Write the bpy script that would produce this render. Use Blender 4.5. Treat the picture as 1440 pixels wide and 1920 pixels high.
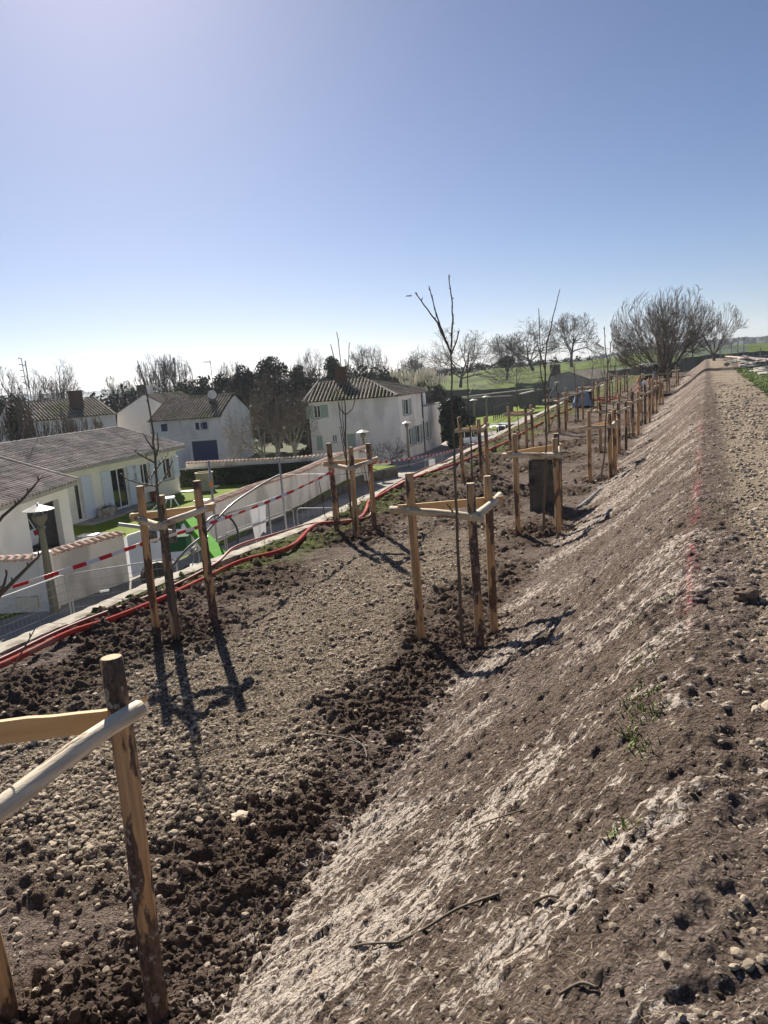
import bpy, math, random
import numpy as np
from mathutils import Vector, Matrix, Euler
random.seed(7); np.random.seed(7)
SC = bpy.context.scene
COL = SC.collection
for o in list(bpy.data.objects): bpy.data.objects.remove(o)

# ------------------------------------------------------------------ camera
F = 1400.0; CX = 720.0; CY = 960.0                       # focal length and centre in photograph pixels (1440 x 1920)
roll = math.atan(0.076)
pitch = math.atan((CY-698)*math.cos(roll)/F)
f0 = np.array([0, math.cos(pitch), -math.sin(pitch)]); up0 = np.array([0, math.sin(pitch), math.cos(pitch)]); r0 = np.array([1., 0, 0])
AX = math.cos(roll)*r0 - math.sin(roll)*up0
AU = math.sin(roll)*r0 + math.cos(roll)*up0
def ray0(px, py): return f0*F + AX*(px-CX) - AU*(py-CY)
v_ = ray0(1325, 652.); yaw = math.atan2(v_[0], v_[1])
RZ = np.array([[math.cos(yaw), -math.sin(yaw), 0], [math.sin(yaw), math.cos(yaw), 0], [0, 0, 1]])
CAM = np.array([0, 0, 1.6])
def ray(px, py):
    d = RZ@ray0(px, py); return d/np.linalg.norm(d)
def G(px, py, z):                                        # survey: point of the level z seen at a pixel
    d = ray(px, py); t = (z-CAM[2])/d[2]; return CAM+t*d
def A(px, py, D):                                        # survey: point at horizontal range D
    d = ray(px, py); t = D/math.hypot(d[0], d[1]); return CAM+t*d
def proj(p):                                             # where a world point falls in the photograph
    d = RZ.T@(np.array(p, float)-CAM); w_ = d@f0; return CX+F*(d@AX)/w_, CY-F*(d@AU)/w_
cd = bpy.data.cameras.new('camera'); cam = bpy.data.objects.new('camera', cd); COL.objects.link(cam)
xa = RZ@AX; ya = RZ@AU; za = -(RZ@f0)
cam.matrix_world = Matrix(((xa[0], ya[0], za[0], CAM[0]), (xa[1], ya[1], za[1], CAM[1]), (xa[2], ya[2], za[2], CAM[2]), (0, 0, 0, 1)))
cd.sensor_fit = 'VERTICAL'; cd.sensor_height = 36.0; cd.lens = 36.0*F/1920.0
cd.clip_start = 0.05; cd.clip_end = 20000
SC.camera = cam
SC.render.resolution_x = 768; SC.render.resolution_y = 1024

# ------------------------------------------------------------------ light
SUN_AZ = math.radians(-41.0); SUN_EL = math.radians(33.0)    # azimuth from +Y, clockwise
w = bpy.data.worlds.new('World'); SC.world = w; w.use_nodes = True
nt = w.node_tree; bg = nt.nodes['Background']
sky = nt.nodes.new('ShaderNodeTexSky'); sky.sky_type = 'NISHITA'; sky.sun_disc = False
sky.sun_elevation = SUN_EL; sky.sun_rotation = SUN_AZ
sky.air_density = 0.7; sky.dust_density = 0.4; sky.ozone_density = 6.5; sky.altitude = 0
wb = nt.nodes.new('ShaderNodeMix'); wb.data_type = 'RGBA'; wb.blend_type = 'MULTIPLY'; wb.inputs[0].default_value = 1; wb.inputs[7].default_value = (1.13, .98, .92, 1)   # camera white balance
nt.links.new(sky.outputs[0], wb.inputs[6]); nt.links.new(wb.outputs[2], bg.inputs[0]); bg.inputs[1].default_value = 0.0475
sl = bpy.data.lights.new('sun', 'SUN'); sl.energy = 5.0; sl.angle = math.radians(0.53); sl.color = (1.0, 0.925, 0.82)
so = bpy.data.objects.new('sun', sl); COL.objects.link(so)
sd = Vector((math.sin(SUN_AZ)*math.cos(SUN_EL), math.cos(SUN_AZ)*math.cos(SUN_EL), math.sin(SUN_EL)))
so.rotation_euler = sd.to_track_quat('Z', 'Y').to_euler(); so.location = (-30, 30, 40)
SC.view_settings.view_transform = 'Standard'; SC.view_settings.look = 'None'
SC.view_settings.exposure = 0.95; SC.view_settings.gamma = 1.0; SC.view_settings.use_curve_mapping = False
SC.render.engine = 'CYCLES'
SC.cycles.max_bounces = 6; SC.cycles.volume_bounces = 0; SC.cycles.transparent_max_bounces = 8

# ------------------------------------------------------------------ materials
MATS = {}
def nodes(m): return m.node_tree.nodes, m.node_tree.links
def mat(name, c1, c2=None, rough=0.85, scale=6.0, stretch=(1, 1, 1), bump=0.0, bscale=None, metal=0.0, contrast=0.5, rnd=0.0, attr=None, c3=None, s3=1.0, spec=None):
    if spec is None: spec = .06 if rough >= .8 else .3
    """two-colour noise material with relief; rnd: brightness spread per object, attr: per-vertex variation attribute"""
    m = bpy.data.materials.new(name); m.use_nodes = True; N, L = nodes(m)
    b = N['Principled BSDF']; b.inputs['Roughness'].default_value = rough; b.inputs['Metallic'].default_value = metal
    b.inputs['Specular IOR Level'].default_value = spec
    tc = N.new('ShaderNodeTexCoord'); mp = N.new('ShaderNodeMapping'); mp.inputs['Scale'].default_value = stretch
    L.new(tc.outputs['Object'], mp.inputs['Vector'])
    n = N.new('ShaderNodeTexNoise'); n.inputs['Scale'].default_value = scale; n.inputs['Detail'].default_value = 6; n.inputs['Roughness'].default_value = 0.65
    L.new(mp.outputs[0], n.inputs['Vector'])
    r = N.new('ShaderNodeValToRGB'); r.color_ramp.elements[0].position = 0.5-contrast*0.4; r.color_ramp.elements[1].position = 0.5+contrast*0.4
    c2 = c2 or tuple(x*0.75 for x in c1)
    r.color_ramp.elements[0].color = (*c1, 1); r.color_ramp.elements[1].color = (*c2, 1)
    L.new(n.outputs['Fac'], r.inputs[0]); col = r.outputs[0]
    if c3:
        n3 = N.new('ShaderNodeTexNoise'); n3.inputs['Scale'].default_value = s3; n3.inputs['Detail'].default_value = 5; L.new(mp.outputs[0], n3.inputs['Vector'])
        r3 = N.new('ShaderNodeValToRGB'); r3.color_ramp.elements[0].position = 0.5; r3.color_ramp.elements[1].position = 0.62
        L.new(n3.outputs['Fac'], r3.inputs[0]); mx = N.new('ShaderNodeMix'); mx.data_type = 'RGBA'
        L.new(r3.outputs[0], mx.inputs[0]); L.new(col, mx.inputs[6]); mx.inputs[7].default_value = (*c3, 1); col = mx.outputs[2]
    if rnd or attr:
        if attr:
            a = N.new('ShaderNodeAttribute'); a.attribute_name = attr; src = a.outputs['Fac']; k = 1.1 if not rnd else rnd
        else:
            a = N.new('ShaderNodeObjectInfo'); src = a.outputs['Random']; k = rnd
        ma = N.new('ShaderNodeMath'); ma.operation = 'MULTIPLY_ADD'; ma.inputs[1].default_value = k; ma.inputs[2].default_value = 1-k/2; L.new(src, ma.inputs[0])
        vm = N.new('ShaderNodeVectorMath'); vm.operation = 'SCALE'; L.new(col, vm.inputs[0]); L.new(ma.outputs[0], vm.inputs['Scale']); col = vm.outputs[0]
    L.new(col, b.inputs['Base Color'])
    if bump:
        n2 = N.new('ShaderNodeTexNoise'); n2.inputs['Scale'].default_value = bscale or scale*4; n2.inputs['Detail'].default_value = 5; L.new(mp.outputs[0], n2.inputs['Vector'])
        bp = N.new('ShaderNodeBump'); bp.inputs['Strength'].default_value = 0.8; bp.inputs['Distance'].default_value = bump
        L.new(n2.outputs['Fac'], bp.inputs['Height']); L.new(bp.outputs[0], b.inputs['Normal'])
    MATS[name] = m; return m
def soil_mat(name, pathlike=False):
    m = bpy.data.materials.new(name); m.use_nodes = True; N, L = nodes(m); b = N['Principled BSDF']
    b.inputs['Roughness'].default_value = 0.95; b.inputs['Specular IOR Level'].default_value = 0.06
    tc = N.new('ShaderNodeTexCoord')
    def noise(s, d=5, ro=0.6):
        n = N.new('ShaderNodeTexNoise'); n.inputs['Scale'].default_value = s; n.inputs['Detail'].default_value = d; n.inputs['Roughness'].default_value = ro
        L.new(tc.outputs['Object'], n.inputs['Vector']); return n.outputs['Fac']
    def at(nm):
        a = N.new('ShaderNodeAttribute'); a.attribute_name = nm; return a.outputs['Fac']
    def mixc(f, c1, c2):
        x = N.new('ShaderNodeMix'); x.data_type = 'RGBA'; L.new(f, x.inputs[0])
        for i, c in ((6, c1), (7, c2)):
            if isinstance(c, tuple): x.inputs[i].default_value = (*c, 1)
            else: L.new(c, x.inputs[i])
        return x.outputs[2]
    def ramp(f, a, c):
        r = N.new('ShaderNodeMapRange'); r.inputs[1].default_value = a; r.inputs[2].default_value = c; L.new(f, r.inputs[0]); return r.outputs[0]
    fine = ramp(noise(90, 4), .3, .7); mid = ramp(noise(14, 6), .3, .7); big = ramp(noise(1.3, 5), .35, .65)
    soil = mixc(mid, (0.195, 0.145, 0.118), (0.335, 0.263, 0.224)); soil = mixc(big, soil, mixc(fine, (0.195, 0.148, 0.124), (0.320, 0.249, 0.214)))
    dark = mixc(fine, (0.083, 0.059, 0.044), (0.181, 0.133, 0.100))
    # gravel: stones told apart by cells
    vo = N.new('ShaderNodeTexVoronoi'); vo.inputs['Scale'].default_value = 38; L.new(tc.outputs['Object'], vo.inputs['Vector'])
    vr = ramp(vo.outputs['Color'], 0.1, 0.9)
    grav = mixc(vr, (0.26, 0.205, 0.15), (0.54, 0.445, 0.335))
    grav = mixc(ramp(vo.outputs['Distance'], .35, .65), grav, (0.13, 0.10, 0.072))
    crust = mixc(mid, (0.40, 0.345, 0.295), (0.60, 0.535, 0.465)); crust = mixc(ramp(fine, .0, 1.5), crust, (0.22, 0.175, 0.135))
    # direction of the bucket marks across the bank (world-fixed)
    ca_, sa_ = math.cos(math.radians(28)), math.sin(math.radians(28))
    def dot(v):
        d_ = N.new('ShaderNodeVectorMath'); d_.operation = 'DOT_PRODUCT'; d_.inputs[1].default_value = v; L.new(tc.outputs['Object'], d_.inputs[0]); return d_.outputs['Value']
    def aniso(fx, fy):
        cx_ = N.new('ShaderNodeCombineXYZ'); L.new(dot((1.2*ca_*fx, sa_*fx, 0)), cx_.inputs[0]); L.new(dot((-1.2*sa_*fy, ca_*fy, 0)), cx_.inputs[1]); return cx_.outputs[0]
    def math_(op, a, b_=None):
        n_ = N.new('ShaderNodeMath'); n_.operation = op
        for i_, q_ in ((0, a), (1, b_)):
            if q_ is None: continue
            if isinstance(q_, (int, float)): n_.inputs[i_].default_value = q_
            else: L.new(q_, n_.inputs[i_])
        return n_.outputs[0]
    na = N.new('ShaderNodeTexNoise'); na.inputs['Scale'].default_value = 1; na.inputs['Detail'].default_value = 6; na.inputs['Roughness'].default_value = .68; L.new(aniso(13, 30), na.inputs['Vector'])
    vc = N.new('ShaderNodeTexVoronoi'); vc.feature = 'DISTANCE_TO_EDGE'; vc.inputs['Scale'].default_value = 1; vco = aniso(20, 38); dn = N.new('ShaderNodeTexNoise'); dn.inputs['Scale'].default_value = 26; dn.inputs['Detail'].default_value = 4; L.new(tc.outputs['Object'], dn.inputs['Vector'])
    dv_ = N.new('ShaderNodeVectorMath'); dv_.operation = 'MULTIPLY_ADD'; L.new(dn.outputs['Color'], dv_.inputs[0]); dv_.inputs[1].default_value = (1.7, 1.7, 0); L.new(vco, dv_.inputs[2]); L.new(dv_.outputs[0], vc.inputs['Vector'])
    vcell = N.new('ShaderNodeTexVoronoi'); vcell.inputs['Scale'].default_value = 1; L.new(dv_.outputs[0], vcell.inputs['Vector'])
    cell = N.new('ShaderNodeSeparateColor'); L.new(vcell.outputs['Color'], cell.inputs[0])
    raw = math_('ADD', math_('MULTIPLY', at('crust'), 1.0), math_('MULTIPLY', math_('SUBTRACT', na.outputs['Fac'], .5), 3.4))
    raw = math_('ADD', raw, math_('MULTIPLY', math_('SUBTRACT', cell.outputs[0], .5), .7))
    cm_ = math_('MULTIPLY', ramp(raw, .74, .82), ramp(at('crust'), .02, .20)); cm_ = math_('MULTIPLY', cm_, ramp(math_('ADD', vc.outputs['Distance'], math_('MULTIPLY', math_('SUBTRACT', fine, .5), .10)), .0, .05))
    v2 = N.new('ShaderNodeTexVoronoi'); v2.inputs['Scale'].default_value = 52; d2_ = N.new('ShaderNodeVectorMath'); d2_.operation = 'MULTIPLY_ADD'; L.new(dn.outputs['Color'], d2_.inputs[0]); d2_.inputs[1].default_value = (.05, .05, .05); L.new(tc.outputs['Object'], d2_.inputs[2]); L.new(d2_.outputs[0], v2.inputs['Vector'])
    crumb_ = ramp(v2.outputs['Distance'], .25, .75)
    soil = mixc(math_('MULTIPLY', crumb_, .8), soil, (0.085, 0.066, 0.053)); soil = mixc(ramp(noise(170, 3), .60, .72), soil, (0.38, 0.32, 0.26))
    c = mixc(at('dark'), soil, dark)
    gn = noise(30, 5, .7); gm_ = math_('MULTIPLY', at('gravel'), 1.0); c = mixc(gm_, c, grav); c = mixc(cm_, c, crust)
    c = mixc(math_('MULTIPLY', at('path'), .55), c, (0.46, 0.375, 0.28))
    c = mixc(math_('MULTIPLY', at('pink'), ramp(noise(55, 3), .50, .60)), c, (0.50, 0.03, 0.09))
    c = mixc(math_('MULTIPLY', at('green'), ramp(noise(25, 4), .40, .55)), c, mixc(fine, (0.07, 0.12, 0.012), (0.16, 0.23, 0.025)))
    L.new(c, b.inputs['Base Color'])
    n2 = noise(45, 8, .75); bp = N.new('ShaderNodeBump'); bp.inputs['Strength'].default_value = 1.0; bp.inputs['Distance'].default_value = 0.035
    L.new(math_('MULTIPLY', math_('SUBTRACT', n2, math_('MULTIPLY', crumb_, .45)), math_('SUBTRACT', 1.0, math_('MULTIPLY', cm_, .75))), bp.inputs['Height'])
    bc = N.new('ShaderNodeBump'); bc.inputs['Strength'].default_value = 1.0; bc.inputs['Distance'].default_value = 0.012; L.new(math_('MULTIPLY', cm_, math_('ADD', .6, cell.outputs[1])), bc.inputs['Height']); L.new(bp.outputs[0], bc.inputs['Normal'])
    bp2 = N.new('ShaderNodeBump'); bp2.inputs['Strength'].default_value = 0.7; bp2.inputs['Distance'].default_value = 0.015; bp2.invert = True
    L.new(math_('MULTIPLY', vo.outputs['Distance'], at('gravel')), bp2.inputs['Height']); L.new(bc.outputs[0], bp2.inputs['Normal']); L.new(bp2.outputs[0], b.inputs['Normal'])
    MATS[name] = m; return m
M_soil = soil_mat('bare_soil')
M_stone = mat('gravel_stone', (0.29, 0.23, 0.165), (0.60, 0.505, 0.39), scale=3, rnd=0.7, bump=0.004, bscale=50, contrast=.8)
M_clod = mat('soil_clod', (0.087, 0.064, 0.048), (0.201, 0.148, 0.114), scale=25, rnd=0.7, bump=0.012, bscale=60, rough=.95)
M_wood = None
def wood_mat(name, peeled, bark, cut=0.5, lich=None):
    m = bpy.data.materials.new(name); m.use_nodes = True; N, L = nodes(m); b = N['Principled BSDF']; b.inputs['Roughness'].default_value = 0.75
    b.inputs['Specular IOR Level'].default_value = 0.3
    tc = N.new('ShaderNodeTexCoord'); oi = N.new('ShaderNodeObjectInfo')
    ad = N.new('ShaderNodeVectorMath'); ad.operation = 'MULTIPLY_ADD'; L.new(oi.outputs['Random'], ad.inputs[0]); ad.inputs[1].default_value = (37, 53, 71); L.new(tc.outputs['Object'], ad.inputs[2])
    def noise(s, st, d=5, ro=.6):
        mp = N.new('ShaderNodeMapping'); mp.inputs['Scale'].default_value = st; L.new(ad.outputs[0], mp.inputs[0])
        n = N.new('ShaderNodeTexNoise'); n.inputs['Scale'].default_value = s; n.inputs['Detail'].default_value = d; n.inputs['Roughness'].default_value = ro; L.new(mp.outputs[0], n.inputs['Vector']); return n.outputs['Fac']
    def ramp(f, a, c):
        r = N.new('ShaderNodeMapRange'); r.inputs[1].default_value = a; r.inputs[2].default_value = c; L.new(f, r.inputs[0]); return r.outputs[0]
    def mixc(f, c1, c2):
        x = N.new('ShaderNodeMix'); x.data_type = 'RGBA'; L.new(f, x.inputs[0])
        for i, c in ((6, c1), (7, c2)):
            if isinstance(c, tuple): x.inputs[i].default_value = (*c, 1)
            else: L.new(c, x.inputs[i])
        return x.outputs[2]
    grain = noise(30, (1, 1, .06), 4)
    p = mixc(ramp(grain, .3, .7), tuple(x*.5 for x in peeled), tuple(min(1, x*1.15) for x in peeled))
    bk = mixc(ramp(noise(45, (1, 1, .5)), .3, .7), tuple(x*.5 for x in bark), tuple(x*1.7 for x in bark))
    if lich: bk = mixc(ramp(noise(22, (1, 1, .7)), .58, .63), bk, lich)
    mask = ramp(noise(7, (1, 1, .28), 5, .55), cut-.015, cut+.015)
    L.new(mixc(mask, p, bk), b.inputs['Base Color'])
    bp = N.new('ShaderNodeBump'); bp.inputs['Distance'].default_value = .006; bp.inputs['Strength'].default_value = .8
    ms = N.new('ShaderNodeMath'); ms.operation = 'ADD'; L.new(mask, ms.inputs[0]); L.new(noise(50, (1, 1, .25)), ms.inputs[1]); L.new(ms.outputs[0], bp.inputs['Height']); L.new(bp.outputs[0], b.inputs['Normal'])
    MATS[name] = m; return m
W_post = wood_mat('chestnut_post', (0.58, 0.37, 0.19), (0.12, 0.075, 0.05), .545)
W_bark = wood_mat('chestnut_bark', (0.56, 0.35, 0.18), (0.09, 0.06, 0.045), .47, (0.28, 0.26, 0.23))
W_rail = wood_mat('peeled_rail', (0.66, 0.52, 0.34), (0.22, 0.14, 0.085), .60, (0.35, 0.32, 0.27))
W_pale = wood_mat('pale_rail', (0.72, 0.60, 0.44), (0.32, 0.24, 0.16), .57)
W_plank = mat('sawn_plank', (0.52, 0.32, 0.14), (0.68, 0.46, 0.23), scale=12, stretch=(1, 1, .08), bump=.002, rnd=.25, rough=.7)
W_end = mat('cut_end_grain', (0.50, 0.40, 0.25), (0.60, 0.50, 0.34), scale=30, rough=.8)
M_twig = mat('young_bark', (0.16, 0.12, 0.085), (0.10, 0.085, 0.06), scale=30, stretch=(1, 1, .3), rough=.7)
M_bark = mat('tree_bark', (0.10, 0.085, 0.07), (0.17, 0.15, 0.12), scale=8, stretch=(1, 1, .3), bump=.02)
M_birch = mat('birch_bark', (0.10, 0.09, 0.08), (0.36, 0.33, 0.29), scale=9, stretch=(.5, .5, 1.6), rough=.8)
M_branch = mat('grey_twigs', (0.12, 0.10, 0.085), (0.20, 0.17, 0.145), scale=3)
M_plaster = mat('cream_render', (0.84, 0.80, 0.71), (0.88, 0.84, 0.76), scale=1.2, bump=.003, bscale=40, rough=.9, c3=(0.78, 0.74, 0.66), s3=.7)
M_plaster2 = mat('grey_render', (0.80, 0.755, 0.70), (0.87, 0.825, 0.77), scale=1.5, stretch=(1, 1, .5), bump=.004, bscale=40, rough=.9, c3=(0.66, 0.62, 0.58), s3=.6)
M_wall = mat('garden_wall_render', (0.68, 0.64, 0.58), (0.80, 0.76, 0.69), scale=2.2, stretch=(1, 1, .4), bump=.004, bscale=40, rough=.9, c3=(0.50, 0.47, 0.42), s3=1.1)
M_shut = mat('pale_blue_paint', (0.62, 0.68, 0.78), (0.66, 0.72, 0.82), scale=5, rough=.5)
M_blue = mat('navy_paint', (0.018, 0.03, 0.10), (0.03, 0.045, 0.14), scale=5, rough=.5)
M_sage = mat('sage_paint', (0.30, 0.38, 0.33), (0.37, 0.45, 0.39), scale=6, rough=.6)
M_white = mat('white_paint', (0.78, 0.78, 0.76), (0.82, 0.82, 0.80), scale=5, rough=.45)
M_glass = mat('window_glass', (0.02, 0.022, 0.025), (0.03, 0.03, 0.035), rough=.06, spec=.8)
M_tile = mat('canal_tile', (0.27, 0.225, 0.195), (0.55, 0.49, 0.44), scale=1.2, attr='rnd', rnd=.4, bump=.006, bscale=30, c3=(0.30, 0.29, 0.25), s3=.5)
M_tile_d = mat('weathered_canal_tile', (0.20, 0.165, 0.13), (0.38, 0.32, 0.255), scale=1.5, attr='rnd', rnd=.4, bump=.006, bscale=30, c3=(0.17, 0.17, 0.09), s3=.4)
M_tile_c = mat('coping_tile', (0.40, 0.25, 0.19), (0.56, 0.42, 0.34), scale=6, rnd=.4, c3=(0.5, 0.45, .38), s3=5)
M_under = mat('roof_deck_painted_shade', (0.03, 0.025, 0.022), (0.045, 0.036, 0.03))  # near-black deck: paints the rib shadows in the channels between tiles
M_brick = mat('old_brick', (0.155, 0.095, 0.07), (0.10, 0.07, 0.055), scale=6, bump=.01)
M_road = mat('worn_asphalt', (0.24, 0.225, 0.20), (0.33, 0.31, 0.28), scale=1.2, bump=.004, bscale=80, c3=(0.42, 0.39, 0.34), s3=.35, rough=.9)
M_conc = mat('old_concrete', (0.36, 0.32, 0.26), (0.50, 0.46, 0.38), scale=5, bump=.01, bscale=25, c3=(0.22, 0.19, 0.15), s3=3)
M_lawn = mat('lawn_grass', (0.11, 0.165, 0.014), (0.17, 0.235, 0.026), scale=2.5, bump=.03, bscale=60, contrast=.8, c3=(0.20, 0.24, 0.04), s3=.6)
M_field = mat('winter_fields', (0.06, 0.075, 0.03), (0.10, 0.10, 0.05), scale=.02, contrast=.8, c3=(0.09, 0.08, .055), s3=.013)
M_hillg = mat('rampart_grass', (0.055, 0.09, 0.012), (0.12, 0.165, 0.022), scale=.5, bump=.35, bscale=.9, c3=(0.05, 0.06, .02), s3=.22, contrast=.8)
M_hill = mat('wooded_hill', (0.035, 0.038, 0.035), (0.055, 0.058, 0.05), scale=.01)
M_leafd = mat('dark_evergreen_leaves', (0.022, 0.034, 0.018), (0.05, 0.065, 0.034), scale=1.2, attr='rnd', rnd=1.1, rough=.6)
M_leafb = mat('brownish_evergreen_leaves', (0.045, 0.040, 0.030), (0.085, 0.072, 0.055), scale=.7, attr='rnd', rnd=1.1, rough=.7)
M_pamp = mat('dry_plume', (0.62, 0.56, 0.46), (0.78, 0.73, 0.63), scale=3, attr='rnd', rnd=.6)
M_grass = mat('grass_blade', (0.12, 0.19, 0.025), (0.22, 0.30, 0.05), scale=4, attr='rnd', rnd=.8, rough=.6)
M_galv = mat('galvanised_steel', (0.24, 0.245, 0.25), (0.34, 0.345, 0.35), scale=12, rough=.6, metal=.2)
M_redp = mat('red_conduit', (0.46, 0.06, 0.05), (0.36, 0.06, 0.05), scale=6, rough=.85, c3=(0.38, 0.17, 0.13), s3=3)
M_redp2 = mat('shade_brown_conduit', (0.28, 0.07, 0.06), (0.22, 0.07, 0.06), scale=6, rough=.6)  # conduit red taken down to a shadowed brown in the colour itself
M_red = mat('tape_red', (0.62, 0.02, 0.03), (0.6, 0.03, 0.03), rough=.4)
M_wht = mat('tape_white', (0.75, 0.75, 0.75), (0.72, 0.72, 0.72), rough=.4)
M_orange = mat('orange_paint', (0.65, 0.13, 0.03), (0.6, 0.12, 0.03), rough=.5)
M_green = mat('green_machine_paint', (0.085, 0.27, 0.03), (0.10, 0.31, 0.035), rough=.85, scale=3, spec=.05)
M_dgreen = mat('dark_green_paint', (0.02, 0.09, 0.035), (0.03, 0.11, 0.04), rough=.8, spec=.1)
M_black = mat('black_rubber', (0.02, 0.02, 0.02), (0.03, 0.03, 0.03), rough=.6)
M_hose = mat('black_hose', (0.03, 0.03, 0.035), (0.045, 0.045, 0.05), rough=.35, spec=.6)
M_lamp = mat('olive_lamp_paint', (0.16, 0.15, 0.10), (0.20, 0.19, 0.13), scale=5, rough=.55)
M_lampt = mat('lamp_hood_enamel', (0.48, 0.44, 0.37), (0.60, 0.57, 0.50), scale=9, rough=.4)
M_rust = mat('rusty_bar', (0.09, 0.045, 0.03), (0.14, 0.08, 0.05), rough=.8)
M_rock = mat('dark_stone', (0.085, 0.078, 0.068), (0.15, 0.135, 0.115), scale=7, bump=.02, c3=(0.05, 0.05, .045), s3=3)
M_rampart = mat('rampart_stone', (0.09, 0.085, 0.08), (0.14, 0.13, 0.12), scale=.8, bump=.05, bscale=4, c3=(.06, .07, .045), s3=.3)
M_lstone = mat('light_stone', (0.34, 0.32, 0.27), (0.45, 0.42, 0.36), scale=2, bump=.03)
M_cloth = mat('white_cloth', (0.78, 0.79, 0.82), (0.72, 0.73, 0.78), rough=.8)
M_tarp = mat('grey_blue_sheeting', (0.20, 0.23, 0.30), (0.45, 0.48, 0.55), scale=3, rough=.4)
M_pot = mat('terracotta_pot', (0.22, 0.07, 0.05), (0.17, 0.06, 0.045))
M_car = mat('white_car_paint', (0.62, 0.64, 0.66), (0.66, 0.68, 0.70), rough=.25, spec=.6)
M_taill = mat('red_tail_lamp', (0.35, 0.02, 0.02), (0.3, 0.02, 0.02), rough=.3)
M_skin = mat('skin', (0.45, 0.27, 0.2), (0.42, 0.25, 0.18), rough=.6)
M_jack = mat('blue_grey_jacket', (0.14, 0.18, 0.22), (0.18, 0.22, 0.27), rough=.8)
M_pants = mat('navy_work_trousers', (0.03, 0.035, 0.05), (0.04, 0.045, 0.06))
M_vest = mat('dark_work_jacket', (0.05, 0.045, 0.045), (0.07, 0.06, 0.06))
M_cap = mat('straw_yellow_cap', (0.65, 0.52, 0.28), (0.6, 0.5, 0.3))
M_yellow = mat('yellow_plastic', (0.45, 0.38, 0.06), (0.4, 0.34, 0.06))
M_driv = mat('driveway_concrete', (0.24, 0.23, 0.22), (0.30, 0.29, 0.275), scale=2, bump=.003)

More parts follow.
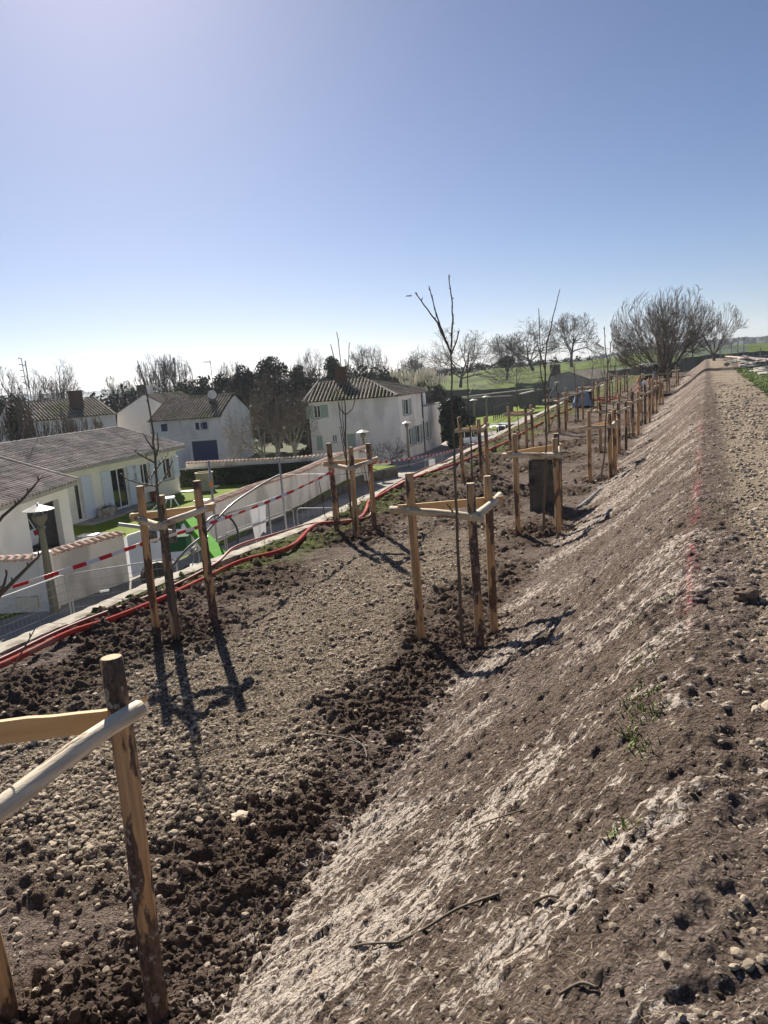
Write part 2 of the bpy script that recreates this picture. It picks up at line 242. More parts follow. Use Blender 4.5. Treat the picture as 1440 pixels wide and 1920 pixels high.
# ------------------------------------------------------------------ mesh helpers
def tag(o, label=None, cat=None, group=None, kind=None):
    if label: o['label'] = label
    if cat: o['category'] = cat
    if group: o['group'] = group
    if kind: o['kind'] = kind
    return o
def empty(name, loc, label, cat, group=None, rz=0):
    o = bpy.data.objects.new(name, None); COL.objects.link(o); o.location = tuple(loc); o.rotation_euler = (0, 0, rz); o.empty_display_size = .2
    return tag(o, label, cat, group)
def basis(d):
    d = np.asarray(d, float); d = d/max(np.linalg.norm(d), 1e-9)
    a = np.array([0, 0, 1.]) if abs(d[2]) < .9 else np.array([1., 0, 0])
    x = np.cross(a, d); x /= np.linalg.norm(x); y = np.cross(d, x); return x, y, d
class MB:
    def __init__(s): s.v = []; s.f = []; s.m = []; s.r = []; s.n = 0
    def add(s, vs, fs, mi=0, r=0.5):
        vs = np.asarray(vs, float).reshape(-1, 3); s.v.append(vs); s.f += [tuple(i+s.n for i in f) for f in fs]; s.m += [mi]*len(fs)
        s.r.append(np.full(len(vs), r)); s.n += len(vs); return s
    def quad(s, a, b, c, d, mi=0, r=.5): return s.add([a, b, c, d], [(0, 1, 2, 3)], mi, r)
    def box(s, c, size, ang=0.0, mi=0, r=.5, rot=None):
        hx, hy, hz = [k/2 for k in size]
        P = np.array([[x, y, z] for x in (-hx, hx) for y in (-hy, hy) for z in (-hz, hz)])
        if rot is not None: P = P@np.asarray(rot).T
        elif ang:
            ca, sa = math.cos(ang), math.sin(ang); P = P@np.array([[ca, -sa, 0], [sa, ca, 0], [0, 0, 1]]).T
        return s.add(P+np.asarray(c), [(0, 1, 3, 2), (4, 6, 7, 5), (0, 4, 5, 1), (2, 3, 7, 6), (0, 2, 6, 4), (1, 5, 7, 3)], mi, r)
    def beam(s, p, q, wd, ht, mi=0):
        p = np.asarray(p, float); q = np.asarray(q, float); x, y, d = basis(q-p)
        if abs(d[2]) < .9: x = np.cross(d, [0, 0, 1.]); x /= np.linalg.norm(x); y = np.cross(x, d)
        return s.box((p+q)/2, (wd, ht, np.linalg.norm(q-p)), rot=np.array([x, y, d]).T, mi=mi)
    def tube(s, pts, rad, n=8, mi=0, cap=True, capmi=None, r=.5, jit=0):
        pts = np.asarray(pts, float); k = len(pts); rad = np.broadcast_to(rad, (k,))
        T = np.gradient(pts, axis=0) if k > 1 else pts
        x, y, _ = basis(T[0]); V = []
        for i in range(k):
            t = T[i]/max(np.linalg.norm(T[i]), 1e-9); x = x-t*(x@t); x /= max(np.linalg.norm(x), 1e-9); y = np.cross(t, x)
            a = np.arange(n)*2*math.pi/n; rr = rad[i]*(1+jit*(np.random.rand(n)-.5))
            V.append(pts[i]+np.outer(np.cos(a)*rr, x)+np.outer(np.sin(a)*rr, y))
        fs = [(i*n+j, i*n+(j+1) % n, (i+1)*n+(j+1) % n, (i+1)*n+j) for i in range(k-1) for j in range(n)]
        s.add(np.concatenate(V), fs, mi, r)
        if cap:
            b = s.n-k*n; s.f += [tuple(b+j for j in range(n))[::-1], tuple(b+(k-1)*n+j for j in range(n))]; s.m += [mi if capmi is None else capmi]*2
        return s
    def lathe(s, c, prof, n=16, mi=0):
        V = []; k = len(prof)
        for (rr, z) in prof:
            for j in range(n): a = j*2*math.pi/n; V.append((c[0]+rr*math.cos(a), c[1]+rr*math.sin(a), c[2]+z))
        return s.add(V, [(i*n+j, i*n+(j+1) % n, (i+1)*n+(j+1) % n, (i+1)*n+j) for i in range(k-1) for j in range(n)], mi)
    def build(s, name, mats, parent=None, smooth=False, origin=None, rot=None, kind=None, label=None):
        V = np.concatenate(s.v) if s.v else np.zeros((0, 3)); me = bpy.data.meshes.new(name)
        root = parent
        while root is not None and root.parent is not None: root = root.parent
        o = bpy.data.objects.new(name, me)
        base = np.array(root.location) if root is not None else np.zeros(3)
        if root is not None and root.rotation_euler.z: base = base
        if origin is not None:
            O = np.asarray(origin, float); V = V-O
            if rot is not None:
                V = V@np.asarray(rot); o.rotation_euler = Matrix([list(r) for r in np.asarray(rot)]).to_euler()
            o.location = tuple(O-base)
        else: V = V-base
        me.from_pydata(V.tolist(), [], s.f); mats = mats if isinstance(mats, (list, tuple)) else [mats]
        for m in mats: me.materials.append(m)
        if len(mats) > 1: me.polygons.foreach_set('material_index', s.m)
        if smooth: me.polygons.foreach_set('use_smooth', [True]*len(s.f))
        at = me.attributes.new('rnd', 'FLOAT', 'POINT'); at.data.foreach_set('value', np.concatenate(s.r).astype(np.float32) if s.r else [])
        me.update(); COL.objects.link(o)
        if parent is not None:
            o.parent = parent
        if kind: o['kind'] = kind
        if label: o['label'] = label
        return o
def np_mesh(name, V, Fq, mats, smooth=True, attrs=None, parent=None):
    me = bpy.data.meshes.new(name); V = np.asarray(V, np.float32); Fq = np.asarray(Fq, np.int32); k = Fq.shape[1]
    me.vertices.add(len(V)); me.vertices.foreach_set('co', V.ravel()); me.loops.add(Fq.size); me.loops.foreach_set('vertex_index', Fq.ravel())
    me.polygons.add(len(Fq)); me.polygons.foreach_set('loop_start', np.arange(0, Fq.size, k, dtype=np.int32))
    me.polygons.foreach_set('use_smooth', np.full(len(Fq), smooth, bool))
    for m in (mats if isinstance(mats, (list, tuple)) else [mats]): me.materials.append(m)
    for n_, a in (attrs or {}).items():
        t = me.attributes.new(n_, 'FLOAT', 'POINT'); t.data.foreach_set('value', np.asarray(a, np.float32).ravel())
    me.update(calc_edges=True); me.validate()
    o = bpy.data.objects.new(name, me); COL.objects.link(o)
    if parent is not None: o.parent = parent
    return o
# batch of tubes with equal point count: P (N,k,3), R (N,k)
def batch_tubes(P, R, n):
    N, k, _ = P.shape; T = np.gradient(P, axis=1); T /= np.maximum(np.linalg.norm(T, axis=2, keepdims=True), 1e-9)
    d = T.mean(axis=1); a = np.where(np.abs(d[:, 2:3]) < .9, np.array([[0, 0, 1.]]), np.array([[1., 0, 0]]))
    x = np.cross(a, d); x /= np.maximum(np.linalg.norm(x, axis=1, keepdims=True), 1e-9); y = np.cross(d, x); y /= np.maximum(np.linalg.norm(y, axis=1, keepdims=True), 1e-9)
    an = np.arange(n)*2*math.pi/n
    ring = np.cos(an)[None, :, None]*x[:, None, :]+np.sin(an)[None, :, None]*y[:, None, :]
    V = P[:, :, None, :]+R[:, :, None, None]*ring[:, None, :, :]
    idx = np.arange(N*k*n).reshape(N, k, n)
    Q = np.stack([idx[:, :-1, :], np.roll(idx, -1, 2)[:, :-1, :], np.roll(idx, -1, 2)[:, 1:, :], idx[:, 1:, :]], -1).reshape(-1, 4)
    return V.reshape(-1, 3), Q

# ------------------------------------------------------------------ noise
def _h(ix, iy, s):
    n = (ix.astype(np.int64)*374761393+iy.astype(np.int64)*668265263+s*1274126177) & 0x7fffffff
    n = ((n ^ (n >> 13))*1274126177) & 0x7fffffff; n = (n ^ (n >> 16)) & 0x7fffffff
    return (n % 100003)/100003.0
def vnoise(x, y, s=0):
    ix = np.floor(x); iy = np.floor(y); fx = x-ix; fy = y-iy; u = fx*fx*fx*(fx*(fx*6-15)+10); v = fy*fy*fy*(fy*(fy*6-15)+10)
    a = _h(ix, iy, s); b = _h(ix+1, iy, s); c = _h(ix, iy+1, s); d = _h(ix+1, iy+1, s)
    return (a+(b-a)*u)*(1-v)+(c+(d-c)*u)*v
def fbm(x, y, o=4, s=0, g=.5):
    t = 0; a = 1; n = 0
    for i in range(o):
        t = t+a*vnoise(x, y, s+i*17); n += a; a *= g; x, y = x*1.83+y*.62+3.1, y*1.83-x*.62+7.7
    return t/n
def worley(x, y, s=0):
    ix = np.floor(x); iy = np.floor(y); F1 = np.full(x.shape, 9.); F2 = np.full(x.shape, 9.); I1 = np.zeros(x.shape); DX = np.zeros(x.shape); DY = np.zeros(x.shape)
    for dx in (-1, 0, 1):
        for dy in (-1, 0, 1):
            cx = ix+dx; cy = iy+dy; px = cx+_h(cx, cy, s); py = cy+_h(cx, cy, s+5); ex = x-px; ey = y-py; d = np.sqrt(ex*ex+ey*ey)
            c = d < F1; F2 = np.where(c, F1, np.minimum(F2, d)); I1 = np.where(c, _h(cx, cy, s+9), I1); DX = np.where(c, ex, DX); DY = np.where(c, ey, DY); F1 = np.where(c, d, F1)
    return F1, F2, I1, DX, DY
def ss(a, b, x): t = np.clip((x-a)/(b-a), 0, 1); return t*t*(3-2*t)

# ------------------------------------------------------------------ planted frames: bases measured on the terrace
Z0 = -1.6
FR = {'F0': [(-3.40, 2.16), (-2.68, 1.72), (-2.60, 2.53)],
      'F1': [tuple(G(*p, Z0)[:2]) for p in ((293, 1183), (330, 1200), (403, 1168))],
      'F2': [tuple(G(*p, Z0)[:2]) for p in ((632, 1002), (671, 1012), (703, 998))],
      'F3': [tuple(G(*p, Z0)[:2]) for p in ((789, 1200), (900, 1222), (928, 1190))],
      'F4': [tuple(G(*p, Z0)[:2]) for p in ((972, 1002), (1047, 1005), (1049, 985))],
      'F5': [tuple(G(*p, Z0)[:2]) for p in ((868, 905), (903, 900), (915, 893))],
      'F6': [tuple(G(*p, Z0)[:2]) for p in ((957, 850), (988, 846), (999, 841))],
      'F7': [tuple(G(*p, Z0)[:2]) for p in ((1107, 905), (1145, 899), (1153, 893))]}
FC = {k: np.mean(np.array(v), axis=0) for k, v in FR.items()}
FAR = [(-2.75, 25.6), (-2.75, 30.6), (-2.7, 36.2), (-2.75, 42.3), (-2.75, 48.8), (-6.0, 33.2), (-6.1, 39.0), (-6.2, 45.5), (-6.3, 52.5), (-6.3, 59.5), (-6.5, 67), (-2.6, 72.0), (-3.0, 63.6)]
CENT = np.array([FC[k] for k in FC]+FAR)

# ------------------------------------------------------------------ earthworks: path, bank, terrace on one height function
XF, XC = -2.4, -0.08
def left_edge(Y): return np.interp(Y, [-3, 10, 13, 24, 33, 54, 75, 110], [-8.5, -8.3, -7.9, -8.0, -8.6, -9.6, -10.2, -11])
def height(X, Y):
    t = np.clip((X-XF)/(XC-XF), 0, 1)
    prof = np.interp(X, [XF-.25, XF+.1, XF+1.1, XC-.25, XC, .2, 2.2], [Z0, Z0+.05, Z0+.68, -.13, 0.0, .015, 0.0])
    h = prof
    far = np.clip(1-np.hypot(X, Y)/60, .25, 1)
    terr = ss(XF+.1, XF-.3, X); path = ss(.22, .36, X+.10*(fbm(X*2, Y*2, 3, 3)-.5)*2*ss(.6, .2, np.abs(X-.3))); slope = 1-np.maximum(terr, path); slope = np.clip(slope, 0, 1)
    # zones
    g = ss(-6.5, -5.6, X+.6*(fbm(X*.9, Y*.9, 3, 11)-.5)*2)*ss(-2.95, -3.7, X+.7*(fbm(X*.8, Y*.8, 3, 12)-.5)*2)
    g *= ss(2.9, 3.8, Y+.5*(fbm(X, Y, 3, 13)-.5))*ss(17, 11, Y+3*(fbm(X*.5, Y*.5, 3, 14)-.5))
    mound = np.zeros_like(X)
    for cx, cy in CENT:
        mound = np.maximum(mound, ss(1.05, .35, np.hypot((X-cx), (Y-cy))*(1+.5*(fbm(X*1.7, Y*1.7, 2, 21)-.5))))
    g = g*(1-mound)
    g = np.clip(g*ss(.28, .55, fbm(X*1.1, Y*1.1, 4, 31)+.22), 0, 1)*terr
    d = np.maximum(mound, ss(.44, .60, fbm(X*.75, Y*.75, 4, 41)+.10*ss(-6.0, -6.8, X)+.13*ss(-3.7, -3.0, X)*ss(8.2, 6.5, Y)*ss(3.0, 3.8, Y)))*terr*(1-g*.9)
    d = np.maximum(d, ss(.42, .62, fbm(X*1.2, Y*1.2, 4, 43))*.55*slope)
    crestband = ss(-.15, .05, X)*ss(.52, .25, X)
    d = np.maximum(d, crestband*.35*ss(.44, .62, fbm(X*2.3, Y*1.1, 4, 45)+.10*ss(5, 7, Y)))
    # slope crust: smeared plates, long way down the slope
    S = (X-XF)*1.2; a_ = math.radians(28); sx = S*math.cos(a_)+Y*math.sin(a_); sy = -S*math.sin(a_)+Y*math.cos(a_)
    cm = fbm(sx*.9, sy*2.2, 4, 51)+.34*(fbm(S*.6, Y*.5, 3, 53)-.5)
    lowband = ss(XF+1.1, XF+.1, X)*.10+ss(-.55, -.15, X)*ss(.1, -.1, X)*.05*ss(6, 3, Y)
    crust = (.22+.16*ss(-.9, -2.0, X)+.22*ss(4.6, 2.6, Y)*ss(-.2, -.8, X)+.60*ss(.40, .70, cm+lowband+.16*(fbm(sx*4, sy*9, 4, 55)-.5)-.03*ss(10, 30, Y)))*slope*(1-crestband*.35)
    nearf = ss(14, 4, np.hypot(X, Y))
    wx = sx*6.5+1.2*fbm(X*7, Y*7, 3, 60); wy = sy*14+1.2*fbm(X*7, Y*7, 3, 61)
    F1, F2, I1, DX, DY = worley(wx, wy, 3)
    crack = ss(.02, .14, F2-F1)
    plate = (I1-.5)*.024+(DX*(I1-.5)*.02+DY*(_h(np.floor(I1*9973), np.floor(I1*77), 5)-.5)*.03)-.018*(1-crack)
    G1, G2, J1, _, _ = worley(X*13, Y*13, 8)
    crumb = (J1-.3)*.022*ss(.02, .25, G2-G1)
    rough = fbm(X*7, Y*7, 4, 71, .6)-.5
    lump = np.abs(fbm(X*3.1, Y*3.1, 4, 75)-.5)*2
    h = h+slope*(crust*plate*.8+(1-crust*.5)*(1-.6*crestband)*(.085*rough+crumb*(1.3-1.1*ss(-.35, 0, X)))+.05*(fbm(X*19, Y*19, 3, 83)-.5)*(1-crust*.4)*(1-.7*crestband)+.05*(fbm(sx*1.2, sy*2.6, 3, 81)-.5)+.02*(fbm(sx*3.5, sy*11, 3, 82)-.5))
    h = h+terr*(.12*(fbm(X*.8, Y*.8, 3, 85)-.5)+.04*(fbm(X*17, Y*17, 3, 84)-.5)*(.4+d)+.06*rough*(1+1.8*d)+(.012+.03*d)*(J1-.3)*ss(.02, .25, G2-G1)+d*(.09*(lump-.25))+.07*mound*(fbm(X*2.5, Y*2.5, 3, 87)+.1))
    # smeared flow ridges of wet earth near the kerb
    h = h+terr*ss(-5.9, -6.6, X)*.06*(fbm(X*1.6+Y*.7, Y*4.2-X*1.5, 4, 88)-.5)*2
    h = h+crestband*(.02*(lump-.25)+.03*rough+crumb*.3+.02*(fbm(X*19, Y*19, 3, 83)-.5))
    h = h+path*(.012*rough+(.014)*(J1-.4))
    gp = np.clip(path+0*X, 0, 1)
    # grass verge beyond the path
    edge = ss(1.72, 1.95, X+.25*(fbm(X*2, Y*.9, 3, 91)-.5)*2); green = edge*ss(24, 30, Y)*ss(58, 46, Y)*ss(.30, .5, fbm(X*3, Y*1.2, 3, 92)+.12)
    gravel = np.maximum(g, gp*(1-edge*.8))
    gravel = np.maximum(gravel, slope*(1-crust)*ss(.62, .72, fbm(X*9, Y*9, 3, 93))*.5)
    dark = np.clip(d, 0, 1)*(1-gp*.85)+edge*.5*(1-green)
    gr2 = terr*ss(.58, .66, fbm(X*1.3, Y*.8, 4, 95)+.16*ss(-7.2, -8.0, X)+.2*ss(17, 24, Y)*ss(-7, -8.2, X))*ss(-6.2, -7.3, X)*.8
    pm = np.exp(-((X+.10+.06*(fbm(Y*1.1, Y*0+2, 2, 97)-.5))/.045)**2)*ss(.50, .62, fbm(Y*1.4, X*3, 3, 98)+.13)*ss(4.2, 5.0, Y)*ss(24, 16, Y)*.7
    pink = pm*ss(.35, .6, fbm(X*40, Y*20, 2, 99))
    return h, dict(dark=np.clip(dark, 0, 1), gravel=np.clip(gravel, 0, 1), crust=np.clip(crust, 0, 1), path=gp*(1-edge)*ss(.40, .60, fbm(X*1.6, Y*1.0, 3, 94)+.10), pink=np.clip(pink*1.3, 0, 1), green=np.clip(np.maximum(green, gr2), 0, 1))
def ground_z(x, y): return float(height(np.array([x], float), np.array([y], float))[0][0])

def rows_geo(y0, y1, d0, k):                    # row spacing grows with range
    r = [y0]
    while r[-1] < y1: r.append(r[-1]+max(d0, k*abs(r[-1])))
    r[-1] = y1; return np.array(r)
UC = {'path': [], 'bank': [], 'terr': []}
ZONES = [(-1.6, 9.0, .016, .0024, (150, 260, 300)), (9.0, 30., .03, .0030, (46, 150, 150)), (30., 118., .10, .0045, (20, 60, 70))]
GRIDS = []
for (ya_, yb_, d0, k, (np_, nb, nt_)) in ZONES:
    Yr = rows_geo(ya_, yb_, d0, k)
    segs = []
    xp = np.linspace(XC+.24, 2.25 if ya_ < 0 else 2.9, np_+1); xb = np.linspace(XF-.15, XC+.24, nb+1)
    ut = np.linspace(0, 1, nt_+1)**.85
    GRIDS.append((Yr, ut, xb, xp))
allX = []
def zone_grid(i, which):
    Yr, ut, xb, xp = GRIDS[i]
    if which == 'terr': le = left_edge(Yr)[:, None]; X = le+(XF-.15-le)*ut[None, :]
    elif which == 'bank': X = np.repeat(xb[None, :], len(Yr), 0)
    else: X = np.repeat(xp[None, :], len(Yr), 0)
    Y = np.repeat(Yr[:, None], X.shape[1], 1); return X, Y
def make_surface(name, which):
    Vs = []; Qs = []; AT = {}; off = 0; H = [None]*3
    for i in range(3):
        X, Y = zone_grid(i, which); h, at = height(X, Y); H[i] = (X, Y, h, at)
    for i in (0, 1):                             # stitch finer last row to the coarser first row
        Xc, hc = H[i+1][0][0], H[i+1][2][0]; H[i][2][-1] = np.interp(H[i][0][-1], Xc, hc)
    for i in range(3):
        X, Y, h, at = H[i]; r, c = X.shape
        if which != 'path':                      # drop the column seam steps: neighbours share positions by construction
            pass
        Vs.append(np.stack([X, Y, h], -1).reshape(-1, 3)); idx = np.arange(r*c).reshape(r, c)+off
        Qs.append(np.stack([idx[:-1, :-1], idx[:-1, 1:], idx[1:, 1:], idx[1:, :-1]], -1).reshape(-1, 4)); off += r*c
        for k_, a in at.items(): AT.setdefault(k_, []).append(a.ravel())
    o = np_mesh(name, np.concatenate(Vs), np.concatenate(Qs), M_soil, True, {k_: np.concatenate(a) for k_, a in AT.items()})
    o['kind'] = 'structure'; return o
make_surface('gravel_path', 'path'); make_surface('earth_bank', 'bank'); make_surface('planting_terrace', 'terr')

# ------------------------------------------------------------------ loose stones and clods (uncountable): points with instanced lumps
def lump_group(name, variants, sub, amp, material):
    ng = bpy.data.node_groups.new(name, 'GeometryNodeTree')
    ng.interface.new_socket('Geometry', in_out='INPUT', socket_type='NodeSocketGeometry'); ng.interface.new_socket('Geometry', in_out='OUTPUT', socket_type='NodeSocketGeometry')
    N, L = ng.nodes, ng.links; gi = N.new('NodeGroupInput'); go = N.new('NodeGroupOutput'); g2i = N.new('GeometryNodeGeometryToInstance')
    for v in range(variants):
        ico = N.new('GeometryNodeMeshIcoSphere'); ico.inputs['Radius'].default_value = .5; ico.inputs['Subdivisions'].default_value = sub
        pos = N.new('GeometryNodeInputPosition'); ns = N.new('ShaderNodeTexNoise'); ns.noise_dimensions = '4D'; ns.inputs['W'].default_value = v*3.7+1; ns.inputs['Scale'].default_value = 1.6; ns.inputs['Detail'].default_value = 2
        L.new(pos.outputs[0], ns.inputs['Vector'])
        s1 = N.new('ShaderNodeVectorMath'); s1.operation = 'SUBTRACT'; s1.inputs[1].default_value = (.5, .5, .5); L.new(ns.outputs['Color'], s1.inputs[0])
        s2 = N.new('ShaderNodeVectorMath'); s2.operation = 'SCALE'; s2.inputs['Scale'].default_value = amp; L.new(s1.outputs[0], s2.inputs[0])
        sp = N.new('GeometryNodeSetPosition'); L.new(ico.outputs[0], sp.inputs['Geometry']); L.new(s2.outputs[0], sp.inputs['Offset'])
        sm = N.new('GeometryNodeSetMaterial'); sm.inputs['Material'].default_value = material; L.new(sp.outputs[0], sm.inputs[0])
        L.new(sm.outputs[0], g2i.inputs[0])
    iop = N.new('GeometryNodeInstanceOnPoints'); iop.inputs['Pick Instance'].default_value = True
    L.new(gi.outputs[0], iop.inputs['Points']); L.new(g2i.outputs[0], iop.inputs['Instance'])
    for nm, sock in (('rot', 'Rotation'), ('scl', 'Scale')):
        a = N.new('GeometryNodeInputNamedAttribute'); a.data_type = 'FLOAT_VECTOR'; a.inputs['Name'].default_value = nm; L.new(a.outputs[0], iop.inputs[sock])
    a = N.new('GeometryNodeInputNamedAttribute'); a.data_type = 'INT'; a.inputs['Name'].default_value = 'pick'; L.new(a.outputs[0], iop.inputs['Instance Index'])
    L.new(iop.outputs[0], go.inputs[0]); return ng
def scatter(name, pts, size, flat, ng, label, cat, mt):
    n = len(pts); me = bpy.data.meshes.new(name); me.from_pydata(pts.tolist(), [], [])
    sc_ = size[:, None]*np.stack([1+.5*np.random.rand(n), .8+.3*np.random.rand(n), flat*(.8+.5*np.random.rand(n))], 1)
    a = me.attributes.new('scl', 'FLOAT_VECTOR', 'POINT'); a.data.foreach_set('vector', sc_.astype(np.float32).ravel())
    a = me.attributes.new('rot', 'FLOAT_VECTOR', 'POINT'); r_ = np.stack([(np.random.rand(n)-.5)*.7, (np.random.rand(n)-.5)*.7, np.random.rand(n)*6.28], 1); a.data.foreach_set('vector', r_.astype(np.float32).ravel())
    a = me.attributes.new('pick', 'INT', 'POINT'); a.data.foreach_set('value', np.random.randint(0, 6, n).astype(np.int32))
    me.materials.append(mt); o = bpy.data.objects.new(name, me); COL.objects.link(o)
    md = o.modifiers.new('lumps', 'NODES'); md.node_group = ng; return tag(o, label, cat, kind='stuff')
def sample(n, x0, x1, y0, y1, p=1.6):
    u = np.random.rand(n); Y = (y0**(1-p)+(y1**(1-p)-y0**(1-p))*u)**(1/(1-p)); return x0+(x1-x0)*np.random.rand(n), Y
ng_st = lump_group('stone_lumps', 6, 2, .80, M_stone); ng_cl = lump_group('clod_lumps', 6, 3, 1.25, M_clod)
def place(n, box, accept, smin, smax, pw, sink=.15, pp=1.6):
    X, Y = sample(n, *box, p=pp); h, at = height(X, Y); k = np.random.rand(n) < accept(X, Y, at)
    X, Y, h = X[k], Y[k], h[k]; s = smin+(smax-smin)*np.random.rand(len(X))**pw; s *= np.clip(np.hypot(X, Y)/9, 1, 2.2)
    return np.stack([X, Y, h+s*sink], 1), s
P1, s1 = place(60000, (.15, 1.95, 1.0, 45), lambda X, Y, a: a['gravel']*(.35+.6*ss(.45, .55, fbm(X*3, Y*3, 2, 5)))*ss(45, 10, Y), .008, .046, 4.0)
P2, s2 = place(90000, (-6.9, -2.6, 2.0, 20), lambda X, Y, a: a['gravel']*.7*ss(.40, .66, fbm(X*1.5, Y*1.5, 4, 7)+.04), .008, .055, 4.5)
P3, s3 = place(16000, (-2.4, .4, 1.4, 20), lambda X, Y, a: .08+.5*ss(-.1, .2, X), .006, .034, 4.5)
P5, s5 = place(14000, (-8.2, -2.4, 2.0, 26), lambda X, Y, a: .35+0*X, .01, .05, 3.5)
P6, s6 = place(900, (.18, 1.3, 2.6, 11), lambda X, Y, a: ss(.22, .5, X)*.8, .025, .085, 2.4, -.05)
scatter('loose_gravel', np.concatenate([P1, P2, P3, P5, P6]), np.concatenate([s1, s2, s3, s5, s6]), .62, ng_st, 'loose tan gravel and pebbles strewn on the path and terrace', 'gravel', M_stone)
Q1, q1 = place(42000, (-8.2, -2.3, 1.9, 32), lambda X, Y, a: a['dark']*.75, .007, .052, 4.5, -.12)
Q2, q2 = place(30000, (-2.4, .55, 1.3, 24), lambda X, Y, a: .28*a['dark']*ss(-.3, 0, X)+.12*(1-a['crust']), .005, .024, 5, -.15)
Q3, q3 = place(26000, (-3.25, -2.2, 1.9, 9), lambda X, Y, a: .30*ss(-2.1, -2.5, X)*ss(-3.3, -2.9, X), .010, .075, 4.2, -.08)
CE = []
for cx, cy in CENT:
    n = 700 if cy < 22 else 260; r = np.abs(np.random.randn(n))*.42+.05; an = np.random.rand(n)*6.28; CE.append(np.stack([cx+r*np.cos(an), cy+r*np.sin(an)], 1))
CE = np.concatenate(CE); hz = height(CE[:, 0], CE[:, 1])[0]; s4 = .010+.07*np.random.rand(len(CE))**3.6; Q4 = np.stack([CE[:, 0], CE[:, 1], hz-s4*.05], 1)
scatter('soil_clods', np.concatenate([Q1, Q2, Q3, Q4]), np.concatenate([q1, q2, q3, s4]), .8, ng_cl, 'dark crumbly soil clods heaped along the bank foot and round the stakes', 'soil clods', M_clod)
# a few single large clods lying at the bank foot
def lumpy(name, c, r, material, label=None, cat=None, sub=3, amp=.35, fl=.75, group=None, seed=1):
    import bmesh
    bm = bmesh.new(); bmesh.ops.create_icosphere(bm, subdivisions=sub, radius=1)
    rng = np.random.RandomState(seed); o3 = rng.rand(3)*50
    for v in bm.verts:
        p = np.array(v.co); q = p*2.1+o3; k = math.sin(q[0]*1.7+math.sin(q[1]*1.3)*2)*math.cos(q[2]*1.9+q[1])*.5+.35*math.sin(q[0]*4.3+q[2]*3.7)*math.sin(q[1]*4.9)
        v.co = Vector(p*(1+amp*k))
        v.co.x *= r*(1.1); v.co.y *= r; v.co.z *= r*fl
    me = bpy.data.meshes.new(name); bm.to_mesh(me); bm.free(); me.materials.append(material)
    me.attributes.new('rnd', 'FLOAT', 'POINT')
    o = bpy.data.objects.new(name, me); COL.objects.link(o); o.location = tuple(c)
    if label: tag(o, label, cat, group)
    return o
for i, (px, py, r, lb) in enumerate([(738, 1384, .07, 'large black soil clod beside the bare twig at the bank foot'), (450, 1515, .07, 'flat pale stone among dark clods on the gravel strip'),
        (350, 1630, .06, 'large dark clod lying just right of the nearest stake'), (1398, 1128, .07, 'dark clod between the pink marks and the path gravel'),
        (866, 1532, .03, 'small dark clod resting alone on the smooth bank')]):
    p = G(px, py, Z0+.05) if px < 760 else (G(px, py, 0) if px > 1200 else G(px, py, -.95)); z = ground_z(p[0], p[1])
    lumpy('pale_stone' if i == 1 else 'soil_clod', (p[0], p[1], z+r*.35), r, M_stone if i == 1 else M_clod, lb, 'stone' if i == 1 else 'clod', seed=i+3, fl=.3 if i == 1 else .75)

# ================================================================== PART 2: the setting beyond the terrace
def sheet(name, V, Fc, m, kind='structure', smooth=False):
    b = MB(); b.add(V, Fc); return b.build(name, m, kind=kind, smooth=smooth)
def road_z(Y): return float(np.interp(Y, [22, 48], [-4.6, -5.4]))
b = MB(); b.quad((-9000, -200, -6.6), (9000, -200, -6.6), (9000, 14000, -6.6), (-9000, 14000, -6.6)); b.build('ground', M_field, kind='structure')
# road strip
ry = np.array([-2, 5, 10, 15, 20, 22, 26, 30, 36, 43, 48, 52, 58, 66, 75, 90, 110, 140, 175]); rl = np.interp(ry, [5, 15, 22, 43, 52, 66, 79, 102, 110, 140], [-20.5, -19.4, -17.8, -19.8, -22.2, -22.5, -24.5, -21.7, -18.5, -14.5])
rr = np.array([float(left_edge(y))-.25 for y in ry]); rr[-4:] = [-8.0, -7, -5, -3]
b = MB()
for i in range(len(ry)-1):
    z0, z1 = road_z(ry[i]), road_z(ry[i+1]); b.quad((rl[i]-.3, ry[i], z0), (rr[i], ry[i], z0), (rr[i+1], ry[i+1], z1), (rl[i+1]-.3, ry[i+1], z1))
b.build('road', M_road, kind='structure')
# garden and garage yard
GZ = -4.6
def gpoly(name, pts, z, m): b_ = MB(); b_.add([(x, y, z) for x, y in pts], [tuple(range(len(pts)))]); return b_.build(name, m, kind='structure')
gpoly('driveway', [(-18.1, 16.5), (-17.8, 21.5), (-22, 24), (-25.0, 25.5), (-27, 24), (-24, 12)], GZ+.012, M_driv)
gpoly('lawn', [(-17.8, 21.5), (-17.6, 24), (-19.8, 43), (-19, 46), (-47, 46), (-47, 8), (-20.5, 8), (-18.1, 16.5)], GZ+.006, M_lawn)
b = MB(); pts = [(-17.8, 21.5), (-17.6, 24), (-19.8, 43), (-19, 46), (-47, 46), (-47, 8), (-20.5, 8)]
for (x0, y0), (x1, y1) in zip(pts[:-1], pts[1:]): b.quad((x0, y0, -6.7), (x1, y1, -6.7), (x1, y1, GZ), (x0, y0, GZ))
b.build('garden_terrace_edge', M_rock, kind='structure')
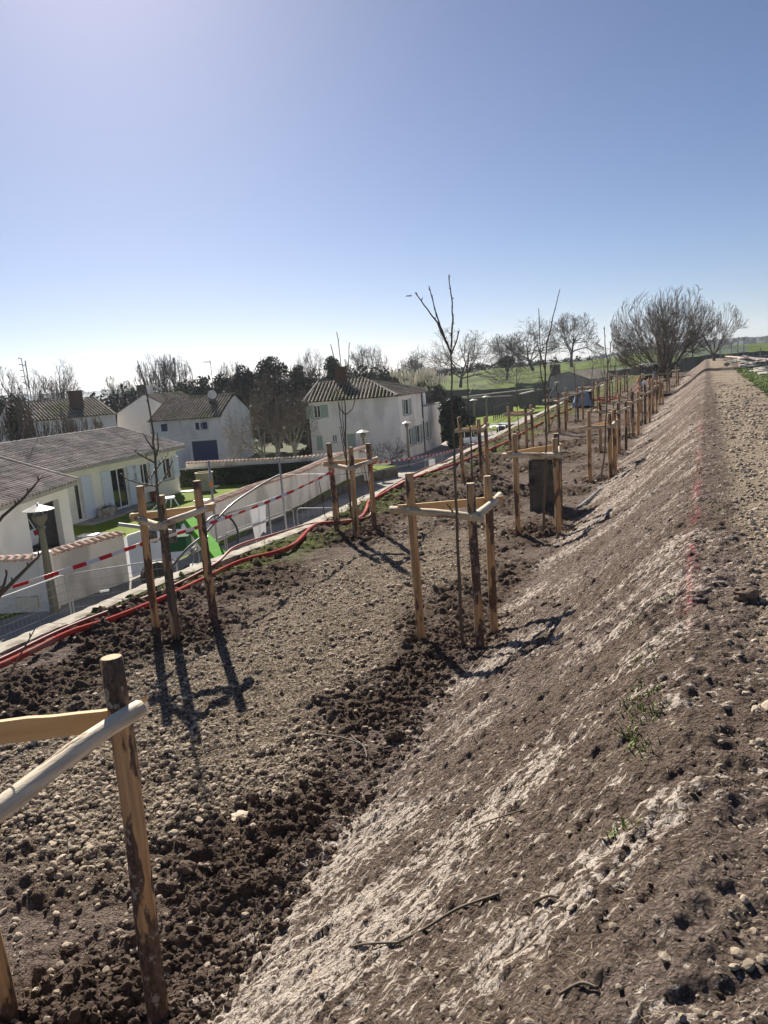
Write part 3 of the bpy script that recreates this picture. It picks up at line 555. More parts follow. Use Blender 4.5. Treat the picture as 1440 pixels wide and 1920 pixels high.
# kerb stones along the terrace edge, retaining wall under them
kerb = MB(); ys = np.arange(4, 112, 2.0)
for y0, y1 in zip(ys[:-1], ys[1:]):
    a, c = left_edge(y0), left_edge(y1); kerb.quad((a-.22, y0, -6.5), (a-.22, y0, Z0-.06), (c-.22, y1, Z0-.06), (c-.22, y1, -6.5)); kerb.quad((a+.12, y0, Z0-.3), (a-.22, y0, Z0-.06), (c-.22, y1, Z0-.06), (c+.12, y1, Z0-.3))
kw = kerb.build('retaining_wall', M_wall, kind='structure')
y = 4.0; i = 0; base_me = None
while y < 108:
    L = 1.15 if y < 40 else 3.0; a, c = float(left_edge(y)), float(left_edge(y+L)); jx = random.uniform(-.015, .015)
    mid = ((a+c)/2-.09+jx, y+L/2, Z0+.0+random.uniform(-.012, .012)); ang = math.atan2(c-a, L)
    if base_me is None or y >= 40 and base_me.name != 'kerb_stone_long':
        t = MB(); n = 8; l = L-.02
        V = []
        for k in range(n+1):
            yy = -l/2+l*k/n; w_ = .19+random.uniform(-.012, .008); e = random.uniform(-.01, .006)
            V += [(-w_, yy, -.12), (-w_, yy, .05+e), (w_*.8, yy, .055+e), (w_*.8, yy, -.12)]
        fs = [(k*4+j, k*4+(j+1) % 4, k*4+4+(j+1) % 4, k*4+4+j) for k in range(n) for j in range(4)]+[(3, 2, 1, 0), (n*4, n*4+1, n*4+2, n*4+3)]
        t.add(V, fs); tmp = t.build('kerb_stone', M_conc, kw); base_me = tmp.data; base_me.name = 'kerb_stone_long' if y >= 40 else 'kerb_stone_short'; o = tmp
    else:
        o = bpy.data.objects.new('kerb_stone', base_me); COL.objects.link(o); o.parent = kw
    o.location = mid; o.rotation_euler = (0, random.uniform(-.02, .02), -ang); y += L
# right side: grass edge, stone coping, dry basin below
b = MB(); b.quad((2.25, -2, 0), (2.9, -2, 0), (2.9, 9, 0), (2.25, 9, 0)); b.build('verge', M_soil, kind='structure')
cw = MB(); cw.box((3.15, 50, -3.0), (.34, 112, 6.2)); cw = cw.build('basin_wall', M_rampart, kind='structure')
y = 18.0
while y < 96:
    t = MB(); t.box((3.02, y+.73, .045), (.42, 1.44, .12)); o = t.build('coping_stone', M_lstone, cw); o.rotation_euler = (0, 0, random.uniform(-.01, .01)); y += 1.46
b = MB(); b.quad((3, -10, -5.0), (80, -10, -5.0), (80, 150, -5.0), (3, 150, -5.0)); b.build('basin_floor', M_rock, kind='structure')

# green ramparts: crest and foot lines surveyed
def strip(name, lines, m, nseg=6, amp=.5, fr=.05, kind='structure', cols=160):
    rs = []
    for ln in lines:
        P = np.array([A(px, py, D) for px, py, D in ln]); s = np.linspace(0, 1, len(P)); u = np.linspace(0, 1, cols); rs.append(np.stack([np.interp(u, s, P[:, k]) for k in range(3)], 1))
    rows = []
    for a, c in zip(rs[:-1], rs[1:]):
        for k in range(nseg): t = k/nseg; rows.append(a*(1-t)+c*t)
    rows.append(rs[-1]); R_ = np.array(rows); X, Y = R_[..., 0], R_[..., 1]
    R_[..., 2] += amp*(fbm(X*fr*2, Y*fr*2, 5, 5)-.5)*2
    n, c = R_.shape[:2]; idx = np.arange(n*c).reshape(n, c)
    o = np_mesh(name, R_.reshape(-1, 3), np.stack([idx[:-1, :-1], idx[:-1, 1:], idx[1:, 1:], idx[1:, :-1]], -1).reshape(-1, 4), m, True); o['kind'] = kind; return o
crest = [(640, 733, 250), (700, 722, 235), (770, 710, 220), (830, 704, 210), (880, 698, 205), (925, 690, 200), (960, 687, 200), (1000, 685, 200), (1060, 682, 202), (1110, 676, 205), (1180, 667, 215), (1240, 659, 230), (1300, 652, 250), (1400, 644, 260), (1480, 640, 265)]
foot = [(640, 748, 150), (700, 740, 150), (770, 735, 150), (830, 732, 150), (880, 731, 150), (925, 729, 150), (960, 727, 150), (1000, 724, 150), (1060, 705, 150), (1110, 700, 150), (1180, 692, 150), (1240, 684, 152), (1300, 668, 160), (1400, 660, 165), (1480, 656, 170)]
base = [(p[0], p[1]+22, p[2]-12) for p in foot]; back = [(p[0], p[1]+6, p[2]+60) for p in crest]
strip('grassy_rampart', [foot, crest, back], M_hillg, 8, .9, .03)
b = [(p[0], p[1], p[2]) for p in foot]; strip('rampart_stone_wall', [[(p[0], p[1]+60, p[2]-1.5) for p in foot], b], M_rampart, 5, .25, .3)
gpoly('meadow', [(-26, 72), (-20.5, 78), (-22.1, 102), (-19, 118), (-15, 134), (-45, 150), (-75, 128), (-52, 88)], -5.36, M_lawn)
# distant wooded hills, with a ragged tree line
def hills(name, line, D, m, amp=6, z0=-8, seed=0):
    xs = np.arange(line[0][0], line[-1][0], 3.0); ys = np.interp(xs, [p[0] for p in line], [p[1] for p in line]); k = len(xs)
    top = np.array([A(x, y, D) for x, y in zip(xs, ys)]); top[:, 2] += amp*(fbm(xs*.12, xs*0+seed, 5, 3, .7)-.5)*2
    mid = top.copy(); mid[:, :2] *= .93; mid[:, 2] = top[:, 2]*.55+z0*.45; low = top.copy(); low[:, :2] *= .85; low[:, 2] = z0; bk = top.copy(); bk[:, :2] *= 1.15; bk[:, 2] = z0
    V = np.concatenate([low, mid, top, bk]); idx = np.arange(4*k).reshape(4, k)
    o = np_mesh(name, V, np.stack([idx[:-1, :-1], idx[:-1, 1:], idx[1:, 1:], idx[1:, :-1]], -1).reshape(-1, 4), m, True); o['kind'] = 'structure'
hills('distant_hills', [(-250, 748), (0, 742), (150, 735), (230, 728), (330, 728), (420, 730), (560, 716), (700, 700), (800, 694), (900, 688), (1000, 682)], 2600, M_hill, 4, seed=1)
hills('near_right_hills', [(1000, 684), (1060, 678), (1120, 668), (1155, 662), (1195, 652), (1240, 648), (1290, 640), (1350, 636), (1385, 633), (1440, 630), (1560, 626)], 1100, M_hill, 1.5, seed=2)

# ------------------------------------------------------------------ stake frames
def cyl_obj(name, p, q, r, m, parent, n=14, rings=9, taper=.96, bend=.006, chamf=True, mats=None):
    """round timber between p and q; its own Z runs along the timber so the grain follows it"""
    p = np.asarray(p, float); q = np.asarray(q, float); x, y, d = basis(q-p); L = np.linalg.norm(q-p); mb = MB(); ph = random.random()*6
    ts = np.linspace(0, 1, rings); pts = [(bend*math.sin(t*5+ph), bend*math.cos(t*4+ph*2), t*L) for t in ts]; rad = [r*(1-(1-taper)*t)*(1+.035*math.sin(t*17+ph)+.02*random.uniform(-1, 1)) for t in ts]
    pts = [(0, 0, 0)]+pts+[(pts[-1][0], pts[-1][1], L+.006)]; rad = [rad[0]*.9]+rad+[rad[-1]*.88]; pts[0] = (pts[1][0], pts[1][1], -.006)
    mb.tube(pts, rad, n, 0, True, 1, jit=.05)
    o = mb.build(name, [m, W_end], parent, smooth=False)
    base_ = np.array(parent.location); o.location = tuple(p-base_); R_ = np.array([x, y, d]).T
    o.rotation_euler = Matrix([list(r_) for r_ in R_]).to_euler()
    me = o.data; me.vertices.foreach_set('co', (np.concatenate(mb.v)).astype(np.float32).ravel()); me.polygons.foreach_set('use_smooth', [len(f) == 4 for f in mb.f]); me.update(); return o
def plank_obj(name, p, q, wd, ht, parent):
    p = np.asarray(p, float); q = np.asarray(q, float); d = (q-p); L = np.linalg.norm(d); d /= L; x = np.cross(d, [0, 0, 1.]); x /= np.linalg.norm(x); y = np.cross(d, x)
    mb = MB(); hx, hy = wd/2, ht/2; V = []; n = 6
    for k in range(n+1):
        z = L*k/n; e = random.uniform(-.004, .004); V += [(-hx, -hy+e, z), (hx, -hy+e, z), (hx, hy-e*.5, z), (-hx, hy-e*.5, z)]
    fs = [(k*4+j, k*4+(j+1) % 4, k*4+4+(j+1) % 4, k*4+4+j) for k in range(n) for j in range(4)]+[(3, 2, 1, 0), (n*4, n*4+1, n*4+2, n*4+3)]
    mb.add(V, fs); o = mb.build(name, W_plank, parent); o.data.vertices.foreach_set('co', np.array(V, np.float32).ravel()); o.data.update()
    o.location = tuple(p-np.array(parent.location)); R_ = np.array([x, y, d]).T; o.rotation_euler = Matrix([list(r_) for r_ in R_]).to_euler(); return o
def frame(bases, hs, lean, rail_h, label, group='three-post tree stake frames', mats=(W_post, W_post, W_post), ext=.14, r=.056, plank=True, rmats=(W_rail, W_pale)):
    c = np.mean(np.array(bases), axis=0); root = empty('tree_stake_frame', (c[0], c[1], ground_z(c[0], c[1])), label, 'tree stakes', group)
    B = []; T = []
    for (x, y), h, l, m in zip(bases, hs, lean, mats):
        p = np.array([x, y, Z0-.25]); q = np.array([x+l[0], y+l[1], Z0+h]); cyl_obj('post', p, q, r*random.uniform(.93, 1.07), m, root); B.append(p); T.append(q)
    cc = np.append(c, 0)
    def at(i, z):
        t = (z-B[i][2])/(T[i][2]-B[i][2]); p = B[i]*(1-t)+T[i]*t; o_ = p-cc; o_[2] = 0; o_ /= max(np.linalg.norm(o_), 1e-6); return p+o_*(r+.032)
    zr = Z0+rail_h
    def rail(i, j, m, dz0, dz1, e0, e1, rr=.048):
        a, b_ = at(i, zr+dz0), at(j, zr+dz1); d = (b_-a); d /= np.linalg.norm(d); return cyl_obj('rail', a-d*e0, b_+d*e1, rr, m, root, 12, 7, .93, .01)
    rail(0, 1, rmats[0], .0, -.035, ext, .07); rail(1, 2, rmats[1], -.02, .04, .05, ext)
    a, b_ = at(0, zr+.02), at(2, zr+.03); d = (b_-a)/np.linalg.norm(b_-a)
    if plank: plank_obj('cross_board', a-d*.08, b_+d*.10, .028, .095, root)
    else: cyl_obj('rail', a-d*.1, b_+d*.1, .04, W_rail, root, 10, 5)
    return root
Z3 = [(0, 0)]*3
G3 = FR
# nearest frame: posts A (right), others cut by the frame edge
c = np.mean(np.array(FR['F0']), axis=0); f0r = empty('tree_stake_frame', (c[0], c[1], ground_z(*c)), 'nearest stake frame, cut by the left edge, with thick mottled bark post and pale rail', 'tree stakes', 'three-post tree stake frames')
T0 = G(206, 1234, .35)
cyl_obj('post', (-2.57, 2.50, Z0-.25), T0, .056, W_bark, f0r, 18, 16, .97, .008)
cyl_obj('post', (-3.345, 2.235, Z0-.25), (-3.50, 2.26, .30), .057, W_post, f0r, 14, 12)
cyl_obj('post', (-2.70, 1.70, Z0-.25), (-2.74, 1.66, .33), .053, W_post, f0r, 14, 12)
pa = A(262, 1330, 3.62); pb = A(-60, 1552, 3.02)
cyl_obj('rail', pb, pa, .047, W_pale, f0r, 16, 10, .9, .010)
for k in range(5):                                   # torn fibres at the split rail end
    t = MB(); q = pa+np.array([random.uniform(-.02, .02), random.uniform(-.02, .02), random.uniform(0, .03)]); t.tube([pa-np.array([.01, .02, -.01])*k*.3, q, q+np.array([.03, .05, .02+.01*k])], [.007, .004, .001], 4); t.build('splinter', W_plank, f0r)
plank_obj('cross_board', A(-40, 1377, 3.95), A(236, 1346, 3.78), .03, .115, f0r)
frame(FR['F1'], (1.98, 1.90, 1.97), [(.05, 0), (.05, 0), (-.02, 0)], 1.56, 'stake frame with dark bark posts, red tape across it, nearest the green machine', mats=(W_post, W_bark, W_bark), ext=.16)
frame(FR['F2'], (1.88, 1.83, 1.82), Z3, 1.45, 'stake frame with tape ends tied to its left post, in front of the two-storey house', mats=(W_bark, W_post, W_post))
frame(FR['F3'], (2.03, 1.94, 1.93), Z3, 1.60, 'large central stake frame with a half-barked thick front rail', mats=(W_post, W_bark, W_post), ext=.2, rmats=(W_rail, W_pale), r=.054)
frame(FR['F4'], (1.90, 1.80, 1.80), Z3, 1.52, 'stake frame standing in front of the dark square stone block', mats=(W_post, W_post, W_bark), rmats=(W_pale, W_rail))
frame(FR['F5'], (1.83, 1.72, 1.72), Z3, 1.45, 'stake frame beside the kerb, its top level with the white truck', mats=(W_post, W_bark, W_post))
frame(FR['F6'], (1.68, 1.60, 1.62), Z3, 1.38, 'stake frame by the kerb just behind the one level with the white truck')
frame(FR['F7'], (1.85, 1.72, 1.78), Z3, 1.42, 'stake frame at the bank foot behind the bundle of iron rods', rmats=(W_pale, W_pale), ext=.2)
flab = ['first frame behind the one near the iron rods, along the bank foot', 'second frame behind the iron rods, along the bank foot', 'third frame behind the iron rods, along the bank foot', 'fourth frame behind the iron rods, under the leaning sapling row', 'stake frame at the bank foot nearest to the orange tractor',
        'kerb-side stake frame left of the blue sheeted bag', 'kerb-side stake frame directly in front of the blue sheeted bag', 'kerb-side stake frame right behind the blue sheeted bag', 'kerb-side stake frame beside the coils of red conduit', 'last kerb-side stake frame before the green bank',
        'farthest kerb-side stake frame in front of the grass bank', 'farthest stake frame, at the bank foot behind the tractor', 'stake frame at the bank foot beside the big bare tree']
rng = random.Random(4)
for (x, y), lb in zip(FAR, flab):
    k = [(x-.42+rng.uniform(-.08, .08), y-.1), (x+.15, y-.35+rng.uniform(-.1, .1)), (x+.3, y+.35)]
    frame(k, [1.75+rng.uniform(-.1, .12) for _ in range(3)], Z3, 1.42+rng.uniform(-.05, .05), lb, mats=rng.choice([(W_post, W_bark, W_post), (W_post, W_post, W_bark), (W_post,)*3]), plank=False)

# ------------------------------------------------------------------ saplings: stems surveyed, side shoots given depth
def sapling(label, base, paths, D, r0_=.018, tip=.0035, depth=.12, twigs=0, seed=0, m=M_twig):
    """paths: list of pixel polylines; first is the stem, foot first"""
    rs = np.random.RandomState(seed); root = empty('young_tree', base, label, 'young tree', 'newly planted bare young trees')
    for i, pl in enumerate(paths):
        P = []
        ph = rs.rand()*6
        for k, (px, py) in enumerate(pl):
            dd = 0 if i == 0 else depth*D*.12*(k/(len(pl)-1))*math.sin(ph)*3
            P.append(A(px, py, D+dd))
        P = np.array(P)
        if i == 0: P[0] = np.array(base)-np.array([0, 0, .1])
        s = np.linspace(0, 1, len(P)); u = np.linspace(0, 1, max(6, len(P)*4)); Q = np.stack([np.interp(u, s, P[:, k]) for k in range(3)], 1)
        L_ = np.linalg.norm(P[-1]-P[0]); Q[1:-1] += (rs.rand(len(Q)-2, 3)-.5)*.008*L_**.5
        ra = r0_ if i == 0 else r0_*.5; mb = MB(); mb.tube(Q, np.linspace(ra, tip, len(Q))*(1+.12*rs.rand(len(Q))), 7)
        # buds
        for k in range(2, len(Q)-1, 2):
            mb.tube([Q[k], Q[k]+(rs.rand(3)-.5)*.05+np.array([0, 0, .03])], [tip*1.6, tip*.5], 4)
        mb.build('stem' if i == 0 else 'branch', m, root, smooth=True)
    return root
def zb(x, y): return (x, y, ground_z(x, y))
# in the central frame: three long shoots rising above a stem
p = G(868, 1221, Z0); sapling('tall young tree in the central frame with long forked shoots reaching into the sky', zb(p[0], p[1]), [[(868, 1221), (862, 1110), (856, 960), (851, 850), (848, 760), (846, 650), (846, 625)],
    [(846, 650), (849, 600), (847, 560), (841, 515)], [(845, 662), (820, 605), (797, 575), (778, 548)], [(845, 660), (829, 620), (815, 580), (804, 536)], [(846, 665), (856, 640), (861, 619)], [(849, 960), (838, 945)], [(846, 626), (839, 622)]], math.hypot(p[0], p[1]), .020, .0045, seed=1)
p = G(336, 1205, Z0); sapling('young tree in the taped frame, its dark leader crossing the bungalow roof', zb(p[0], p[1]), [[(336, 1205), (318, 1080), (300, 960), (294, 910), (290, 850), (283, 780), (272, 720), (257, 676)],
    [(297, 912), (268, 908), (236, 898), (226, 888)], [(291, 880), (282, 900), (274, 886)], [(291, 868), (266, 855), (252, 845)], [(292, 880), (305, 864), (316, 850)], [(290, 862), (297, 840), (295, 812)], [(287, 842), (276, 826), (268, 812)], [(293, 912), (310, 895), (326, 860)]], math.hypot(p[0], p[1]), .024, .005, seed=2)
p = G(665, 1010, Z0); sapling('young tree with a tight brush of upright shoots before the two-storey house', zb(p[0], p[1]), [[(665, 1010), (657, 940), (650, 880), (648, 830), (648, 780), (646, 745), (641, 690), (631, 622)],
    [(649, 850), (640, 800), (635, 760), (631, 722)], [(648, 840), (643, 790), (640, 740)], [(648, 778), (660, 768), (666, 750)], [(648, 778), (638, 768), (634, 752)], [(648, 860), (642, 830), (637, 800)], [(646, 745), (652, 700), (655, 642)], [(641, 700), (626, 670), (620, 645)]], math.hypot(p[0], p[1]), .022, .006, seed=3)
p = G(1018, 1000, Z0); sapling('slender young tree leaning right beside the dark stone block', zb(p[0], p[1]), [[(1018, 1000), (1021, 920), (1024, 850), (1024, 800), (1022, 740), (1022, 680), (1026, 640), (1036, 600), (1050, 542)],
    [(1022, 740), (1014, 700), (1010, 578)], [(1024, 760), (1034, 735), (1046, 716)], [(1023, 740), (1032, 700), (1040, 680)], [(1024, 820), (1032, 800), (1042, 772)], [(1021, 690), (1012, 660), (1006, 640)]], math.hypot(p[0], p[1]), .024, .006, seed=4)
p = G(885, 905, Z0); sapling('young tree in the kerb frame whose fine twigs touch the oak beyond', zb(p[0], p[1]), [[(885, 905), (884, 840), (880, 780), (877, 720), (876, 690), (878, 660)],
    [(877, 700), (870, 670), (872, 640), (878, 625)], [(877, 700), (887, 665), (893, 628)], [(876, 690), (866, 660), (862, 640)], [(879, 740), (890, 720)], [(877, 690), (880, 655), (886, 640)]], math.hypot(p[0], p[1]), .024, .007, seed=5)
p = G(1125, 905, Z0); sapling('young tree rising from the frame behind the iron rods', zb(p[0], p[1]), [[(1132, 903), (1134, 850), (1135, 800), (1138, 755), (1139, 720), (1139, 680), (1134, 640), (1133, 612)],
    [(1139, 690), (1144, 660), (1146, 640)], [(1139, 685), (1149, 660), (1152, 645)]], math.hypot(p[0], p[1]), .022, .008, seed=6)
for i, (x, y, h, lb) in enumerate([(-6.35, 27.2, 3.2, 'bare young tree in the kerb frame behind the truck-level one'), (-2.75, 25.6, 3.3, 'bare young tree in the first frame past the iron rods'), (-2.75, 30.6, 3.4, 'bare young tree in the second frame past the iron rods'),
        (-2.7, 36.2, 3.2, 'bare young tree in the third frame past the iron rods'), (-2.75, 42.3, 3.2, 'bare young tree in the fourth frame past the iron rods'), (-6.0, 33.2, 3.3, 'bare young tree left of the blue sheeted bag'), (-6.1, 39.0, 3.1, 'bare young tree in front of the blue sheeted bag'),
        (-6.2, 45.5, 3.4, 'bare young tree right behind the sheeted bag'), (-6.3, 52.5, 3.3, 'bare young tree beside the red conduit coils'), (-6.3, 59.5, 3.2, 'bare young tree before the far grass bank')]):
    rs = np.random.RandomState(i+20); root = empty('young_tree', zb(x, y), lb, 'young tree', 'newly planted bare young trees'); b0 = np.array([x, y, Z0-.1]); P = [b0]
    for k in range(8): P.append(P[-1]+np.array([rs.uniform(-.03, .03), rs.uniform(-.03, .03), h/8]))
    mb = MB(); mb.tube(P, np.linspace(.022, .007, 9), 6); mb.build('stem', M_twig, root, smooth=True)
    for k in range(7):
        j = rs.randint(4, 8); a = rs.rand()*6.28; L_ = rs.uniform(.4, .9); q = [P[j]+np.array([math.cos(a)*.35*t*L_, math.sin(a)*.35*t*L_, t*L_*(.8+.2*t)]) for t in (0, .35, .7, 1)]
        mb = MB(); mb.tube(q, [.010, .008, .006, .004], 5); mb.build('branch', M_twig, root, smooth=True)
# nearest young tree at the left edge: only a few low shoots reach into view
D0 = 3.4; root = empty('young_tree', (-3.08, 1.88, ground_z(-3.08, 1.88)), 'nearest young tree, only its dark arching shoots visible at the left edge', 'young tree', 'newly planted bare young trees')
mb = MB(); mb.tube([(-3.08, 1.88, Z0-.1), (-3.12, 1.9, -.6), (-3.2, 1.95, .2), (-3.2, 2.0, 1.2)], [.022, .02, .016, .012], 8); mb.build('stem', M_twig, root, smooth=True)
for pl, r_, dd in (([(-120, 1120), (-20, 1000), (5, 968), (40, 938), (58, 918), (78, 893)], .0085, 3.3), ([(-60, 1180), (-5, 1120), (35, 1080), (60, 1055), (78, 1036)], .011, 3.2), ([(-10, 1135), (8, 1095), (14, 1068)], .008, 3.2), ([(-60, 1400), (0, 1300), (38, 1228), (65, 1180)], .006, 3.6)):
    P = np.array([A(px, py, dd+.03*i) for i, (px, py) in enumerate(pl)]); mb = MB(); mb.tube(P, np.linspace(r_, r_*.45, len(P)), 7)
    for k in range(1, len(P)): mb.tube([P[k]*.7+P[k-1]*.3, P[k]*.7+P[k-1]*.3+np.array([.0, .0, .02])], [.005, .0025], 5)
    mb.build('branch', M_twig, root, smooth=True)

# ------------------------------------------------------------------ bare trees
def grow_tree(seed, levels, H, trunk_h, spread, up, r0_, multi=1, wander=.25, twig=.010, lean=(0, 0)):
    rs = np.random.RandomState(seed); out = {}
    P0 = []; 
    for m_ in range(multi):
        a = rs.rand()*6.28; t = np.array([math.cos(a)*(.25 if multi > 1 else 0)+lean[0], math.sin(a)*(.25 if multi > 1 else 0)+lean[1], 1.]); t /= np.linalg.norm(t); P0.append((np.array([math.cos(a), math.sin(a), 0])*(.3 if multi > 1 else 0), t, trunk_h*rs.uniform(.85, 1.1), r0_*(1 if multi == 1 else .7)))
    cur = P0
    for lv in range(levels+1):
        nk = 5 if lv < 3 else 3
        P = np.array([c[0] for c in cur]); Dr = np.array([c[1] for c in cur]); L = np.array([c[2] for c in cur]); R = np.array([c[3] for c in cur]); n = len(cur); k = nk
        pts = np.zeros((n, k, 3)); pts[:, 0] = P; d = Dr.copy()
        for i in range(1, k):
            d = d+(rs.rand(n, 3)-.5)*wander+np.array([0, 0, up*(.06 if lv else .02)]); d /= np.linalg.norm(d, axis=1, keepdims=True); pts[:, i] = pts[:, i-1]+d*(L/(k-1))[:, None]
        t = np.linspace(1, .62 if lv < levels else .35, k); rad = np.maximum(R[:, None]*t[None, :], twig*.8); out[lv] = (pts, rad)
        if lv == levels: break
        nxt = []; nb = spread['n'][lv]
        for i in range(n):
            for j in range(nb):
                f = 1.0 if j == 0 else rs.uniform(.35 if lv else .62, 1.0); ii = min(k-1, int(f*(k-1))); fr = f*(k-1)-ii; base_ = pts[i, ii] if ii == k-1 else pts[i, ii]*(1-fr)+pts[i, ii+1]*fr
                dd = pts[i, min(ii+1, k-1)]-pts[i, min(ii+1, k-1)-1]; dd /= np.linalg.norm(dd); x, y, _ = basis(dd); a = j*2.4+rs.rand()*1.5; ang = math.radians(spread['a'][lv]*rs.uniform(.6, 1.25))*(.45 if (j == 0 and lv) else 1)
                nd = dd*math.cos(ang)+(x*math.cos(a)+y*math.sin(a))*math.sin(ang); nd[2] += up*.12; nd /= np.linalg.norm(nd)
                nxt.append((base_, nd, L[i]*spread['l'][lv]*rs.uniform(.75, 1.15), R[i]*spread['r'][lv]*(.9 if j == 0 else .75)))
        cur = nxt
    return out
def tree_obj(name, base, height, width, out, label, group=None, mtrunk=None, mtw=None, rotz=0, rmin=.008, rscale=.030, tmax=.30):
    allp = np.concatenate([p.reshape(-1, 3) for p, _ in out.values()]); hh = np.percentile(allp[:, 2], 99.85); ww = np.percentile(np.abs(allp[:, :2]), 98, axis=0).mean()*2.05
    sx = width/ww; sz = height/hh; R0 = out[0][1].max(); zt = float(out[0][0][:, -1, 2].mean()); kz = min(sx*.95, height*.93/max(hh-zt*.3, .1)); top_t = min(max(height-(hh-zt)*kz, height*.06), tmax*height); kz = (height-top_t)/(hh-zt)
    def S_(P_): z_ = P_[..., 2]; Q_ = P_*np.array([sx, sx, 1]); Q_[..., 2] = np.where(z_ < zt, z_/zt*top_t, top_t+(z_-zt)*kz); cz_ = (top_t+height)*.5-.04*height; q_ = np.sqrt((Q_[..., 0]/(width*.5))**2+(Q_[..., 1]/(width*.5))**2+((Q_[..., 2]-cz_)/(height-cz_))**2); g_ = np.where((q_ > .8) & (Q_[..., 2] > top_t), (.8+.2*np.tanh((q_-.8)/.28))/np.maximum(q_, .01)*1.0, 1.0); C_ = np.stack([Q_[..., 0]*g_*1.10, Q_[..., 1]*g_*1.10, cz_+(Q_[..., 2]-cz_)*g_*1.04], -1); return C_
    root = empty(name, base, label, 'tree', group, rotz)
    mx = max(out); parts = {'trunk': [0, 1], 'branches': list(range(2, mx+1))}
    for pn, lv in parts.items():
        Vs = []; Qs = []; off = 0
        for l in lv:
            if l not in out: continue
            P, R = out[l]; V, Q = batch_tubes(S_(P), np.maximum(R/R0*height*rscale, rmin), 8 if l == 0 else (6 if l == 1 else 3)); Vs.append(V); Qs.append(Q+off); off += len(V)
        o = np_mesh(pn, np.concatenate(Vs), np.concatenate(Qs), (mtrunk or M_bark) if pn == 'trunk' else (mtw or M_branch), True, parent=root)
    return root
SP_OAK = dict(n=[5, 5, 4, 4, 4], a=[55, 50, 46, 44, 42], l=[1.6, .78, .70, .66, .7], r=[.62, .6, .55, .5, .5])
SP_LIME = dict(n=[7, 5, 4, 4, 3], a=[50, 40, 38, 36, 34], l=[1.9, .72, .66, .64, .7], r=[.5, .5, .5, .5, .5])
SP_POL = dict(n=[8, 5, 4, 4, 3], a=[56, 32, 28, 26, 24], l=[4.2, .62, .58, .58, .7], r=[.42, .5, .5, .5, .5])
SP_DROOP = dict(n=[6, 5, 5, 4, 3], a=[40, 48, 50, 50, 50], l=[1.2, .75, .65, .6, .6], r=[.5, .5, .5, .5, .5])
def bt(px, pytop, D, wpx, zbase, sp, seed, label, group='bare winter trees on the skyline', name='bare_tree', levels=5, th=None, up=.15, r0_=.28, lean=(0, 0), multi=1, wander=.3, rmin=None, **kw):
    b0 = A(px, 700, D); b0[2] = zbase; top = A(px, pytop, D)[2]; H = top-zbase; Wd = wpx*D/F
    out = grow_tree(seed, levels, H, (th or .2)*10, sp, up, r0_, multi, wander, lean=lean)
    return tree_obj(name, b0, H, Wd, out, label, group, rmin=rmin or max(.006, D*.00015), **kw)
bt(1000, 586, 170, 165, -.2, SP_OAK, 11, 'spreading bare oak with a leaning trunk on the green rampart crest', lean=(-.35, 0), r0_=.45)
bt(1072, 582, 172, 105, -.1, SP_OAK, 12, 'bare oak standing right of the spreading one, above the stone barn', r0_=.36, th=.28)
bt(862, 610, 150, 150, -2.2, SP_OAK, 13, 'bare oak on the rampart directly behind the tall forked sapling', r0_=.42)
bt(950, 622, 165, 75, -1.6, SP_LIME, 14, 'small bare tree wrapped in a dark ivy ball at its fork', r0_=.3, tmax=.2)
bt(785, 655, 140, 75, -3.2, SP_DROOP, 15, 'small thin bare tree left of the rampart oak, above the pampas grass', levels=5, r0_=.16)
bt(690, 641, 125, 78, -5, SP_LIME, 16, 'round-headed bare tree right of the dark evergreen behind the two-storey house', r0_=.3)
bt(583, 650, 120, 72, -5, SP_LIME, 17, 'bare tree rising between the two dark evergreen masses', r0_=.28)
bt(640, 668, 118, 50, -5, SP_LIME, 26, 'thin bare tree just behind the round evergreen', r0_=.2)
bt(500, 662, 118, 90, -5, SP_DROOP, 18, 'wispy bare tree topping the brown evergreen mass', r0_=.2, levels=5)
bt(430, 672, 115, 70, -5, SP_LIME, 28, 'low wispy bare tree left of the brown evergreen mass', r0_=.2)
bt(288, 660, 128, 78, -5, SP_OAK, 19, 'bare tree behind the chimney of the grey gabled house', r0_=.33)
bt(322, 658, 131, 70, -5, SP_OAK, 29, 'bare tree crowding right of the one behind the chimney', r0_=.33)
bt(215, 698, 135, 56, -5, SP_LIME, 20, 'low fan-shaped bare tree between the houses and blue hills', r0_=.2)
bt(110, 672, 105, 112, -6, SP_OAK, 21, 'dense round-crowned bare tree behind the brick chimney', r0_=.45, up=.3)
bt(28, 678, 112, 100, -6, SP_LIME, 22, 'bare tree at the far left beside the antenna mast', r0_=.3)
bt(1247, 528, 64, 172, -.6, SP_POL, 23, 'huge many-stemmed bare tree at the end of the gravel path', r0_=.42, levels=5, multi=4, up=.12, wander=.2, group=None, mtrunk=M_bark, rmin=.009, tmax=.07, rscale=.022)
bt(1338, 563, 100, 105, -.3, SP_POL, 24, 'round bare tree right of the huge one, where the path ends', r0_=.42, levels=5, up=.05, wander=.16, group=None, rmin=.010, tmax=.16)
bt(1299, 618, 150, 36, .3, SP_LIME, 25, 'small dark-trunked tree seen between the two big path trees', r0_=.3, levels=4)
p = A(950, 686, 164.5); lumpy('ivy_ball', (p[0], p[1], A(950, 678, 164.5)[2]), 1.6, M_leafd, 'dark ivy ball in the fork of the small rampart tree', 'ivy', seed=5)
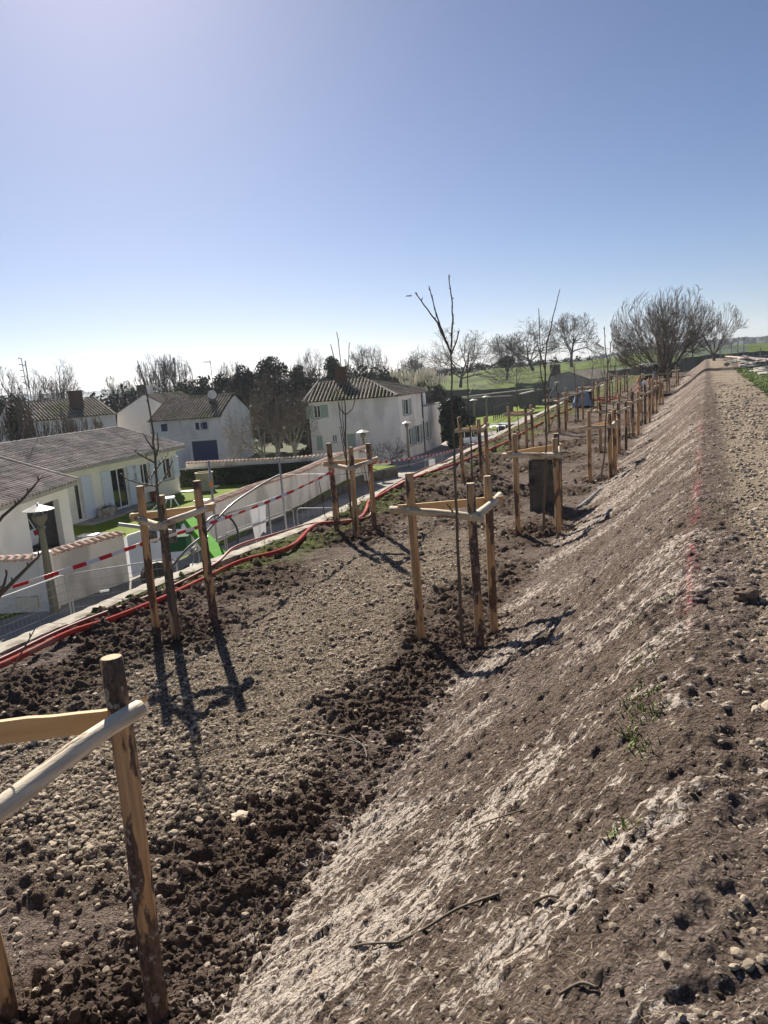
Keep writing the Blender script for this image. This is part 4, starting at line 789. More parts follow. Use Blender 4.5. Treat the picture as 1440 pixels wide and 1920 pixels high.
# garden birches and the drooping magnolia in front of the blue-shuttered house
def gt(px, pybase, z, pytop, wpx, sp, seed, label, **kw):
    b0 = G(px, pybase, z); D = math.hypot(b0[0], b0[1]); H = A(px, pytop, D)[2]-z
    out = grow_tree(seed, kw.pop('levels', 4), H, kw.pop('th', .3)*10, sp, kw.pop('up', .3), kw.pop('r0_', .16), 1, kw.pop('wander', .3), lean=kw.pop('lean', (0, 0)))
    return tree_obj('bare_tree', b0, H, wpx*D/F, out, label, kw.pop('group', None), mtrunk=kw.get('mt', M_birch), rmin=.007)
gt(522, 884, -4.6, 690, 105, SP_DROOP, 31, 'tall birch with a white speckled trunk behind the long garden wall', up=.8, r0_=.20, group='birches in the garden')
gt(553, 880, -4.6, 715, 110, SP_DROOP, 32, 'right-hand birch with pale double trunk near the wall corner', up=.5, r0_=.2, group='birches in the garden')
gt(505, 888, -4.6, 735, 165, SP_DROOP, 33, 'drooping bare garden tree in front of the plain gable', up=-.4, r0_=.22, lean=(-.25, 0))
gt(735, 872, -5.3, 818, 75, SP_OAK, 34, 'leafless climbing shrub against the two-storey house', th=.1, r0_=.08, mt=M_bark)
gt(700, 880, -5.3, 822, 40, SP_OAK, 35, 'small leafless shrub beside the street lamp at the house front', th=.1, r0_=.06, mt=M_bark, levels=3)
for i, (px, pt, wd, D, lb) in enumerate([(60, 735, 90, 52, 'tangled bare shrub in front of the chimneyed house, far left'), (110, 760, 80, 50, 'twiggy bare shrub behind the bungalow ridge, left of the pole'), (150, 768, 60, 55, 'small bare shrub near the narrow window of the chimneyed house'), (5, 730, 70, 50, 'bare shrub at the left edge of the picture')]):
    bt(px, pt, D, wd, -6, SP_LIME, 40+i, lb, group='bare shrubs behind the bungalow', levels=4, r0_=.12, th=.08)

# ================================================================== PART 3: buildings
def wall_open(mb, p0, p1, z0, z1, holes, reveal=.18, flip=1, mi=0):
    """upright wall from p0 to p1 seen from its right-hand side; holes (u0,u1,v0,v1) in metres; reveals run inward"""
    p0 = np.array(p0, float); p1 = np.array(p1, float); L = np.linalg.norm(p1-p0); d = (p1-p0)/L; nrm = np.array([d[1], -d[0]])*flip
    us = sorted({0, L, *[h[0] for h in holes], *[h[1] for h in holes]}); vs = sorted({0, z1-z0, *[h[2] for h in holes], *[h[3] for h in holes]})
    P = lambda u, v, k=0: (p0[0]+d[0]*u-nrm[0]*k, p0[1]+d[1]*u-nrm[1]*k, z0+v)
    for u0, u1 in zip(us[:-1], us[1:]):
        for v0, v1 in zip(vs[:-1], vs[1:]):
            cu, cv = (u0+u1)/2, (v0+v1)/2
            if any(h[0] < cu < h[1] and h[2] < cv < h[3] for h in holes): continue
            mb.quad(P(u0, v0), P(u1, v0), P(u1, v1), P(u0, v1), mi)
    for (u0, u1, v0, v1) in holes:
        mb.quad(P(u0, v0), P(u0, v1), P(u0, v1, reveal), P(u0, v0, reveal), mi); mb.quad(P(u1, v0, reveal), P(u1, v1, reveal), P(u1, v1), P(u1, v0), mi)
        mb.quad(P(u0, v1), P(u1, v1), P(u1, v1, reveal), P(u0, v1, reveal), mi); mb.quad(P(u0, v0, reveal), P(u1, v0, reveal), P(u1, v0), P(u0, v0), mi)
    return P, d, nrm
def wbox(mb, P, u0, u1, v0, v1, k0, k1, mi=0):
    """box on a wall face: k negative = proud of the wall"""
    V = [P(u, v, k) for u in (u0, u1) for v in (v0, v1) for k in (k0, k1)]
    mb.add(V, [(0, 1, 3, 2), (4, 6, 7, 5), (0, 4, 5, 1), (2, 3, 7, 6), (0, 2, 6, 4), (1, 5, 7, 3)], mi)
def window(root, P, h, shutters=None, m_sh=None, frame_m=None, sill=True, mull=1, closed=False, sw=None):
    u0, u1, v0, v1 = h; frame_m = frame_m or M_white; t = .06
    f = MB()
    for a in ((u0, u0+t, v0, v1), (u1-t, u1, v0, v1), (u0+t, u1-t, v1-t, v1), (u0+t, u1-t, v0, v0+t)): wbox(f, P, *a, .10, .16)
    for k in range(1, mull+1): c = u0+(u1-u0)*k/(mull+1); wbox(f, P, c-.035, c+.035, v0+t, v1-t, .10, .16)
    w_ = f.build('window', frame_m, root); g = MB(); wbox(g, P, u0+t*.5, u1-t*.5, v0+t*.5, v1-t*.5, .125, .14); g.build('pane', M_glass, w_)
    if sill: s_ = MB(); wbox(s_, P, u0-.08, u1+.08, v0-.07, v0-.005, -.05, .09); s_.build('sill', M_lstone, w_)
    if shutters:
        ww = sw or (u1-u0)/2
        for side in shutters:
            s_ = MB()
            if closed: a0, a1, k0, k1 = (u0+.01, (u0+u1)/2-.01, .02, .06) if side == 'l' else ((u0+u1)/2+.01, u1-.01, .02, .06)
            else: a0, a1, k0, k1 = (u0-ww-.02, u0-.02, -.055, -.012) if side == 'l' else (u1+.02, u1+ww+.02, -.055, -.012)
            wbox(s_, P, a0, a1, v0, v1, k0, k1)
            for vv in (v0+(v1-v0)*.18, v0+(v1-v0)*.82): wbox(s_, P, a0+.03, a1-.03, vv-.05, vv+.05, k0-.03, k0-.001)
            s_.build('shutter', m_sh or M_shut, root)
    return w_
def tile_roof(root, eL, eR, rR, rL, m, pitch=.26, course=.38, name='roof_tiles', over=.0, base_m=None):
    """canal tiles: eave corners eL,eR, ridge corners rR,rL (planar); tiles in rows clipped to the polygon"""
    eL, eR, rR, rL = [np.array(p, float) for p in (eL, eR, rR, rL)]; U = (eR-eL); W = np.linalg.norm(U); U /= W
    n = np.cross(U, rL-eL) if np.linalg.norm(rL-rR) > .01 or True else None; n /= np.linalg.norm(n)
    if n[2] < 0: n = -n
    S = np.cross(n, U); S = S if (rL-eL)@S > 0 else -S
    loc = lambda p: np.array([(p-eL)@U, (p-eL)@S]); poly = [loc(p) for p in (eL, eR, rR, rL)]
    def span(u):
        ts = []
        for a, b_ in zip(poly, poly[1:]+poly[:1]):
            if (a[0]-u)*(b_[0]-u) <= 0 and abs(a[0]-b_[0]) > 1e-6: t = (u-a[0])/(b_[0]-a[0]); ts.append(a[1]+(b_[1]-a[1])*t)
        return (min(ts), max(ts)) if len(ts) >= 2 else None
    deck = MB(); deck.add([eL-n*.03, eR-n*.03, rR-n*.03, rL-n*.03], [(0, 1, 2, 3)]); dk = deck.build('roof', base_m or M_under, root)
    mb = MB(); u = pitch/2; r = pitch*.29; an = np.linspace(0, math.pi, 6)
    umin = min(p[0] for p in poly); umax = max(p[0] for p in poly); u = umin+pitch*.5
    while u < umax-pitch*.2:
        sp = span(u)
        if sp and sp[1]-sp[0] > .1:
            t = sp[0]-.05
            while t < sp[1]-.02:
                t1 = min(t+course*1.08, sp[1]); rr = random.random(); wob = random.uniform(-.008, .008)
                V = []
                for tt, rad, lift in ((t, r*1.05, .014), (t1, r*.92, .0)):
                    for a in an: V.append(eL+U*(u+wob+rad*math.cos(a))+S*tt+n*(rad*1.15*math.sin(a)+lift))
                V += [eL+U*(u+r*.6)+S*t+n*.0, eL+U*(u-r*.6)+S*t+n*0]
                mb.add(V, [(j, j+1, j+7, j+6) for j in range(5)]+[(0, 12, 13, 5, 4, 3, 2, 1)], 0, rr)
                t += course
        u += pitch
    o = mb.build(name, m, dk, kind='stuff'); return dk
def ridge_tiles(root, a, b_, m, r=.11, n='ridge_tiles'):
    a, b_ = np.array(a), np.array(b_); L = np.linalg.norm(b_-a); mb = MB(); k = int(L/.4)
    for i in range(k):
        p, q = a+(b_-a)*i/k, a+(b_-a)*(i+1.05)/k; d = (b_-a)/L; x = np.cross(d, [0, 0, 1.]); x /= np.linalg.norm(x); up_ = np.cross(x, d); V = []
        for c, rad in ((p, r*1.1), (q, r*.9)):
            for t in np.linspace(0, math.pi, 6): V.append(c+x*rad*math.cos(t)+up_*(rad*.9*math.sin(t)+.01))
        mb.add(V, [(j, j+1, j+7, j+6) for j in range(5)], 0, random.random())
    return mb.build(n, m, root, kind='stuff')
def xyz(p, z): return (p[0], p[1], z)
V2 = lambda a: np.array(a, float)

# ---- bungalow with garage
def bungalow():
    c = V2(G(343, 838, -1.9)[:2]); e0 = V2(G(100, 889, -1.9)[:2]); d = (c-e0)/np.linalg.norm(c-e0); nr = np.array([d[1], -d[0]])      # road side normal
    root = empty('bungalow', (c[0], c[1], GZ), 'cream bungalow with pale blue shutters and an open garage', 'house')
    over = .35; wc = c-nr*over-d*.3                                     # wall corner
    s0 = wc-d*15.0; L = 15.0
    # surveyed openings along the wall by pixel column at mid height
    def u_of(px, py, z): p = G(px, py, z)[:2]; return float((p-s0)@d)
    def col(px, py): # intersect pixel ray with wall plane
        r_ = ray(px, py); t = ((np.append(s0, 0)-CAM)[:2]@nr)/(r_[:2]@nr); p = CAM+r_*t; return float((p[:2]-s0)@d), float(p[2]-GZ)
    H = [col(212, 0+905)[0], col(238, 900)[0]]
    door = (col(210, 915)[0], col(240, 905)[0], .12, 2.25)
    w1 = (col(262, 880)[0], col(279, 875)[0], .95, 2.2); w2 = (col(305, 875)[0], col(322, 870)[0], .95, 2.2)
    sd = (col(140, 920)[0], col(152, 920)[0], .12, 2.25)
    mb = MB(); P, _, _ = wall_open(mb, s0, wc, GZ-.1, -1.82, [(a, b_, v0+.1, v1+.1) for a, b_, v0, v1 in (door, w1, w2, sd)])
    P2 = lambda u, v, k=0: P(u, v+.1, k)
    gab = wc-nr*8.6; back = s0-nr*8.6
    mb.quad((*wc, GZ-.1), (*gab, GZ-.1), (*gab, -1.82), (*wc, -1.82)); mb.quad((*gab, GZ-.1), (*back, GZ-.1), (*back, -1.82), (*gab, -1.82)); mb.quad((*back, GZ-.1), (*s0, GZ-.1), (*s0, -1.82), (*back, -1.82))
    inn = MB(); mb.build('wall', M_plaster, root)
    pl = MB(); wbox(pl, P2, 0, L, 0, .42, -.025, -.001); 
    window(root, P2, door, 'lr', M_shut, mull=1, sill=False, sw=.75)
    for w_ in (w1, w2): window(root, P2, w_, 'lr', M_shut, mull=1, sw=.62)
    window(root, P2, sd, 'r', M_shut, mull=0, sill=False, sw=.8)
    st = MB(); wbox(st, P2, door[0]-.6, door[1]+.6, 0, .10, -1.0, -.03); wbox(st, P2, sd[0]-.5, sd[1]+1.6, 0, .06, -1.2, -.03); st.build('step', M_lstone, root)
    # hipped roof
    eR = c+d*.15; eL = s0-d*.5+nr*over; kk_ = min(np.arange(3.0, 7.0, .05), key=lambda k_: abs(proj((*(eR-nr*k_), -.8))[0]-221)); ebR = eR-nr*2*kk_; ebL = eL-nr*2*kk_
    zr = min(np.arange(-1.4, .5, .01), key=lambda z_: abs(proj((*(eR-nr*kk_), z_))[1]-803)); rR = eR-nr*kk_; rL = eL-nr*kk_
    mb = MB(); mb.add([xyz(wc, -1.83), xyz(gab, -1.83), xyz(wc-nr*(kk_-over), zr-.12)], [(0, 1, 2)]); mb.build('gable', M_plaster, root)
    a = [xyz(eL, -1.86), xyz(eR, -1.86), xyz(rR, zr), xyz(rL, zr)]; tile_roof(root, *a, M_tile, .27, .44)
    tile_roof(root, xyz(ebR, -1.86), xyz(ebL, -1.86), xyz(rL, zr), xyz(rR, zr), M_tile, .5, .8)
    ridge_tiles(root, xyz(rR, zr+.02), xyz(rL, zr+.02), M_tile); ridge_tiles(root, xyz(eR, -1.84), xyz(rR, zr+.02), M_tile)
    fa = MB(); fa.beam(xyz(eL, -1.95), xyz(eR, -1.95), .03, .16); fa.build('fascia', M_white, root)
    gt_ = MB(); gt_.tube([xyz(eL+nr*.06, -1.93), xyz(eR+nr*.06, -1.93)], .06, 8); gt_.build('gutter', M_lstone, root)
    # garage wing
    g0 = V2(G(140, 905, -2.05)[:2]); g1 = V2(G(0, 952, -2.05)[:2]); gd = (g0-g1)/np.linalg.norm(g0-g1); gn = np.array([gd[1], -gd[0]]); gc = g0-gn*.3-gd*.15; gs = gc-gd*9.5
    def colg(px, py): r_ = ray(px, py); t = ((np.append(gs, 0)-CAM)[:2]@gn)/(r_[:2]@gn); p = CAM+r_*t; return float((p[:2]-gs)@gd)
    gh = (colg(50, 960), colg(110, 940), .02, 2.05)
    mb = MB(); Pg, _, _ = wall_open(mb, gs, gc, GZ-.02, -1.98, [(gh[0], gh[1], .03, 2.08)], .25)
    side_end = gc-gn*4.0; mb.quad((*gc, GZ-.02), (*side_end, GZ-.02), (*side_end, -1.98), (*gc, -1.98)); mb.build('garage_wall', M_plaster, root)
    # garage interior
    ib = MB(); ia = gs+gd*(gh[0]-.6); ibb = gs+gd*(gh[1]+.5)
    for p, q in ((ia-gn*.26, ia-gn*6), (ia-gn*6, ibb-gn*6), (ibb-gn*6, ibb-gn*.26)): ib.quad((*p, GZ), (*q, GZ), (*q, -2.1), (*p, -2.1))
    ib.quad((*(ia-gn*.26), -2.2), (*(ia-gn*6), -2.2), (*(ibb-gn*6), -2.2), (*(ibb-gn*.26), -2.2)); ib.quad((*(ia), GZ+.02), (*(ia-gn*6), GZ+.02), (*(ibb-gn*6), GZ+.02), (*(ibb), GZ+.02)); ib.build('garage_interior', mat('garage_interior_painted_shade', (.20, .19, .18), (.27, .26, .25)), root)  # walls coloured dark to stand for the shade inside the garage
    dp = MB(); dp.tube([xyz(gc+gd*.07-gn*.1, GZ), xyz(gc+gd*.07-gn*.1, -2.1)], .05, 8); dp.build('downpipe', M_lstone, root)
    ge = g0+gd*.25; gl = gs+gn*.3; r0g = ge-gn*3.9; rz = min(np.arange(-1.9, .2, .01), key=lambda z_: abs(proj((*r0g, z_))[1]-(862+proj((*r0g, z_))[0]*43/140))); r1g = gl-gn*3.9
    tile_roof(root, xyz(gl, -2.0), xyz(ge, -2.0), xyz(r0g, rz), xyz(r1g, rz), M_tile, .27, .44)
    tile_roof(root, xyz(ge, -2.0), xyz(ge-gn*3.95, -2.0), xyz(r0g, rz), xyz(r0g, rz), M_tile, .27, .44)
    ridge_tiles(root, xyz(ge, -1.97), xyz(r0g, rz+.03), M_tile)
    fa = MB(); fa.beam(xyz(gl, -2.1), xyz(ge, -2.1), .03, .14); fa.build('fascia', M_lstone, root)
    # car in the garage, planter, garage odds
    cc = gs+gd*((gh[0]+gh[1])/2-.25)-gn*2.7; ang = math.atan2(gn[1], gn[0]); car = empty('parked_car', (*cc, GZ+.02), 'white hatchback parked tail-out inside the open garage', 'car')
    R2 = np.array([[math.cos(ang), -math.sin(ang)], [math.sin(ang), math.cos(ang)]])
    def cp(x, y, z): q = R2@np.array([x, y]); return (cc[0]+q[0], cc[1]+q[1], GZ+.02+z)
    prof = [(1.95, .35), (2.0, .62), (1.93, .95), (1.72, 1.38), (1.2, 1.48), (-.3, 1.46), (-1.0, .98), (-1.95, .85), (-2.05, .4)]
    def extr(pr, w_, nm, m, inset=0):
        b_ = MB(); k = len(pr); V = [cp(x, y, z) for y in (-w_, w_) for x, z in pr]; b_.add(V, [(i, (i+1) % k, k+(i+1) % k, k+i) for i in range(k)]+[tuple(range(k))[::-1], tuple(range(k, 2*k))]); return b_.build(nm, m, car)
    extr(prof, .84, 'body', M_car); extr([(1.965, 1.0), (1.80, 1.36), (1.78, 1.36), (1.93, 1.0)], .62, 'rear_window', M_glass)
    for sgn in (-1, 1):
        b_ = MB(); b_.add([cp(x, y, z) for x in (1.9, 2.01) for y in (sgn*.6, sgn*.82) for z in (.72, .92)], [(0, 1, 3, 2), (4, 6, 7, 5), (0, 4, 5, 1), (2, 3, 7, 6), (0, 2, 6, 4), (1, 5, 7, 3)]); b_.build('tail_lamp', M_taill, car)
        for x in (1.25, -1.35):
            b_ = MB(); b_.tube([cp(x, sgn*.68, .31), cp(x, sgn*.86, .31)], .31, 14); b_.build('wheel', M_black, car)
    b_ = MB(); b_.add([cp(x, y, z) for x in (2.0, 2.02) for y in (-.26, .26) for z in (.5, .61)], [(0, 1, 3, 2), (4, 6, 7, 5), (0, 4, 5, 1), (2, 3, 7, 6), (0, 2, 6, 4), (1, 5, 7, 3)]); b_.build('number_plate', M_wht, car)
    q = gs+gd*(gh[1]-.55)-gn*2.2; b_ = MB(); b_.box((q[0], q[1], GZ+.5), (.7, .5, .9), math.atan2(gd[1], gd[0])); b_.box((q[0], q[1], GZ+.98), (.76, .56, .06), math.atan2(gd[1], gd[0])); o = b_.build('storage_bin', M_black); tag(o, 'black wheeled bin standing inside the garage beside the car', 'bin')
    q = gs+gd*(gh[1]-.35)-gn*4.5; b_ = MB(); b_.box((q[0], q[1], GZ+1.35), (.9, .3, .9), math.atan2(gd[1], gd[0])); b_.box((q[0], q[1], GZ+.45), (.1, .1, .9)); o = b_.build('yellow_panel', M_yellow); tag(o, 'yellow plastic panel hung at the back of the garage', 'panel')
    pp = P2(door[0]-1.15, 0, -.45); pr = empty('planter', (pp[0], pp[1], GZ+.01), 'grey concrete planter against the bungalow beside the glazed door', 'planter'); b_ = MB(); a_ = math.atan2(d[1], d[0])
    b_.box((pp[0], pp[1], GZ+.25), (1.0, .45, .48), a_); b_.build('trough', M_conc, pr); b_ = MB()
    for i in range(40): x = random.uniform(-.4, .4); b_.tube([(pp[0]+d[0]*x, pp[1]+d[1]*x, GZ+.49), (pp[0]+d[0]*x+random.uniform(-.1, .1), pp[1]+d[1]*x, GZ+.49+random.uniform(.05, .22))], [.012, .004], 3)
    b_.build('plants', M_leafd, pr)
    q = P2(col(278, 905)[0], 0, -.3); b_ = MB(); b_.lathe((q[0], q[1], GZ+.006), [(0, 0), (.18, 0), (.24, .55), (.21, .55), (.2, .5), (0, .5)]); o = b_.build('dark_pot', M_pot); tag(o, 'dark round pot against the bungalow wall', 'pot')
bungalow()

def gable_house(name, label, A0, A1, depth, zb_, ze, zr, m, mt, holes, tile=.26, ridge_frac=.5, end_over=.1, root=None, course=.5):
    """front wall A0->A1 (left to right seen from the road); ridge parallel to the front"""
    A0, A1 = V2(A0), V2(A1); d = (A1-A0)/np.linalg.norm(A1-A0); n = np.array([d[1], -d[0]]); B0, B1 = A0-n*depth, A1-n*depth
    root = root or empty(name, (A1[0], A1[1], zb_), label, 'house'); mb = MB(); P, _, _ = wall_open(mb, A0, A1, zb_, ze, holes)
    R0_, R1_ = A0-n*depth*ridge_frac, A1-n*depth*ridge_frac
    for p, q, r_ in ((A1, B1, R1_), (B0, A0, R0_)): mb.add([xyz(p, zb_), xyz(q, zb_), xyz(q, ze), xyz(r_, zr), xyz(p, ze)], [(0, 1, 2, 3, 4)])
    mb.quad(xyz(B1, zb_), xyz(B0, zb_), xyz(B0, ze), xyz(B1, ze)); mb.build('wall', m, root)
    o_ = .3; sl_ = (zr-ze)/(depth*ridge_frac); eo = n*o_; a, b_ = A0-d*end_over, A1+d*end_over
    tile_roof(root, xyz(a+eo, ze-o_*sl_+.06), xyz(b_+eo, ze-o_*sl_+.06), xyz(b_-n*depth*ridge_frac, zr+.06), xyz(a-n*depth*ridge_frac, zr+.06), mt, tile, course)
    tile_roof(root, xyz(b_-n*(depth+.3), ze-o_*sl_+.06), xyz(a-n*(depth+.3), ze-o_*sl_+.06), xyz(a-n*depth*ridge_frac, zr+.06), xyz(b_-n*depth*ridge_frac, zr+.06), mt, .6, 1.2)
    ridge_tiles(root, xyz(a-n*depth*ridge_frac, zr+.1), xyz(b_-n*depth*ridge_frac, zr+.1), mt)
    return root, P, d, n
# ---- blue-shuttered house: front wall facing the road, gable to its right
D3 = 72.0; a = A(279, 789, D3+1.5); b_ = A(414, 781, D3-1); ze3 = (a[2]+b_[2])/2; zb3 = ze3-4.7
def pxhole(A0, A1, zb_, x0, x1, y0, y1):
    A0, A1 = V2(A0), V2(A1); d = (A1-A0)/np.linalg.norm(A1-A0); n = np.array([d[1], -d[0]])
    def hit(px, py): r_ = ray(px, py); t = ((A0-CAM[:2])@n)/(r_[:2]@n); p = CAM+r_*t; return (p[:2]-A0)@d, p[2]-zb_
    u0, va = hit(x0, (y0+y1)/2); u1, vb = hit(x1, (y0+y1)/2); xm = (x0+x1)/2; return (float(u0), float(u1), float(hit(xm, y1)[1]), float(hit(xm, y0)[1]))
h_a = pxhole(a[:2], b_[:2], zb3, 302, 314, 795, 809); h_b = pxhole(a[:2], b_[:2], zb3, 374, 379, 792, 805); gd_ = pxhole(a[:2], b_[:2], zb3, 361, 409, 826, 866)
gd_ = (gd_[0], gd_[1], 0.02, gd_[3])
depth3 = 9.5; d3 = (b_-a)[:2]/np.linalg.norm((b_-a)[:2])
r3, P3_, d3, n3 = gable_house('house', 'whitewashed house with navy blue shutters and a wide navy garage door', a[:2], b_[:2], depth3, zb3, ze3, A(455, 737, 74.5)[2]-.1, M_plaster2, M_tile_d, [h_a, h_b, gd_], .29)
t = MB(); wbox(t, P3_, h_a[0]+.01, h_a[1]-.01, h_a[2], h_a[3], .0, .05); t.build('shutter', M_blue, r3); window(r3, P3_, h_b, None, sill=True, mull=0)
for x0, x1 in ((h_b[0]-.36, h_b[0]-.03), (h_b[1]+.03, h_b[1]+.50)): t = MB(); wbox(t, P3_, x0, x1, h_b[2], h_b[3], -.06, -.01); t.build('shutter', M_blue, r3)
t = MB(); wbox(t, P3_, gd_[0]+.01, gd_[1]-.01, gd_[2], gd_[3], .08, .14); go_ = t.build('garage_door', M_blue, r3)
for k in range(1, 5): t = MB(); vv = gd_[2]+(gd_[3]-gd_[2])*k/5; wbox(t, P3_, gd_[0]+.03, gd_[1]-.03, vv-.02, vv+.02, .06, .08); t.build('door_rib', M_blue, go_)
t = MB(); 
for (x0, x1, v0, v1) in ((gd_[0]-.22, gd_[0], 0, gd_[3]+.22), (gd_[1], gd_[1]+.22, 0, gd_[3]+.22), (gd_[0], gd_[1], gd_[3], gd_[3]+.22)): wbox(t, P3_, x0, x1, v0, v1, -.035, -.001)
wbox(t, P3_, .0, (b_-a)[:2]@d3, 2.95, 3.05, -.04, -.001); t.build('stone_surround', M_plaster, r3)
t = MB(); lp = P3_((gd_[0]+gd_[1])/2, gd_[3]+.42, -.12); t.lathe((lp[0], lp[1], lp[2]-.12), [(0, 0), (.07, .02), (.08, .16), (0, .2)], 8); t.build('wall_lamp', M_white, r3)
# satellite dish and its small chimney
cq = A(399, 752, 74); ch = MB(); ch.box((cq[0], cq[1], cq[2]-.3), (.5, .5, 1.2)); ch.build('chimney', M_rock, r3)
sdsh = empty('satellite_dish', (cq[0], cq[1]-.1, cq[2]+.25), 'round pale satellite dish on the roof of the blue-shuttered house', 'satellite dish'); t = MB(); dn = -np.array([cq[0], cq[1], -1.0]); dn /= np.linalg.norm(dn); x, y, _ = basis(dn); cpt = np.array([cq[0], cq[1], cq[2]+.62])+dn*.4
V = [cpt-dn*.08]; n_ = 18
for rr, kk in ((.2, .05), (.42, 0)): V += [cpt-dn*kk+(x*math.cos(i*6.283/n_)+y*math.sin(i*6.283/n_))*rr for i in range(n_)]
t.add(V, [(0, 1+i, 1+(i+1) % n_) for i in range(n_)]+[(1+i, 1+n_+i, 1+n_+(i+1) % n_, 1+(i+1) % n_) for i in range(n_)]); t.build('reflector', M_plaster2, sdsh); t = MB(); t.tube([(cq[0], cq[1], cq[2]+.2), tuple(cpt-dn*.1)], .03, 6); t.build('arm', M_galv, sdsh)
# ---- chimneyed long house behind, with a tall gable on its right
D2 = 78.0; a = A(38, 790, D2-4); b_ = A(216, 777, D2-2); ze2 = (a[2]+b_[2])/2; zb2 = ze2-5.5
hw = pxhole(a[:2], b_[:2], zb2, 177, 193, 790, 804); hn = pxhole(a[:2], b_[:2], zb2, 117, 121, 793, 805)
r2, P2_, d2, n2 = gable_house('house', 'long pale house with a mossy brown roof and a red brick chimney', a[:2], b_[:2], 11.0, zb2, ze2, A(258, 741, D2+3)[2], M_plaster2, M_tile_d, [hw, hn], .29)
window(r2, P2_, hw, None, mull=0); window(r2, P2_, hn, None, mull=0)
t = MB(); q = A(144, 760, D2); ang2 = math.atan2(d2[1], d2[0])
t.box((q[0], q[1], q[2]+.1), (1.15, .7, 2.4), ang2); t.box((q[0], q[1], q[2]+1.34), (1.3, .85, .1), ang2); t.build('chimney', M_brick, r2)
# grey gabled wing
q0 = A(255, 790, D2+1); q1 = A(300, 770, D2+6)
gw = empty('house', (q0[0], q0[1], zb2), 'grey gabled building with twin chimneys between the other two houses', 'house')
L0, L1, L2, L3, L4 = A(216, 845, 74), A(300, 842, 75), A(352, 778, 84), A(282, 742, 82), A(216, 778, 75.5)
t = MB(); A_ = [A(220, 850, 79), A(345, 846, 79), A(345, 778, 79), A(270, 740.5, 79), A(220, 775, 79)]; B_ = [p+np.array([-2.5, 9, 0]) for p in A_]
t.add(A_+B_, [(0, 1, 2, 3, 4), (1, 6, 7, 2), (5, 0, 4, 9), (6, 5, 9, 8, 7)]); t.build('wall', M_plaster2, gw)
tile_roof(gw, A_[2], B_[2], B_[3], A_[3], M_tile_d, .27, .5); tile_roof(gw, B_[4], A_[4], A_[3], B_[3], M_tile_d, .27, .5)
for px, m_ in ((267, M_rock), (280, M_plaster2)):
    q = A(px, 745, 83); t = MB(); t.box((q[0], q[1], q[2]+.15), (.75, .6, 2.1), .2); t.box((q[0], q[1], q[2]+1.24), (.9, .75, .08), .2); t.build('chimney', m_, gw)

# ---- two-storey house at the bend
c0 = G(755, 862, -5.4)[:2]; D4 = math.hypot(*c0); a4 = A(577, 752, D4+1.0)[:2]; b4 = c0; e4 = G(797, 848, -5.4)[:2]; ze4 = A(750, 742, D4)[2]; zb4 = -5.5
r4 = empty('house', (c0[0], c0[1], zb4), 'two-storey white house at the road bend with sage green shutters', 'house')
hs = [pxhole(a4, b4, zb4, 590, 596, 759, 782), pxhole(a4, b4, zb4, 594, 605, 817, 842), pxhole(a4, b4, zb4, 623, 632, 815, 829), pxhole(a4, b4, zb4, 651, 668, 813, 856)]
hs[0] = pxhole(a4, b4, zb4, 588, 601, 760, 784)
mb = MB(); P4, d4, n4 = wall_open(mb, a4, b4, zb4, ze4, hs)
hr = [pxhole(b4, e4, zb4, 757, 768, 748, 778), pxhole(b4, e4, zb4, 766, 773, 803, 836), pxhole(b4, e4, zb4, 779, 789, 797, 831)]
Pr, dr, nr_ = wall_open(mb, b4, e4, zb4, ze4, hr)
back4 = [a4-n4*9, e4-n4*8]
mb.quad(xyz(e4, zb4), xyz(back4[1], zb4), xyz(back4[1], ze4), xyz(e4, ze4)); mb.quad(xyz(back4[0], zb4), xyz(a4, zb4), xyz(a4, ze4), xyz(back4[0], ze4)); mb.build('wall', M_plaster2, r4)
window(r4, P4, hs[0], 'lr', M_sage, sw=.6); window(r4, P4, hs[1], 'lr', M_sage, closed=True); window(r4, P4, hs[2], None, mull=1)
t = MB(); wbox(t, P4, hs[3][0]+.02, hs[3][1]-.02, hs[3][2], hs[3][3]-.02, .05, .11); dr_ = t.build('door', M_sage, r4); t = MB(); wbox(t, P4, hs[3][0]+.06, hs[3][1]-.06, hs[3][2]+.9, hs[3][2]+.97, .03, .05); wbox(t, P4, (hs[3][0]+hs[3][1])/2-.01, (hs[3][0]+hs[3][1])/2+.01, hs[3][2]+.05, hs[3][3]-.1, .035, .05); t.build('door_rail', M_lstone, dr_)
for h in hr: window(r4, Pr, h, 'lr', M_sage, closed=False, sw=.28)
t = MB(); Lw = np.linalg.norm(b4-a4); zz = pxhole(a4, b4, zb4, 640, 660, 800, 806); wbox(t, P4, 0, Lw, zz[2], zz[3], -.06, -.001); wbox(t, Pr, 0, np.linalg.norm(e4-b4), zz[2], zz[3], -.06, -.001); t.build('string_course', M_plaster2, r4)
t = MB(); wbox(t, Pr, np.linalg.norm(e4-b4)-.12, np.linalg.norm(e4-b4)-.03, .1, ze4-zb4, -.1, -.01); t.build('downpipe', M_rock, r4)
rl4 = A(596, 719, D4+5); rr4 = A(684, 711, D4+5); rl4[2] = rr4[2] = (rl4[2]+rr4[2])/2
ea, eb, ee = a4+n4*.4-d4*.35, b4+n4*.4+d4*.0, e4+nr_*.35+dr*.3
tile_roof(r4, xyz(ea, ze4), xyz(eb, ze4), rr4, rl4, M_tile_d, .30, .45); tile_roof(r4, xyz(eb, ze4), xyz(ee, ze4), rr4+np.array([.01, .01, 0]), rr4, M_tile_d, .30, .45)
tile_roof(r4, xyz(ee, ze4), xyz(back4[1]-n4*.3, ze4), rr4+np.array([.01, .01, 0]), rr4, M_tile_d, .5, .8); tile_roof(r4, xyz(back4[0]-n4*.3, ze4), xyz(ea, ze4), rl4+np.array([.01, .01, 0]), rl4, M_tile_d, .5, .8)
